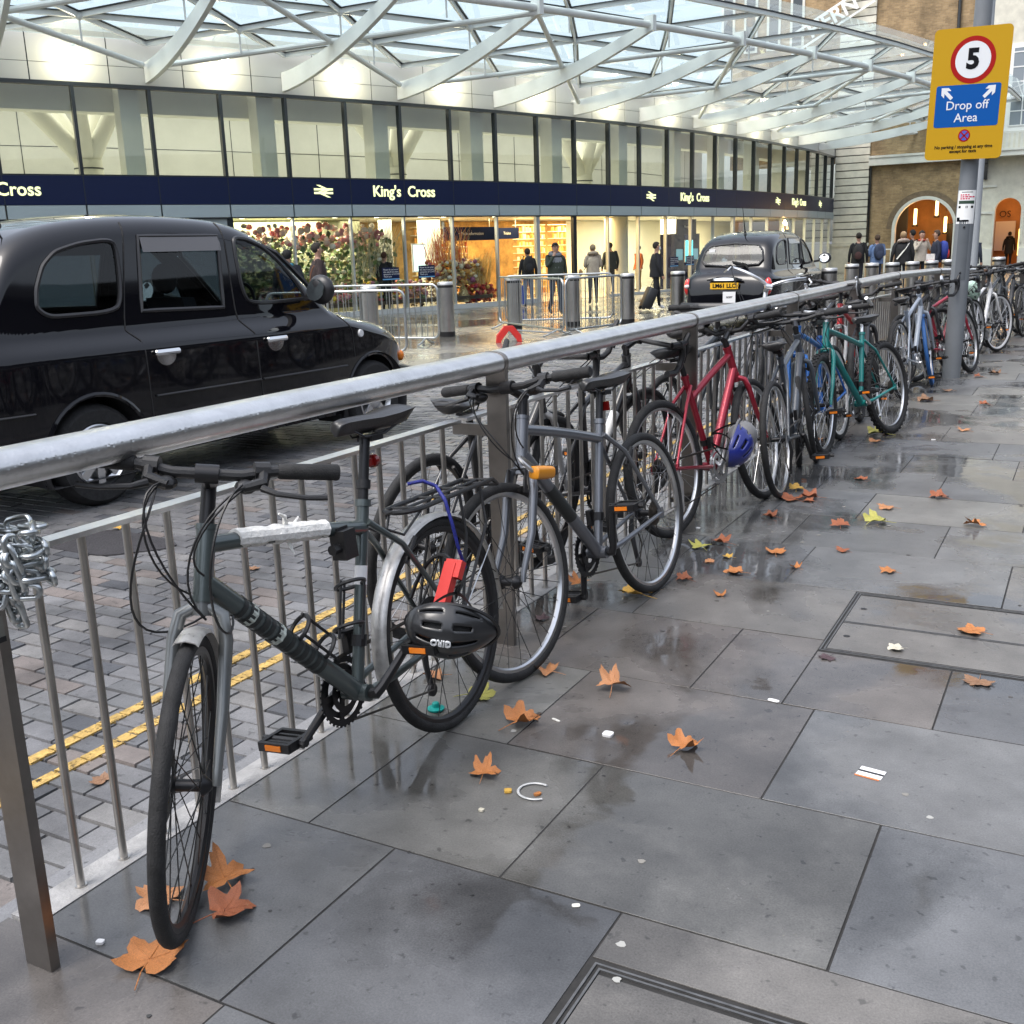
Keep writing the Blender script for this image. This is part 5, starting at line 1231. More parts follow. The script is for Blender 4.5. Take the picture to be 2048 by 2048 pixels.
        for s_ in (-1,1):
            p = P(s_)[2]; g_ = MB(); c_ = [p, p+V((.05,s_*.012,.004)), p+V((.085,s_*.014,-.012)), p+V((.095,s_*.014,-.05)), p+V((.075,s_*.016,-.105)), p+V((.03,s_*.02,-.13)), p+V((-.05,s_*.022,-.128))]; g_.tube(c_, .0155, 10); g_.build('bar_tape', M_[bartape], ho)
            q = MB(); h_ = p+V((.085,s_*.014,.0)); q.tube([p+V((.05,s_*.014,.006)), h_+V((.01,0,.012)), h_+V((.035,0,.045)), h_+V((.04,0,.055))], [.016,.016,.013,.009], 8); q.tube([h_+V((.035,0,.02)), h_+V((.05,0,-.03)), h_+V((.035,0,-.09))], [.009,.007,.006], 6); q.build('brake_lever', M_['alloy'] if 'silverlever' in opts else M_['black_plastic'], ho); hs.append(h_+V((.02,0,.02)))
    # cables
    q = MB()
    for n_, h in enumerate(hs):
        h = S @ h; e = hb+hx*(.02+.04*n_)+V((.0,(.02 if n_ else -.02),0)); q.tube(bez([h, h+V((.09,-.02 if h.y > 0 else .02,-.03)), e+V((.11,.02*(1 if n_ else -1),.06)), e+V((.02,0,0))], 12), .0026, 5, cap=False)
        e2 = S @ (cr+V((0,.03,-.02))); q.tube(bez([h, h+V((.12,0,.0)), e2+V((.13,0,.12)), e2+V((.03,0,.0))], 12), .0026, 5, cap=False)
    q.build('brake_cable', M_['black_plastic'], t, smooth=60)
    S = S0
    # brakes
    if 'disc' not in opts:
        q = MB()
        for s_ in (-1,1): p = cr-hx*.035+V((0,s_*.036,0))+hn*.022; q.tube([p-hx*.05, p+hx*.03], [.008,.006], 6); q.box(p-hx*.035+V((0,-s_*.010,0)), (.045,.012,.014))
        q.tube([cr-hx*.005+V((0,-.036,0))+hn*.024, cr-hx*.005+V((0,.036,0))+hn*.024], .003, 5); q.build('brake', M_['black_plastic'], t, M=S)
    for s_ in (-1,1): p = V((R*-.0,0,0))+stt.lerp(V((0,0,R)),.42)+V((-.015,s_*.034,.02)); q = MB(); q.tube([p+V((.03,0,-.03)), p+V((-.03,0,.03))], .007, 6); q.build('brake_arm', M_['black_plastic'], t)
    # drive side is the right (-y)
    Mx = Matrix.Translation(bb) @ Matrix.Rotation(R_(90), 4, 'X'); q = MB()
    for r_, y in ((.092,.044),(.072,.052),(.055,.037)):
        q.lathe([(r_-.016,y),(r_,y),(r_,y+.003),(r_-.016,y+.003)], 34, Mx)
    for k in range(36): a = 2*math.pi*k/36; q.box(Mx @ V((.0935*math.cos(a), .0935*math.sin(a), .0455)), (.006,.003,.006), Matrix.Rotation(-a,3,'Y'))
    for k in range(5): a = 2*math.pi*k/5; q.bar(Mx @ V((0,0,.05)), Mx @ V((.085*math.cos(a), .085*math.sin(a), .047)), .016, .006, up=(0,1,0))
    q.build('chainring', M_['black_metal'] if 'silver' not in opts else M_['alloy'], t, smooth=30)
    ca = R_(crank); pe = (pedal_mesh(), reflector_mesh())
    for s_, a in ((-1, ca), (1, ca+math.pi)):
        u = V((math.cos(a), 0, -math.sin(a))); e = bb+u*.17+V((0,s_*.078,0)); q = MB(); q.tube([bb+V((0,s_*.045,0)), bb+V((0,s_*.06,0)), bb+V((0,s_*.066,0))+u*.02, e-u*.01, e+u*.012], [.015,.016,.014,.011,.010], 10, flat=1.0)
        co = q.build('crank', M_['black_metal'] if 'silver' not in opts else M_['alloy'], t); po_ = put(pe[0], 'pedal', co, Matrix.Translation(e+V((0,s_*.06,0)))); [put(pe[1], 'reflector', co, Matrix.Translation(e+V((xx,s_*.06,0)))) for xx in (-.049,.049)]
    q = MB(); yk = -.046
    q.tube([bb+V((0,yk,.092)), V((.0,yk,R+.04))], .0036, 5, flat=1.6); q.tube([bb+V((-.02,yk,-.09)), V((.03,yk,R-.20)), V((-.012,yk,R-.13)), V((0.02,yk,R-.05))], .0036, 5); q.build('chain', M_['chain_metal'], t)
    q = MB(); q.tube([V((.0,-.07,R-.01)), V((.01,-.075,R-.07)), V((.03,-.06,R-.13)), V((.025,-.055,R-.20))], [.009,.012,.009,.009], 6); q.lathe([(0,-.006),(.02,-.005),(.02,.005),(0,.006)], 12, Matrix.Translation((.03,-.05,R-.2)) @ Matrix.Rotation(R_(90),4,'X')); q.build('derailleur', M_['black_metal'] if 'silver' not in opts else M_['alloy'], t)
    q = MB(); q.box(bb+sd_*.13+V((-.0,-.035,0)), (.03,.02,.06)); q.tube([bb+sd_*.12, bb+sd_*.15], .021, 10); q.build('front_mech', M_['black_metal'], t)
    def bottle(at, u, mm=None, bottle_m=None):
        q = MB(); n_ = V((u.z,0,-u.x)) if True else None
        if n_.dot(V((0,0,1))+V((.5,0,0))) < 0: n_ = -n_
        c = at+n_*.045
        for f in (.0,.11): 
            pts = [c+u*(f+.015*math.sin(a))+n_*(.037*math.cos(a))+V((0,.037*math.sin(a),0)) for a in [2*math.pi*k/18 for k in range(18)]]; q.tube(pts, .0055, 6, closed=True)
        for a in (0, 2.1, 4.2): q.tube([c+n_*.037*math.cos(a)+V((0,.037*math.sin(a),0))-u*.03, c+u*.12+n_*.037*math.cos(a)+V((0,.037*math.sin(a),0))], .004, 5)
        q.build('bottle_cage', M_['black_plastic'], t)
        if bottle_m: b_ = MB(); b_.lathe([(0,0),(.034,.005),(.034,.14),(.02,.17),(.012,.2),(0,.2)], 14, frame(c-u*.02, n_, (0,1,0), u)); b_.build('bottle', bottle_m, t)
    if 'cage' in opts:
        u = (hb+hx*.04-bb).normalized(); bottle(bb+u*.18, u)
        bottle(bb+sd_*.17, sd_)
    if 'fender' in opts:
        for c_, a0, a1, mat_, n_, SM in ((V((0,0,R)), -10, 190, 'fender_metal', 'mudguard', Matrix.Identity(4)), (Fh, -0, 155, 'fender_metal', 'mudguard', S)):
            q = MB(); rg = []
            for k in range(33):
                a = R_(a0+(a1-a0)*k/32) if n_ else 0
                if SM != Matrix.Identity(4): a = R_(85+(215-85)*k/32)
                rr = R+.012; rg.append([c_+V((rr*f*math.cos(a), y, rr*f*math.sin(a))) for y, f in ((-.026,.965),(-.02,.992),(0,1.005),(.02,.992),(.026,.965),(.019,.985),(0,.998),(-.019,.985))])
            q.loft(rg); mo = q.build(n_, M_[mat_], t, smooth=50, M=SM)
            q = MB()
            for a in ((150,) if SM == Matrix.Identity(4) else (200,)):
                for s_ in (-1,1): q.tube([c_+V((0,s_*.06,0)), c_+V(((R+.012)*math.cos(R_(a)), s_*.024, (R+.012)*math.sin(R_(a))))], .0022, 5)
            q.build('mudguard_stay', M_['spoke_steel'], mo)
    if 'rack' in opts:
        q = MB(); z = 2*R+.055; x0, x1, w_ = -.30, .10, .055
        q.tube(bez([(x1+.06,0,z),(x1+.06,w_,z),(x1,w_,z)],4)+[(x0,w_,z),(x0-.03,w_,z-.02),(x0-.03,-w_,z-.02),(x0,-w_,z)]+bez([(x1,-w_,z),(x1+.06,-w_,z),(x1+.06,0,z)],4)[:-1], .0075, 8, closed=True)
        for x in (x0,x0+.13,x0+.26,x1): q.tube([(x,-w_,z),(x,w_,z)], .0045, 6)
        q.tube([(x0,0,z),(x1,0,z)], .0045, 6)
        for s_ in (-1,1):
            for x in (-.10,-.22): q.tube([(x,s_*w_,z),(x+.01,s_*(w_+.012),z-.12),(.005,s_*.078,R+.03)], .005, 6)
            q.tube([(x1,s_*w_,z),(x1+.07,s_*.03,z-.06),stt-sd_*.05+V((0,s_*.02,0))], .004, 6)
        q.build('rear_rack', M_['black_plastic'], t)
    if 'tape' in opts:
        a, b_ = ht-hx*.035, stt-sd_*slope; q = MB(); P = [a.lerp(b_,.16+.56*k/16) for k in range(17)]; rr = random.Random(3)
        q.tube([p+V((0,0,.008)) for p in P], [.0222+rr.uniform(-.001,.0045) for _ in P], 10); q.tube([P[9]+V((0,0,.02)), P[9]+V((.01,.01,.05)), P[9]+V((.03,.012,.062))], [.008,.006,.003], 5); q.tube([P[9]+V((0,0,-.015)), P[9]+V((.0,.012,-.045))], [.006,.002], 5); q.tube([P[10]+V((0,0,.02)), P[10]+V((-.03,.0,.04))], [.006,.002], 5)
        q.build('white_tape', pm('white_tape', (.84,.83,.79), .65, var=.15, vs=60, bump=.4, bs=120), t)
        c = a.lerp(b_,.80); q = MB(); q.box(c+V((0,.02,-.035)), (.05,.045,.075)); q.box(c+V((.0,.0,.0)), (.045,.045,.02)); q.tube([c+V((.02,.02,-.04)),c+V((.05,.02,-.04))], .014, 8); q.build('lock_bracket', M_['black_plastic'], t)
        a, b_ = hb+hx*.04, bb; q = MB(); rr = random.Random(8)
        for k in range(13):
            f = .18+.55*k/13; p = a.lerp(b_, f); p2 = a.lerp(b_, f+rr.uniform(.02,.035)); q.tube([p, p2], .0238*k_, 14, cap=False)
        q.build('frame_stripes', M_['stripe_dark'], t, smooth=60)
        for f, w_ in ((.235,.03),(.40,.035)):
            q = MB(); q.tube([a.lerp(b_, f), a.lerp(b_, f+w_)], .0243*k_, 10, cap=False); q.build('frame_chip', pm('pale_chip', (.5,.55,.5), .5, var=.4, vs=90), t)
        q = MB(); q.tube([stt-sd_*.16, stt-sd_*.21], .0171, 12, cap=False); q.build('frame_sticker', M_['white_plastic'], t)
        q = MB(); p = stt+sd_*.055; q.tube([p-sd_*.012,p+sd_*.012], .019, 12); q.build('post_clamp', M_['black_plastic'], t)
        p = stt+sd_*.11; q = MB(); q.lathe([(0,.012),(.015,.01),(.019,0),(.018,-.012),(0,-.014)], 14, frame(p+V((-.045,0,0)), (0,1,0), (0,0,1), (-1,0,0))); q.bar(p, p+V((-.03,0,0)), .02,.02); q.build('rear_light', M_['red_reflector'], t)
        for f in (0.0,):
            q = MB(); q.tube(bez([S @ hs[1], S @ (hs[1]+V((.10,-.05,-.02))), hb+V((.16,.10,-.02)), hb+V((.02,.10,-.12)), hb+V((-.05,.03,-.05))], 18), .0028, 5); q.tube(bez([S @ hs[0], S @ (hs[0]+V((.12,.02,-.05))), hb+V((.18,-.12,.02)), hb+V((.10,-.14,-.12)), hb+V((-.04,-.025,-.04))], 18), .0028, 5); q.build('gear_cable', M_['black_plastic'], t, smooth=60)
    if 'reflector' in opts:
        q = MB(); q.box(stt+sd_*.06+V((-.03,0,0)), (.012,.05,.035)); q.build('rear_reflector', M_['red_reflector'], t)
    if 'headlight' in opts:
        q = MB(); q.ball(S @ (bc+V((.04,.05,.02))), (.03,.022,.022), 10, 6); q.build('front_light', M_['black_plastic'], t)
    return t
M_['fender_metal'] = pm('fender_metal', (.55,.54,.52), .35, metal=.6, var=.25, vs=30, rvar=.1)
M_['stripe_dark'] = pm('stripe_dark', (.02,.024,.024), .5)
M_['tyre_blue'] = pm('tyre_blue', (.02,.10,.30), .6)
M_['rim_white'] = pm('rim_white', (.7,.7,.7), .35); M_['brown_tape'] = pm('brown_tape', (.14,.08,.05), .7)
M_['teal_plastic'] = pm('teal_plastic', (.0,.28,.25), .5)
def pedal_mesh():
    if 'p' not in PED:
        q = MB()
        for y in (-.045,.045): q.box((0,y,0), (.085,.012,.024))
        for x in (-.042,.042): q.box((x,0,0), (.012,.1,.024))
        q.tube([(0,-.07,0),(0,.07,0)], .011, 8)
        for x in (-.022,.022): q.box((x,0,0), (.008,.09,.016))
        PED['p'] = q.mesh('pedal', M_['black_plastic'], 30)
    return PED['p']
def reflector_mesh():
    if 'r' not in PED:
        q = MB()
        q.box((0,0,0), (.004,.05,.014))
        PED['r'] = q.mesh('reflector', M_['orange_reflector'], 0)
    return PED['r']
G2 = (.085,.105,.105)
b1 = bike('nearest bicycle, dark green grey, with white tape on its top tube and silver mudguards', (.345,2.48), (.352,1.415), G2, 6, 36, turn=6, tw=.0165, fork=(.17,.18,.18), R=.318, metal=.5, crank=30, opts=('tape','fender','rack','cage','disc','wide'), rad=1.12, spoke='spoke_black', rimdepth=.018, seat=.055, bh=.05)
b2 = bike('grey bicycle with black down tube and an orange lock, second nearest on the path', (.44,3.91), (.365,2.88), (.16,.17,.19), 8, -4, R=.328, metal=.6, crank=85, opts=('reflector',), spoke='spoke_black', rim='alloy', rimdepth=.016, rad=1.05, seat=-.01, accent=M_['stripe_dark'], bh=.03)
bR1 = bike('black bicycle with silver fork, road side, saddle left of the second post', (-.17,3.08), (-.15,4.12), (.03,.03,.032), 5, 12, side=1, z0=0.0, crank=20, fork=(.5,.5,.5), bar='drop', accent=M_['black_paint'], seat=-.06)
bR2 = bike('matt black road bicycle on the road side, behind the grey and dark red bicycles', (-.16,4.02), (-.13,5.0), (.018,.018,.02), 6, -8, side=1, bar='drop', crank=130, spoke='spoke_black', rimdepth=.025, seat=-.06, accent=M_['white_paint'])
b3 = bike('dark red mountain bicycle with a blue helmet hung in its frame', (.22,4.72), (.41,5.67), (.33,.015,.035), 9, 8, R=.335, tw=.021, metal=.5, crank=300, opts=('riser','headlight','silver'), rim='alloy', slope=.11, seat=-.02, rimdepth=.014)
b4 = bike('dark grey bicycle with an orange light seen rear wheel first beside the dark red bicycle', (.49,5.72), (.44,6.74), (.05,.06,.075), 7, 10, R=.325, crank=60, opts=('reflector',), seat=-.08, rim='alloy')
b5 = bike('bright blue bicycle with white rims squeezed between the dark grey and the teal bicycles', (.42,7.62), (.385,6.62), (.01,.14,.50), 8, 16, R=.335, tw=.020, rim='rim_white', rimdepth=.022, crank=180, opts=('silver',), seat=-.05)
b6 = bike('teal mountain bicycle with knobbly tyres and a white handlebar', (.71,7.97), (.46,6.98), (.0,.16,.15), 10, 14, R=.335, tw=.026, knob=True, rim='alloy', spoke='spoke_steel', crank=150, opts=('silverbar','barend','silver'), slope=.08, seatpost='alloy', seat=-.06, rimdepth=.014)
bR3 = bike('bicycle on the road side, its curved silver bars rising over the handrail', (-.22,8.2), (-.15,7.15), (.10,.10,.11), 4, 20, side=1, bar='swept', opts=('silverbar',), bh=.14, crank=40)
b7 = bike('red and white road bicycle with black hooked bars, beyond the teal bicycle', (.22,9.6), (.20,8.62), (.55,.02,.025), 5, -6, bar='drop', fork=(.6,.6,.6), opts=('silverlever',), crank=10, bh=.08)
bR4 = bike('dark bicycle on the road side of the railing beyond the red and white one', (-.22,9.1), (-.2,10.1), (.03,.03,.035), 4, 0, side=1, bh=.05, crank=70)
b8 = bike('silver blue road bicycle with one blue tyre near the sign post', (.52,9.74), (.62,10.74), (.26,.30,.36), 7, 12, bar='drop', opts=('silver','silverlever','ftyre'), rim='alloy', crank=60, seatpost='alloy', seat=-.05)
b9 = bike('black bicycle with drop bars leaning just left of the sign post', (.42,10.5), (.62,11.42), (.025,.025,.028), 7, -15, bar='drop', crank=20, spoke='spoke_steel')
b10 = bike('red bicycle half hidden behind the grey sign post', (.45,11.0), (.85,11.86), (.36,.015,.04), 8, 14, R=.335, tw=.024, rim='alloy', crank=30, opts=('silver',), bar='drop', bartape='black_plastic')
bR5 = bike('dark bicycle on the road side of the railing beyond the sign post', (.15,13.6), (.55,14.5), (.04,.04,.045), 4, 0, side=1, bh=.06)
b11 = bike('pale green trimmed bicycle with brown bar tape just right of the sign post', (.52,13.1), (.72,14.08), (.30,.40,.34), 8, 6, bar='drop', bartape='brown_tape', crank=120, tyre='dusty_rubber', opts=('silver',), rim='alloy', fork=(.03,.28,.30))
b12 = bike('white bicycle with silver cranks, second to the right of the sign post', (.74,13.2), (.95,14.18), (.62,.62,.62), 7, -12, crank=200, opts=('silver',), rim='rim_white', rimdepth=.02)
b13 = bike('black bicycle seen nearly end on, third to the right of the sign post', (.86,15.85), (1.02,16.85), (.03,.03,.033), 7, -10, tw=.022, crank=20, rim='black_metal', spoke='spoke_black', rad=1.2)
b17 = bike('dark bicycle with a pale green helmet, first to the right of the sign post', (.60,12.2), (.76,13.2), (.04,.045,.045), 7, -8, bar='drop', crank=70, rim='alloy')
b18 = bike('grey bicycle near the right edge, standing beyond the black end on bicycle', (1.1,16.3), (1.25,17.25), (.10,.10,.11), 7, 12, crank=10, rim='alloy')
b15 = bike('black mountain bicycle tucked between the teal bicycle and the silver blue one', (.40,8.45), (.34,9.48), (.025,.025,.028), 7, 12, R=.33, tw=.024, crank=80, opts=('riser',), spoke='spoke_steel')
b16 = bike('charcoal bicycle leaning on the railing between the white and the black bicycles', (.78,14.7), (.93,15.7), (.05,.055,.06), 7, 10, crank=40, rim='alloy')
bR6 = bike('dark bicycle on the road side of the railing, behind the dark red bicycle', (-.2,5.55), (-.16,6.58), (.03,.035,.04), 5, 14, side=1, crank=100, bh=.04)
b14 = bike('dark road bicycle at the far end of the row on the right', (1.05,17.2), (1.22,18.2), (.05,.05,.055), 6, 6, bar='drop', crank=80)

# ---- things on the bicycles
def on_bike(b, p): return b.matrix_world @ V(p)
bpy.context.view_layer.update()
def helmet(label, M, m1, m2):
    t = thing('bicycle_helmet', label, 'helmet'); t.matrix_world = M
    q = MB(); N, K = 40, 36; R2 = []
    prof = lambda u: (.135*math.sqrt(max(0,1-u*u)))
    for i in range(N+1):
        u = -1+2*i/N; x = .145*u; tp = 1-.5*max(0,u)**1.4; w_ = .098*math.sqrt(max(.0,1-abs(u)**2.4))*tp; h = .105*math.sqrt(max(.0,1-abs(u)**2.6))*tp
        R2.append([(x, w_*math.cos(a), h*math.sin(a)-.012*u*(1 if u > 0 else 0)) for a in [math.pi*k/K for k in range(K+1)]])
    n = K+1; vs = [p for r in R2 for p in r]; fs = []
    for i in range(N):
        for k in range(K):
            vent = (k % 6) in (2,3) and (4+(k//6)%2*2 < i < 15 or 19 < i < 31-(k//6)%2*3) and 2 < k < 33
            if not vent: fs.append((i*n+k, i*n+k+1, (i+1)*n+k+1, (i+1)*n+k))
    q.add(vs, fs); sh = q.build('shell', m1, t, smooth=60)
    md = sh.modifiers.new('thick', 'SOLIDIFY'); md.thickness = .012; md.offset = -1
    q = MB(); inner = [V(p)*.86 for p in vs]; q.add(inner, [(i*n+k, i*n+k+1, (i+1)*n+k+1, (i+1)*n+k) for i in range(N) for k in range(K)]); q.build('liner', M_['rubber'], t, smooth=60)
    q = MB(); q.tube([( .145*.98*math.cos(a)*(1.0), .098*math.sin(a)*.98, .004) for a in [2*math.pi*k/36 for k in range(36)]], .006, 6, closed=True); q.build('rim_band', m2, t)
    q = MB()
    for s_ in (-1,1): q.tube(bez([(.05,s_*.085,.0),(.02,s_*.09,-.05),(0,s_*.03,-.11)],8), .006, 4, flat=.3); q.tube(bez([(-.07,s_*.08,.0),(-.03,s_*.09,-.05),(0,s_*.03,-.11)],8), .006, 4, flat=.3)
    q.build('strap', M_['black_plastic'], t); return t
def onx(X, x, y):
    d = C_W*FPX+C_R*(x-1024)-C_U*(y-1024); return CAM_P+d*((X-CAM_P.x)/d.x)
def at_depth(x, y, D):
    d = C_W*FPX+C_R*(x-1024)-C_U*(y-1024); return CAM_P+d*(D/FPX)
M_['helmet_black'] = pm('helmet_black', (.02,.021,.023), .3, coat=.3); M_['helmet_blue'] = pm('helmet_blue', (.008,.016,.16), .3, coat=.3); M_['helmet_grey'] = pm('helmet_grey', (.15,.15,.155), .5)
h1c = onx(.49, 905, 1252)
h1 = helmet('black vented bicycle helmet strapped to the rear wheel of the nearest bicycle', frame(h1c, (.85,.46,-.25), V((.426,-.794,-.434)).cross(V((.855,.463,-.25))), (.426,-.794,-.434)) @ Matrix.Scale(.88,4), M_['helmet_black'], M_['black_plastic'])
text('GIRO', .026, M_['sign_white'], 'lettering', h1, frame((-.03,.030,.104), (-1,0,0), (0,-.96,.28), (0,.28,.96)), depth=.008, bold=.0008)
h2 = helmet('blue and grey bicycle helmet with a white stripe hanging in the dark red bicycle', frame(onx(.40, 1466, 885), (-.25,.75,.55), V((.85,0,-.3)).cross(V((-.25,.75,.55))), (.85,.1,-.35)), M_['helmet_blue'], M_['helmet_grey'])
q = MB(); q.ball((.05,0,.035), (.085,.085,.075), 14, 8); q.build('peak', M_['helmet_grey'], h2)
q = MB(); q.tube([(.13*math.cos(a)*1.0, .086*math.sin(a), .045) for a in [R_(-160)+R_(140)*k/12 for k in range(13)]], .008, 6, flat=2); q.build('stripe', M_['white_plastic'], h2)
h3 = helmet('pale green bicycle helmet hung on the bars just right of the sign post', frame(at_depth(1943,583,12.0), (.3,.6,-.7), V((.6,-.7,-.3)).cross(V((.3,.6,-.7))), V((.3,.6,-.7)).cross(V((.6,-.7,-.3)).cross(V((.3,.6,-.7))))), pm('helmet_mint', (.45,.62,.52), .4), M_['white_plastic'])
# locks and bungee
M_['lock_orange'] = pm('lock_orange', (.62,.24,.015), .4, coat=.2); M_['lock_red'] = pm('lock_red', (.6,.03,.025), .4)
c = onx(.40, 1075, 942); lk = thing('bicycle_lock', 'orange padlock body on the head of the grey bicycle', 'lock', tuple(c)); q = MB(); q.loft([[(x, y*s_, z*s_) for y, z in superel(0,0,.021,.021,18,3)] for x, s_ in ((-.0,.7),(.004,1),(.05,1.05),(.09,.95),(.094,.7))])
q.build('body', M_['lock_orange'], lk, M=frame((0,-.03,0), (.2,.97,-.15), (.97,-.2,0), V((.2,.97,-.15)).cross(V((.97,-.2,0)))))
q = MB(); q.tube(bez([(0,-.02,0),(-.03,-.08,.05),(-.08,-.02,.07),(-.05,.06,.0)],10), .007, 8); q.build('shackle', M_['steel'], lk); q = MB(); q.box((.012,.075,-.012),(.03,.035,.03)); q.build('end_cap', M_['black_plastic'], lk)
c = onx(.43, 893, 1172); lk2 = thing('bicycle_lock', 'red lock hooked through the rear rack of the nearest bicycle above the black helmet', 'lock', tuple(c)); ax = V((0,.42,.62)).normalized(); q = MB(); q.box((0,0,0),(.13,.035,.03)); q.box((.05,.01,.0),(.05,.05,.025)); q.build('body', M_['lock_red'], lk2, M=frame((0,0,0), ax, (1,0,0), ax.cross(V((1,0,0)))))
q = MB(); q.tube(bez([ax*.06, ax*.1+V((-.03,0,.02)), ax*.08+V((-.1,0,.0)), V((-.12,0,-.05))],8), .006, 6); q.build('shackle', M_['black_plastic'], lk2)
pts = [onx(.33,815,968), onx(.36,845,962), onx(.39,872,972), onx(.43,890,1000), onx(.45,905,1050), onx(.46,918,1100), onx(.46,930,1135)]
P = []
for a, b_ in zip(pts, pts[1:]): P += [a.lerp(b_, k/4) for k in range(4)]
P.append(pts[-1]); o0 = V(P[0]); q = MB(); q.tube([p-o0 for p in P], .0052, 8); o = q.build('bungee_cord', pm('bungee', (.012,.018,.18), .6, var=.6, vs=220), smooth=60); o.location = o0; tag(o, 'blue bungee cord stretched over the rear rack of the nearest bicycle', 'cord')
# chain and padlock round the first post
ch = thing('steel_chain', 'galvanised chain wound round the first post of the railing, at the left edge', 'chain', (.195, 1.18, .862)); q = MB(); rr = random.Random(12)
M_['galv'] = pm('galv', (.50,.53,.54), .32, metal=1, var=.25, vs=60)
def link(q, c, u, n_):
    u = u.normalized(); n_ = (n_-u*n_.dot(u)).normalized(); L_, w_ = .017, .0125; P = []
    for k in range(16):
        a = 2*math.pi*k/16; P.append(c+u*(L_*(1 if math.cos(a) > 0 else -1)*(1 if abs(math.cos(a)) > .01 else 0)+w_*math.cos(a))+n_*(w_*math.sin(a)))
    q.tube(P, .0056, 8, closed=True)
path = []
for turn in range(4):
    for k in range(12):
        a = 2*math.pi*k/12; path.append(V((.098*math.cos(a)*(1+.15*rr.uniform(-1,1)), .042*math.sin(a)*(1+.3*rr.uniform(0,1)), .055-.026*turn-.002*k+rr.uniform(-.008,.008))))
for k in range(10): path.append(V((.055-.001*k, -.045+.004*k, -.045-.004*k+.03*math.sin(k*.5))))
for i in range(0, len(path)-1):
    u = path[i+1]-path[i]; n_ = V((rr.uniform(-.3,.3), rr.uniform(-.3,.3), 1)) if i % 2 else u.cross(V((0,0,1)))
    link(q, path[i], u, n_)
for k in range(5): link(q, V((.085+.0*k, -.03-.004*math.sin(k*.8), .03-.020*k*.75)), V((.25*math.sin(k*.9),.2,-1)), V((1,0,0)) if k % 2 else V((0,1,0)))
q.build('links', M_['galv'], ch, smooth=60)
pd = thing('padlock', 'small steel padlock hanging from the chain on the first post', 'padlock', (.235, 1.12, .755)); q = MB(); q.box((0,0,-.0),(.034,.02,.040)); q.build('body', pm('brass_steel', (.30,.30,.28), .35, metal=1), pd, smooth=0); q = MB(); q.tube(arc(0,math.pi,10,lambda a:(.011*math.cos(a),0,.02+.02*math.sin(a))), .0035, 8); q.build('shackle', M_['steel'], pd); q = MB(); q.box((0,0,-.024),(.036,.022,.010)); q.build('base', M_['black_metal'], pd, smooth=0)

# ================================================================ BOLLARDS
M_['bollard_steel'] = pm('bollard_steel', (.52,.51,.49), .28, metal=1, var=.12, vs=4)
def bollard(loc, label):
    if 'b' not in PED:
        q = MB(); q.lathe([(.155,.10),(.155,.94)], 32); m1 = q.mesh('shaft', M_['bollard_steel'], 40)
        q = MB(); q.lathe([(.158,-.02),(.158,.10),(.155,.10)], 32); PED['bb'] = q.mesh('base_band', M_['black_plastic'], 40); q = MB(); q.lathe([(.1545,.94),(.1545,.99)], 32); m2 = q.mesh('black_band', M_['black_plastic'], 40)
        q = MB(); q.lathe([(.157,.99),(.157,1.035),(.145,1.05),(0,1.056)], 32); m3 = q.mesh('cap', pm('bollard_cap', (.6,.6,.59), .4, metal=.8), 40); PED['b'] = (m1, m2, m3)
    t = thing('bollard', label, 'bollard', loc, (0,0,random.uniform(0,6)), 'steel bollards')
    for m_, n_ in zip(PED['b']+(PED['bb'],), ('shaft','black_band','cap','base_band')): put(m_, n_, t)
    return t
for x, y, lab in ((744,690,'steel bollard behind the barriers at the nose of the nearer cab'), (895,673,'steel bollard standing clear on the plaza between the two groups of barriers'), (1030,657,'steel bollard at the left behind the barrier with the red foot'), (1146,652,'steel bollard behind the barriers where the two front panels meet'), (1255,647,'steel bollard just right of the two barriers, before the woman with the suitcase'), (1355,641,'steel bollard just left of the farther cab')):
    bollard(tuple(gp(x, y, ROAD_Z)), lab)
for (x, y), lab in zip(((1659,536),(1704,528),(1744,526),(1785,525),(1825,523),(1863,521),(1898,519),(1936,517.6),(1998,514)), ('bollard by the mirror of the farther cab','bollard in front of the man with the black backpack','bollard in front of the person in the blue jacket','bollard in front of the person with a white shoulder strap','bollard in front of the person in the beige jacket','bollard in front of the person with the red and blue backpack','bollard just left of the sign post, beyond the railing','bollard just right of the sign post, beyond the railing','bollard in front of the lit arched doorway')):
    p = gp(x, y, ROAD_Z+1.05); bollard((p.x, p.y, ROAD_Z), lab)
# ================================================================ CROWD BARRIERS
M_['barrier_steel'] = pm('barrier_steel', (.48,.50,.50), .35, metal=1, var=.12, vs=6)
def barrier(label, a, b_, H=1.06):
    a, b_ = V((a[0],a[1],ROAD_Z)), V((b_[0],b_[1],ROAD_Z)); L_ = (b_-a).length; t = thing('crowd_barrier', label, 'barrier', tuple(a), (0,0,math.atan2((b_-a).y,(b_-a).x)), 'crowd barriers'); r = .12
    P = []
    for cx, cz, a0 in ((r,H-r,90),(r,.12+r,180),(L_-r,.12+r,270),(L_-r,H-r,0)):
        for k in range(7): q_ = R_(a0+90*k/6); P.append((cx+r*math.cos(q_), 0, cz+r*math.sin(q_)))
    q = MB(); q.tube(P, .021, 10, closed=True); q.build('tube_frame', M_['barrier_steel'], t, smooth=60)
    n = int(L_/.115); q = MB()
    for k in range(1, n): q.tube([(L_*k/n,0,.12),(L_*k/n,0,H)], .007, 6)
    q.build('bars', M_['barrier_steel'], t, smooth=60)
    for x in (.28, L_-.28):
        q = MB(); q.tube([(x,-.30,.012),(x,-.22,.03),(x,0,.12),(x,.22,.03),(x,.30,.012)], .017, 8); q.build('foot', M_['barrier_steel'], t, smooth=60)
    return t
def bp(x, y): p = gp(x, y, ROAD_Z); return (p.x, p.y)
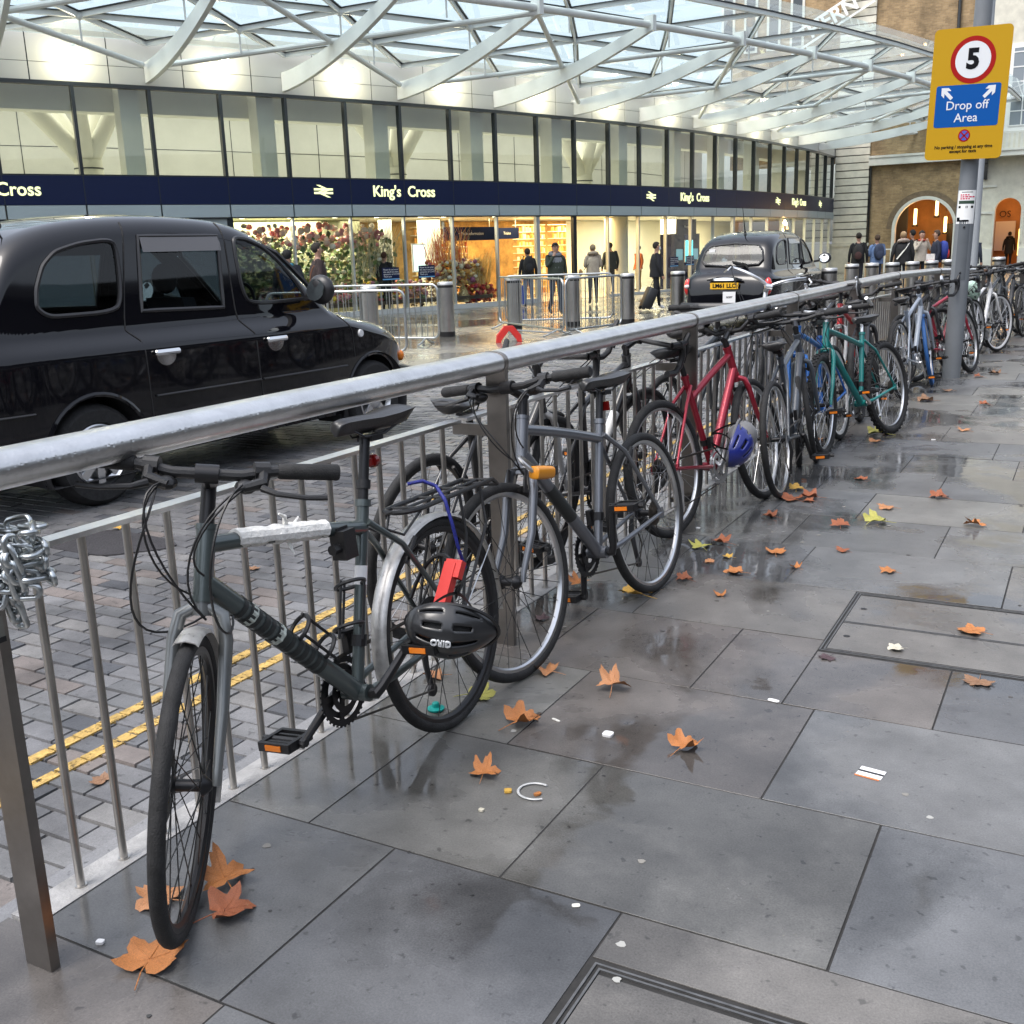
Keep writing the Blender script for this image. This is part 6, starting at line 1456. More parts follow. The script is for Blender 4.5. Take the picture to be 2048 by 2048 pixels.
A1 = gp(815,718,ROAD_Z); ad = V((-.88,-.30,0)).normalized()
barrier('crowd barrier with a rounded corner ending just beyond the nose of the nearer cab', (A1.x+ad.x*2.25, A1.y+ad.y*2.25), (A1.x, A1.y))
Bk = V((A1.x,A1.y,0))+V((-.55,2.3,0)); barrier('crowd barrier standing behind the one at the nose of the nearer cab', (Bk.x-2.6, Bk.y-.2), (Bk.x-.3, Bk.y))
barrier('left front panel of the two crowd barriers, beside the red foot', bp(1000,655), bp(1128,674))
barrier('right front panel of the two crowd barriers, in the middle of the plaza', bp(1133,674), bp(1243,659))
barrier('rear panel of the barrier group, seen through the two front panels', bp(1012,652), bp(1226,646))
rf = gp(1018,684,ROAD_Z); f_ = thing('barrier_foot', 'red plastic barrier foot shaped like an upturned V lying by the crowd barriers', 'barrier foot', tuple(rf), (0,0,R_(38))); f_.scale = (.8,.8,.72); q = MB()
for s_ in (-1,1):
    q.prism([(s_*.03,.40),(s_*.10,.40),(s_*.27,.17),(s_*.29,.0),(s_*.19,.0),(s_*.17,.06),(s_*.0,.29),(0,.40)], -.07, .07, Matrix.Rotation(R_(90),4,'X'))
q.build('body', pm('barrier_red', (.62,.035,.03), .4, var=.1, vs=10), f_, smooth=0)
q = MB(); q.tube([(0.0,.02,.30),(1.05,.22,.16)], .018, 8); q.build('tube', M_['barrier_steel'], f_)

# ================================================================ PEOPLE
SKIN = pm('skin', (.42,.24,.17), .55); CL = {}
def cloth(c):
    if c not in CL: CL[c] = pm('cloth', c, .85, var=.18, vs=9)
    return CL[c]
def person(label, loc, face, h=1.72, top=(.02,.02,.022), legs=(.02,.022,.03), shoes=(.02,.02,.02), hair=(.03,.02,.015), arms='down', coat=.0, hat=None, hood=None, stride=0.0, bulk=1.0, scarf=None, mask=False):
    """face: world direction the person looks (radians)"""
    t = thing('person', label, 'person', loc, (0,0,face)); k = h/1.75
    J = {}; E = []; 
    def j(n_, p, r, par=None): J[n_] = (V(p)*k, r*k if not isinstance(r, tuple) else (r[0]*k, r[1]*k)); (E.append((par, n_)) if par else None)
    s_ = stride; B = bulk
    j('pelvis',(0,0,.95),(.13*B,.165*B)); j('waist',(0,0,1.10),(.115*B,.155*B),'pelvis'); j('chest',(.005,0,1.28),(.125*B,.18*B),'waist'); j('collar',(0,0,1.42),(.085*B,.13*B),'chest'); j('neck',(.01,0,1.50),.058,'collar'); j('chin',(.025,0,1.565),(.068,.064),'neck'); j('head',(.025,0,1.645),(.094,.078),'chin'); j('crown',(.01,0,1.715),(.066,.056),'head')
    for sg_, n_ in ((1,'l'),(-1,'r')):
        f = s_*sg_
        j('hip'+n_,(0,.09*sg_,.90),.098,'pelvis'); j('knee'+n_,(.02+.20*f,.095*sg_,.50+.01*abs(f)),.062,'hip'+n_); j('ankle'+n_,(-.02+.42*f-(.12 if f < 0 else 0),.095*sg_,.10+(.05 if f < 0 else 0)),.043,'knee'+n_); j('toe'+n_,(.13+.42*f-(.10 if f < 0 else 0),.11*sg_,.045),.04,'ankle'+n_)
        j('sh'+n_,(0,.185*sg_*B,1.40),.070*B,'collar')
        up = arms in ('both',) or arms == ('phone' if sg_ < 0 else '') or (arms == 'phone' and sg_ < 0)
        if up: j('el'+n_,(.13,.25*sg_,1.18),.050*B,'sh'+n_); j('wr'+n_,(.20,.10*sg_,1.44),.036,'el'+n_); j('ha'+n_,(.19,.06*sg_,1.53),.040,'wr'+n_)
        elif arms == 'front': j('el'+n_,(-.0,.25*sg_,1.13),.050*B,'sh'+n_); j('wr'+n_,(.2,.12*sg_,1.12),.036,'el'+n_); j('ha'+n_,(.27,.08*sg_,1.13),.038,'wr'+n_)
        else: j('el'+n_,(-.03-.1*f,.25*sg_*B,1.13),.050*B,'sh'+n_); j('wr'+n_,(.05-.18*f,.26*sg_*B,.89),.036,'el'+n_); j('ha'+n_,(.07-.2*f,.255*sg_*B,.80),.040,'wr'+n_)
    names = list(J); me = bpy.data.meshes.new('body'); me.from_pydata([J[n_][0] for n_ in names], [(names.index(a), names.index(b_)) for a, b_ in E], []); ob = bpy.data.objects.new('body', me); COL.objects.link(ob)
    m_ = ob.modifiers.new('skin', 'SKIN'); m_.use_smooth_shade = True; m_.branch_smoothing = .6
    for i, n_ in enumerate(names):
        r = J[n_][1]; me.skin_vertices[0].data[i].radius = r if isinstance(r, tuple) else (r, r); me.skin_vertices[0].data[i].use_root = (n_ == 'pelvis')
    ss = ob.modifiers.new('sub', 'SUBSURF'); ss.levels = 2; ss.render_levels = 2
    dg = bpy.context.evaluated_depsgraph_get(); m2 = bpy.data.meshes.new_from_object(ob.evaluated_get(dg)); bpy.data.objects.remove(ob)
    mats = [SKIN, cloth(top), cloth(legs), cloth(shoes)]; m2.materials.clear()
    for x in mats: m2.materials.append(x)
    grp = {}
    for n_ in names: grp[n_] = 0 if n_ in ('neck','chin','head','crown') or n_[:2] == 'ha' else (2 if n_[:3] in ('hip','kne') or n_ == 'pelvis' or n_[:3] == 'ank' else (3 if n_[:3] == 'toe' else 1))
    segs = [(J[a][0], J[b_][0], grp[b_]) for a, b_ in E]
    for p in m2.polygons:
        c = p.center; best = (9, 1)
        for a, b_, g_ in segs:
            ab = b_-a; u = max(0, min(1, (c-a).dot(ab)/max(1e-6, ab.dot(ab)))); d_ = (c-(a+ab*u)).length
            if d_ < best[0]: best = (d_, g_)
        g_ = best[1]
        if g_ == 1 and c.z < .98*k and abs(c.y) < .17*k: g_ = 2
        if g_ == 2 and c.z > .98*k: g_ = 1
        if c.z < .09*k: g_ = 3
        p.material_index = g_; p.use_smooth = True
    m2.name = 'body'; put(m2, 'body', t)
    # jacket skirt, hair, face
    q = MB(); bot = .86-coat; rg = []
    for z, rx, ry in ((1.43,.075,.12),(1.38,.115,.175),(1.28,.140,.205),(1.15,.135,.19),(1.02,.145,.195),(bot+.08,.155,.20),(bot,.158,.205),(bot+.005,.14,.185)):
        rg.append([(.004+rx*B*k*math.cos(a), ry*B*k*math.sin(a), z*k) for a in [2*math.pi*i/20 for i in range(20)]])
    q.loft(rg, cap=False); q.build('jacket', cloth(top), t, smooth=60)
    hm = cloth(hat or hair)
    q = MB(); c = V((.018,0,1.66))*k; vs = []
    q.ball(c+V((-.012,0,.012))*k, (.104*k,.089*k,.100*k), 14, 9); q.v = [v if not (v[0] > c.x+.035*k and v[2] < c.z+.045*k) else tuple(V((c.x+.03*k, v[1]*.93, v[2]))) for v in q.v]
    if hat: q.tube([(c.x+.10*k*math.cos(a)*.98, .088*k*math.sin(a), c.z+.022*k) for a in [2*math.pi*i/18 for i in range(18)]], .012*k, 6, closed=True)
    q.build('hat' if hat else 'hair', hm, t, smooth=70)
    q = MB(); q.ball(V((.115,0,1.632))*k, (.016*k,.012*k,.02*k), 8, 5)
    for s2 in (-1,1): q.ball(V((.02,s2*.083,1.635))*k, (.016*k,.009*k,.026*k), 8, 5)
    q.build('nose_and_ears', SKIN, t, smooth=60)
    q = MB()
    for s2 in (-1,1): q.ball(V((.104,s2*.03,1.655))*k, (.008*k,.012*k,.007*k), 6, 4)
    q.build('eyes', M_['black_plastic'], t, smooth=60)
    if mask: q = MB(); q.ball(V((.085,0,1.595))*k, (.045*k,.058*k,.05*k), 10, 6); q.build('face_mask', cloth((.6,.66,.7)), t, smooth=60)
    if hood: q = MB(); q.tube([( -.02+.10*k*math.cos(a), .125*k*math.sin(a), 1.49*k+.03*k*math.cos(a)*-1) for a in [2*math.pi*i/18 for i in range(18)]], .05*k, 8, closed=True); q.build('hood', cloth(hood), t, smooth=60)
    if scarf: q = MB(); q.tube([(.01+.078*k*math.cos(a), .082*k*math.sin(a), 1.475*k) for a in [2*math.pi*i/18 for i in range(18)]], .033*k, 8, closed=True); q.build('scarf', cloth(scarf), t, smooth=60)
    return t
def backpack(label, who, col, col2=None, big=1.0):
    m = who.matrix_world; bpy.context.view_layer.update(); m = who.matrix_world
    t = thing('backpack', label, 'backpack'); t.matrix_world = m; q = MB(); s_ = big
    q.loft([[(-.13-.075*f-.085*g_, y, z) for y, z, g_ in ((-.15*s_*w_,1.0-.0,1),(.15*s_*w_,1.0,1))] and [(-.12-d*s_, .15*s_*w_*math.cos(a), 1.20+.25*s_*w_*math.sin(a)) for a in [2*math.pi*k/20 for k in range(20)]] for f, d, w_ in ((0,0,.85),(0,.03,1),(0,.10,1.0),(0,.16,.86),(0,.18,.6))]); q.build('bag', cloth(col), t, smooth=50)
    q = MB(); q.loft([[(-.12-d*s_, .11*s_*w_*math.cos(a), 1.11+.12*s_*w_*math.sin(a)) for a in [2*math.pi*k/16 for k in range(16)]] for d, w_ in ((.14,1.0),(.20,.95),(.215,.7))]); q.build('pocket', cloth(col2 or col), t, smooth=50)
    q = MB()
    for s2 in (-1,1): q.tube(bez([(-.13,s2*.10,1.42),(-.02,s2*.125,1.50),(.15,s2*.12,1.40),(.13,s2*.14,1.15),(-.1,s2*.15,1.02)],10), .016, 6, flat=.5)
    q.build('strap', cloth(col), t, smooth=50); return t
VW = math.atan2(C_W.y, C_W.x)                        # away from the viewer
def pp(x, D=None, y=None):                           # stand on the plaza under pixel x
    if y: return tuple(gp(x, y, ROAD_Z))
    p = at_depth(x, 600, D); return (p.x, p.y, ROAD_Z)
person('person in a black woolly hat and blue scarf by the flower shop window', pp(581,20), VW+.2, 1.74, (.015,.02,.03), hat=(.008,.008,.008), hair=(.01,.01,.01), scarf=(.05,.25,.35), bulk=1.05)
pB = person('man in a long dark brown coat facing right before the flower shop', pp(640,20), VW-1.2, 1.84, (.035,.022,.022), (.03,.03,.035), hair=(.02,.015,.012), coat=.18, bulk=1.1)
hbg = thing('handbag', 'tan shoulder bag on the hip of the man in the brown coat', 'bag', tuple(V(pp(632,19.7))+V((0,0,.78)))); q = MB(); q.loft([[(.11*w_*math.cos(a), d, .13*w_*math.sin(a)) for a in [2*math.pi*k/18 for k in range(18)]] for d, w_ in ((-.06,.8),(-.03,1),(.03,1),(.06,.8))]); q.build('bag', cloth((.42,.26,.12)), hbg, smooth=50); q = MB(); q.tube(bez([(-.1,0,.08),(-.16,0,.4),(-.05,0,.62),(.02,0,.66)],10), .012, 6); q.build('strap', cloth((.2,.09,.05)), hbg)
p3 = person('person in blue jeans and black jacket with a black backpack, standing at the station glass', pp(1058, y=615), VW+.15, 1.63, (.012,.012,.014), (.10,.14,.22), hair=(.03,.02,.015)); backpack('black backpack on the person in blue jeans at the station glass', p3, (.012,.012,.014))
bb_ = thing('shopping_bag', 'bright blue bag held low by the person in blue jeans', 'bag', tuple(V(pp(1046, y=612))+V((0,0,.35)))); q = MB(); q.loft([[(.10*w_, -.05, z),(.10*w_,.05,z),(-.10*w_,.05,z),(-.10*w_,-.05,z)] for z, w_ in ((-.3,.9),(.2,1.1),(.25,1.1))]); q.build('bag', cloth((.02,.06,.35)), bb_, smooth=0); q = MB(); q.tube(arc(0,math.pi,8,lambda a:(.06*math.cos(a),0,.25+.14*math.sin(a))), .008, 5); q.build('handle', cloth((.02,.06,.35)), bb_)
p4 = person('man in a black cap and grey hoodie talking on a phone', pp(1113, y=630), VW+math.pi+.25, 1.74, (.035,.045,.032), (.03,.04,.065), hat=(.012,.012,.014), arms='phone', hood=(.16,.17,.19), stride=.25, bulk=1.08)
q = MB(); rg = [[(.005+rx*math.cos(a), ry*math.sin(a), z) for a in [R_(-46)+R_(92)*i/8 for i in range(9)]] for z, rx, ry in ((1.40,.120,.178),(1.28,.147,.21),(1.12,.142,.2),(.98,.155,.2))]; q.loft(rg, cap=False); q.build('hoodie_front', cloth((.20,.21,.23)), p4, smooth=60, fix=False)
p5 = person('woman in a beige hooded coat seen from behind with a dark strap across her back', pp(1187, y=609), VW+.1, 1.68, (.40,.33,.26), (.015,.015,.018), hair=(.25,.18,.11), hood=(.36,.29,.22), arms='front', bulk=1.05)
sbg = thing('shoulder_bag', 'brown shoulder bag with a dark strap worn by the woman in the beige coat', 'bag', tuple(V(pp(1178, y=609))+V((0,0,0)))); sbg.rotation_euler = (0,0,VW+.1); q = MB(); q.tube(bez([(-.15,-.16,1.42),(-.19,-.02,1.2),(-.165,.17,.98)],10), .018, 6, flat=.4); q.build('strap', cloth((.02,.018,.018)), sbg); q = MB(); q.ball((-.06,.24,.92), (.11,.06,.10), 12, 8); q.build('bag', cloth((.30,.17,.07)), sbg)
p6 = person('woman in a black quilted jacket, face mask and white trainers walking right', pp(1312, y=620), VW-1.45, 1.68, (.010,.010,.014), (.012,.012,.015), shoes=(.7,.7,.7), hair=(.02,.015,.012), stride=.33, mask=True, bulk=1.1)
sc = thing('suitcase', 'black wheeled suitcase pulled by the woman in the quilted jacket', 'suitcase', pp(1287, y=621), (R_(0),R_(24),VW-1.45)); q = MB(); rg = [[(x, y, z) for x, y in superel(0,0,.13,.21,24,5)] for z in (.08,.6)]; q.loft([[(x*.92,y*.92,z) for x,y,z in rg[0]]]+[[(x,y,.11) for x,y,z in rg[0]]]+[[(x,y,.57) for x,y,z in rg[0]]]+[[(x*.92,y*.92,z) for x,y,z in rg[1]]]); q.build('shell', pm('case_black', (.016,.016,.018), .5), sc, smooth=40)
q = MB(); q.tube([(-.05,-.08,.6),(-.05,-.08,1.0),(-.05,.08,1.0),(-.05,.08,.6)], .009, 6); q.build('handle', M_['black_metal'], sc)
for y in (-.17,.17): q = MB(); q.lathe([(0,-.015),(.045,-.015),(.045,.015),(0,.015)], 16, Matrix.Translation((-.07,y,.05)) @ Matrix.Rotation(R_(90),4,'X')); q.build('wheel', M_['rubber'], sc)
for k in range(5): q = MB(); q.bar((.131,-.14+.07*k,.14),(.131,-.14+.07*k,.54),.008,.012, up=(1,0,0)); q.build('rib', M_['black_metal'], sc)
p7 = person('dark clothed person inside the glass right of the woman in the beige coat', tuple(fp(11.7,-.9,ROAD_Z)), VW+.4, 1.74, (.03,.035,.038), (.03,.03,.035), bulk=1.15)
p16 = person('brown haired person in a black coat behind the left blue notice', tuple(fp(5.72,-.45,ROAD_Z)), VW-.4, 1.66, (.015,.015,.017), (.015,.015,.017), hair=(.06,.022,.012), coat=.2)
p17 = person('person in an orange top inside the glass behind the woman with the suitcase', tuple(fp(13.15,-1.4,ROAD_Z)), VW+2, 1.62, (.45,.12,.04), (.3,.2,.06), hair=(.02,.015,.01))
p8 = person('man in a black jacket seen from behind by the stone corner pier', pp(1712,33), VW-.3, 1.78, (.010,.010,.011), hair=(.02,.014,.01)); backpack('black backpack on the man by the stone corner pier', p8, (.02,.018,.018), (.05,.02,.018))
p9 = person('person in a light blue jacket with a dark backpack, right of the man in black', pp(1749,33), VW, 1.70, (.13,.20,.36), (.02,.03,.06), hair=(.06,.035,.02), arms='front', bulk=1.05); backpack('dark blue backpack on the person in the light blue jacket', p9, (.03,.04,.075))
p10 = person('fair haired person in a black coat with a white strap across the back', pp(1800,31), VW-.15, 1.76, (.010,.010,.012), hair=(.30,.20,.11), hood=(.32,.26,.22), bulk=1.15)
stp = thing('bag_strap', 'white strap slung across the back of the fair haired person', 'strap', p10.location, p10.rotation_euler); q = MB(); q.tube(bez([(-.05,-.16,1.46),(-.19,-.05,1.3),(-.17,.19,1.0)],10), .026, 6, flat=.3); q.build('band', cloth((.55,.54,.50)), stp)
p11 = person('dark figure just behind the fair haired person in the brick arch', pp(1818,34.5), VW+.6, 1.82, (.006,.006,.007), hair=(.006,.006,.006))
p12 = person('man in a beige jacket and red scarf holding a phone to his face', pp(1836,33), VW+math.pi+.1, 1.78, (.42,.37,.31), (.02,.02,.025), hair=(.02,.015,.012), scarf=(.35,.05,.04), arms='both')
p13 = person('man in a navy jacket in profile carrying a red and blue backpack', pp(1866,31), VW+1.4, 1.77, (.010,.014,.03), (.02,.02,.03), hair=(.05,.03,.02)); backpack('red and blue backpack on the man in the navy jacket', p13, (.02,.04,.22), (.5,.04,.04), 1.1)
pbg = thing('paper_bag', 'white and red paper bag between the man in beige and the man in navy', 'bag', tuple(V(pp(1856,30.6))+V((0,0,.95)))); q = MB(); q.loft([[(.11*w_,-.05,z),(.11*w_,.05,z),(-.11*w_,.05,z),(-.11*w_,-.05,z)] for z, w_ in ((-.17,1),(.17,1.05))]); q.build('bag', cloth((.65,.62,.6)), pbg, smooth=0); q = MB(); q.bb(-.112,.112,-.052,.052,-.12,.0); q.build('red_print', cloth((.5,.06,.05)), pbg, smooth=0)
p14 = person('person in dark navy half hidden right of the sign post', pp(1938,30), VW-.8, 1.68, (.012,.018,.035), hair=(.02,.015,.012))
p15 = person('dark silhouette of a person standing in the lit arched doorway', (A2X+.05, BY+1.6, ROAD_Z), VW-.4, 1.70, (.012,.008,.006), (.012,.01,.01), hair=(.01,.008,.006), coat=.15, hood=(.012,.008,.006))

# ================================================================ LEAVES AND LITTER
LEAFC = {'orange':(.42,.16,.045),'brown':(.29,.09,.035),'tan':(.46,.21,.09),'yellow':(.55,.33,.06),'green':(.38,.36,.08),'dull':(.24,.13,.07),'purple':(.075,.045,.05),'pale':(.55,.52,.42)}
LM = {}
for n_, c_ in LEAFC.items():
    m_ = pm('leaf_'+n_, c_, .5, var=.35, vs=28, bump=.3, bs=90); LM[n_] = m_
def leaf_poly():
    tips = [(90,1.0),(38,.92),(-18,.70),(142,.92),(198,.70)]; P = []
    seq = [(-90,.22),(-70,.46),(-50,.56),(-34,.70),(-22,.84),(-8,.70),(2,.60),(10,.56),(18,.68),(26,.74),(33,.88),(40,1.0),(47,.86),(54,.76),(60,.62),(66,.60),(71,.76),(77,.84),(83,.90),(90,1.04),(97,.92),(103,.84),(109,.78),(114,.60),(120,.62),(126,.74),(133,.85),(140,.98),(147,.86),(154,.76),(162,.66),(170,.56),(178,.60),(188,.70),(202,.84),(214,.70),(230,.55),(250,.45)]
    return [(r*math.cos(R_(a)), r*math.sin(R_(a))) for a, r in seq]
def leaf_mesh(seed, curl, m_):
    rr = random.Random(seed); P = leaf_poly(); n = len(P); vs = []; fs = []
    ph = rr.uniform(0,6.3); rings = 4
    jit = [1+rr.uniform(-.10,.10) for _ in P]; am = rr.uniform(.45,1.15); sq = rr.uniform(.72,1.05); P = [(x*(.66/max(.05,math.hypot(x,y)))*(1-am)+x*am if math.hypot(x,y) > .3 else x, (y*(.66/max(.05,math.hypot(x,y)))*(1-am)+y*am)*sq if math.hypot(x,y) > .3 else y) for x,y in P]
    def z(x, y): 
        r = math.hypot(x,y); return curl*(r*r*(.5+.6*math.sin(2*math.atan2(y,x)+ph)+.25*math.sin(5*math.atan2(y,x)+2*ph)))+.05*math.sin(9*x+ph)*r+.05*math.sin(7*y-ph)*r
    vs.append((0,0,z(0,0)+.02))
    for k in range(1, rings+1):
        f = k/rings
        for i, (x, y) in enumerate(P): X, Y = x*f*jit[i], y*f*jit[i]; vs.append((X, Y, z(X,Y)+.02))
    for i in range(n): fs.append((0, 1+i, 1+(i+1)%n))
    for k in range(rings-1):
        for i in range(n): a = 1+k*n; fs.append((a+i, a+n+i, a+n+(i+1)%n, a+(i+1)%n))
    mz = min(v[2] for v in vs); vs = [(x,y,q_-mz+.012) for x,y,q_ in vs]
    o = len(vs); q = MB(); q.add(vs, fs)
    q.tube([(0,-.1,vs[0][2]), (.04,-.5,.10), (.12+rr.uniform(-.1,.2),-1.0,.04)], [.022,.018,.014], 5)
    # veins
    for a, L_ in ((90,.85),(38,.75),(142,.75),(-18,.5),(198,.5)):
        pts = [(L_*t_*math.cos(R_(a)), L_*t_*math.sin(R_(a))) for t_ in (0.02,.35,.7,1)]; q.tube([(x,y,z(x,y)+.02-mz+.018) for x,y in pts], [.014,.011,.008,.004], 4)
    return q.mesh('leaf', m_, 60)
LC = {}
LEAVES = [ # pixel, size, colour, turn, curl, label
 (300,1925,.115,'orange',20,.12,'large flat orange plane leaf below the front wheel of the nearest bicycle'),
 (450,1830,.10,'brown',-40,.22,'rust orange leaf lying just right of the front wheel of the nearest bicycle'),
 (452,1768,.095,'orange',60,.30,'curled orange leaf behind the front wheel of the nearest bicycle'),
 (325,1803,.095,'tan',100,.28,'tan leaf showing on both sides of the foot of the front wheel'),
 (1040,1448,.105,'orange',-30,.35,'large bright orange curled leaf right of the rear wheel of the nearest bicycle'),
 (968,1552,.065,'orange',10,.3,'small star shaped orange leaf on the slab below the large curled orange leaf'),
 (1097,1345,.085,'tan',80,.6,'crumpled orange leaf at the foot of the front wheel of the grey bicycle'),
 (1225,1381,.085,'tan',10,.55,'curled light tan leaf between the grey bicycle and the ticket scrap'),
 (955,1392,.10,'green',-60,.10,'yellow green leaf seen through the rear wheel of the nearest bicycle'),
 (872,1354,.07,'tan',120,.4,'small orange leaf under the pedal of the nearest bicycle'),
 (1367,1498,.085,'orange',-20,.45,'orange brown leaf standing curled on the wet brown slab'),
 (1275,1192,.12,'yellow',70,.20,'big golden orange leaf under the rear wheel of the grey bicycle'),
 (1947,1265,.085,'orange',75,.25,'orange leaf lying across the split manhole cover'),
 (1956,1365,.085,'dull',170,.06,'flat dull brown star shaped leaf at the right below the manhole cover'),
 (1655,1316,.055,'purple',150,.02,'dark purple leaf stuck flat on the slab left of the manhole cover'),
 (1794,1299,.055,'pale',110,.2,'pale silvery leaf on the manhole cover'),
 (1441,1193,.05,'orange',30,.3,'small orange leaf between the grey bicycle and the manhole cover'),
 (1370,1160,.07,'brown',70,.3,'brown leaf right of the rear wheel of the grey bicycle'),
 (1472,1147,.08,'orange',100,.3,'yellow edged orange leaf in the middle of the wet slab'),
 (1592,1137,.05,'orange',60,.3,'small orange leaf left of the dark puddle'),
 (1779,1145,.065,'orange',80,.15,'flat orange leaf above the manhole cover'),
 (1550,1107,.085,'orange',15,.35,'orange leaf with a yellow tip in the middle of the path'),
 (1456,1115,.05,'yellow',80,.2,'small pale yellow leaf among the orange leaves'),
 (1419,1125,.04,'tan',20,.2,'tiny tan leaf among the orange leaves'),
 (1687,1103,.055,'brown',70,.3,'small brown leaf right of the orange leaf with a yellow tip'),
 (1444,1087,.09,'brown',75,.25,'brown leaf lying over a yellow green one behind the grey bicycle'),
 (1402,1096,.085,'green',40,.2,'yellow green leaf tucked against the brown one behind the grey bicycle'),
 (1680,1053,.085,'brown',10,.5,'upright curled rust leaf left of the large green leaf'),
 (1757,1046,.11,'green',95,.25,'large yellow green leaf in the middle of the path'),
 (1953,1052,.08,'orange',130,.35,'orange leaf near the right edge, beside the large green leaf'),
 (1775,1017,.085,'tan',85,.2,'long tan leaf beyond the large green leaf'),
 (1541,1035,.08,'brown',80,.25,'reddish brown leaf in front of the dark red bicycle'),
 (1879,996,.10,'brown',60,.35,'brown leaf at the edge of the far brown slab'),
 (1585,1001,.105,'brown',60,.3,'dark orange leaf under the rear wheel of the dark grey bicycle'),
 (1622,997,.11,'brown',100,.25,'long red brown leaf right of the dark grey bicycle'),
 (1592,982,.08,'yellow',10,.3,'yellow leaf behind the red brown leaf by the dark grey bicycle'),
 (1723,960,.07,'brown',70,.25,'brown leaf on the path right of the teal bicycle'),
 (1761,870,.14,'green',80,.2,'large yellow green leaf under the rear wheel of the teal bicycle'),
 (1751,883,.08,'tan',80,.25,'tan leaf just below the leaf under the teal bicycle'),
 (1637,880,.10,'tan',30,.3,'tan leaf seen through the front wheel of the teal bicycle'),
 (1854,803,.14,'dull',90,.3,'broad dull brown leaf on the far path'),
 (1970,810,.09,'brown',60,.4,'brown leaf at the right on the far path'),
 (1929,862,.10,'tan',50,.4,'pale tan leaf with lifted lobes on the far path'),
 (1958,755,.10,'brown',70,.3,'brown leaf just right of the foot of the sign post'),
 (1993,748,.13,'dull',85,.2,'flat dull leaf beyond the foot of the sign post'),
 (1896,782,.10,'dull',80,.25,'dull leaf in front of the sign post'),
 (1617,1004,.06,'brown',30,.3,'small rust leaf on the pile by the dark grey bicycle'),
 (1158,1170,.07,'orange',50,.4,'small orange leaf by the kerb behind the grey bicycle'),
 (1012,1180,.085,'orange',20,.4,'orange leaf on the kerb seen through the front wheel of the grey bicycle'),
 (1085,1240,.06,'purple',80,.2,'dark red leaf seen through the spokes of the grey bicycle')]
for i, (x, y, s_, c_, tr, cu, lab) in enumerate(LEAVES):
    key = (c_, round(cu*5), i % 3)
    if key not in LC: LC[key] = leaf_mesh(i+3, cu*(2.1 if i % 3 else 1.1), LM[c_])
    o = bpy.data.objects.new('fallen_leaf', LC[key]); COL.objects.link(o); p = gp(x, y, 0.0); o.location = (p.x, p.y, .0015); o.scale = (s_*.76,)*3; o.rotation_euler = (0,0,R_(tr)); tag(o, lab, 'leaf', 'fallen leaves on the pavement')
for x, y, c_, lab in ((232,1058,'yellow','orange leaf on the road setts behind the flat bar'), (870,1000,'yellow','yellow leaf on the road setts between the bars'), (505,1138,'dull','dull leaf on the road setts left of the white taped tube'), (205,1560,'dull','brown leaf on the road setts by the yellow lines')):
    o = bpy.data.objects.new('fallen_leaf', LC[[k for k in LC if k[0] == c_][0]]); COL.objects.link(o); p = gp(x, y, ROAD_Z+.004); o.location = p; o.scale = (.055,)*3; o.rotation_euler = (0,0,x*.1); tag(o, lab, 'leaf', 'fallen leaves on the road')
def bit(name, lab, cat, x, y, w_, d_, h_, m_, rot=0, z=0.0):
    q = MB(); q.prism(superel(0,0,w_/2,d_/2,16,4), 0, h_); o = q.build(name, m_, smooth=30); p = gp(x, y, z); o.location = (p.x, p.y, z+.001); o.rotation_euler = (0,0,R_(rot)); return tag(o, lab, cat)
tk = thing('ticket', 'white paper ticket with a dark stripe on the wet slab at the right', 'ticket', tuple(gp(1742,1547)+V((0,0,.001))), (0,0,R_(-8))); q = MB(); q.bb(-.033,.033,-.026,.026,0,.001); q.build('paper', M_['white_plastic'], tk, smooth=0); q = MB(); q.bb(-.033,.033,-.004,.005,.001,.0016); q.build('magnetic_stripe', M_['black_plastic'], tk, smooth=0); q = MB(); q.bb(-.034,.03,-.032,-.026,0,.0012); q.build('orange_edge', pm('ticket_orange', (.7,.2,.06), .5), tk, smooth=0)
bit('paper_scrap','small white paper scrap on the slab joint right of the crumpled leaves','litter',1547,1402,.036,.018,.002,M_['white_plastic'],-10)
bit('paper_scrap','thin pale scrap right of the large bright orange leaf','litter',1112,1441,.032,.010,.002,M_['pale_stone'],-20)
bit('plastic_disc','white plastic cap lying on the reddish wet slab','cap',1216,1471,.030,.030,.007,M_['white_plastic'])
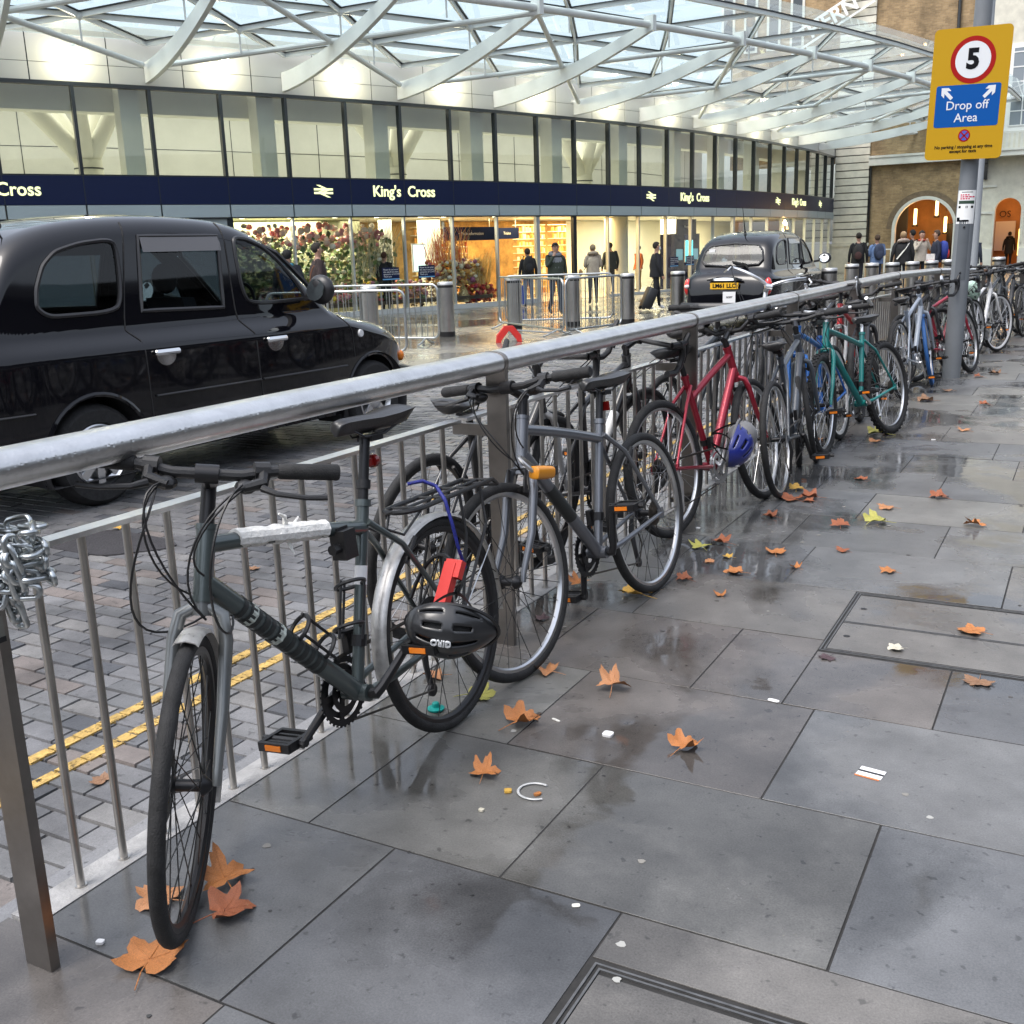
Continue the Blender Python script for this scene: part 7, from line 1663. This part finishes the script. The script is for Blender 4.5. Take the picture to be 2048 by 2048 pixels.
bit('pebble','white pebble beside the first railing post','pebble',201,1887,.017,.013,.006,M_['white_plastic'],20)
bit('paper_scrap','white chip on the path by the rear wheel of the dark red bicycle','litter',1396,1057,.02,.02,.004,M_['white_plastic'])
bit('paper_scrap','small pale scrap on the broad slab at the bottom','litter',1152,1812,.018,.012,.0015,M_['pale_stone'],30)
bit('paper_scrap','white scrap on the far path above the tan leaf','litter',1867,880,.03,.02,.004,M_['white_plastic'])
bit('dry_leaf_scrap','little yellow leaf fragment left of the white ring of plastic','leaf',1016,1584,.020,.018,.006,LM['yellow'],30); bit('dry_leaf_scrap','little orange leaf fragment inside the white ring of plastic','leaf',1075,1590,.02,.012,.005,LM['orange'],60); bit('dry_leaf_scrap','pale fragment on the slab below the small star shaped leaf','leaf',963,1622,.014,.012,.005,LM['pale'])
rb_ = thing('plastic_ring', 'thin white broken ring of plastic on the wet slab by the small star shaped leaf', 'litter', tuple(gp(1070,1585)+V((0,0,.004)))); q = MB(); q.tube([(.045*math.cos(a), .042*math.sin(a), 0) for a in [R_(70)+R_(250)*k/24 for k in range(25)]], .0035, 6, flat=.6); q.build('ring', pm('clear_plastic', (.45,.46,.46), .25), rb_)
gc = thing('plastic_stopper', 'green plastic bottle top on the pavement inside the rear wheel of the nearest bicycle', 'bottle top', tuple(gp(872,1420))); q = MB(); q.lathe([(0,.002),(.026,.003),(.027,.008),(.012,.012),(.011,.024),(.007,.027),(0,.027)], 20); q.build('top', M_['teal_plastic'], gc)
gum = MB(); rr = random.Random(77)
for _ in range(170):
    x, y = rr.uniform(.25,3.4), rr.uniform(1.0,9); r_ = rr.uniform(.004,.011); P = [(x+r_*(1+.3*math.sin(3*a+x*50))*math.cos(a), y+r_*math.sin(a)) for a in [2*math.pi*k/9 for k in range(9)]]; gum.prism(P, .0003, .0012)
tag(gum.build('grit', pm('grit', (.3,.3,.28), .6, islands=[(.35,.35,.33),(.04,.04,.04),(.22,.21,.19),(.06,.055,.05)]), smooth=0), 'flecks of grit and old gum scattered over the paving slabs', 'grit', None, 'stuff')
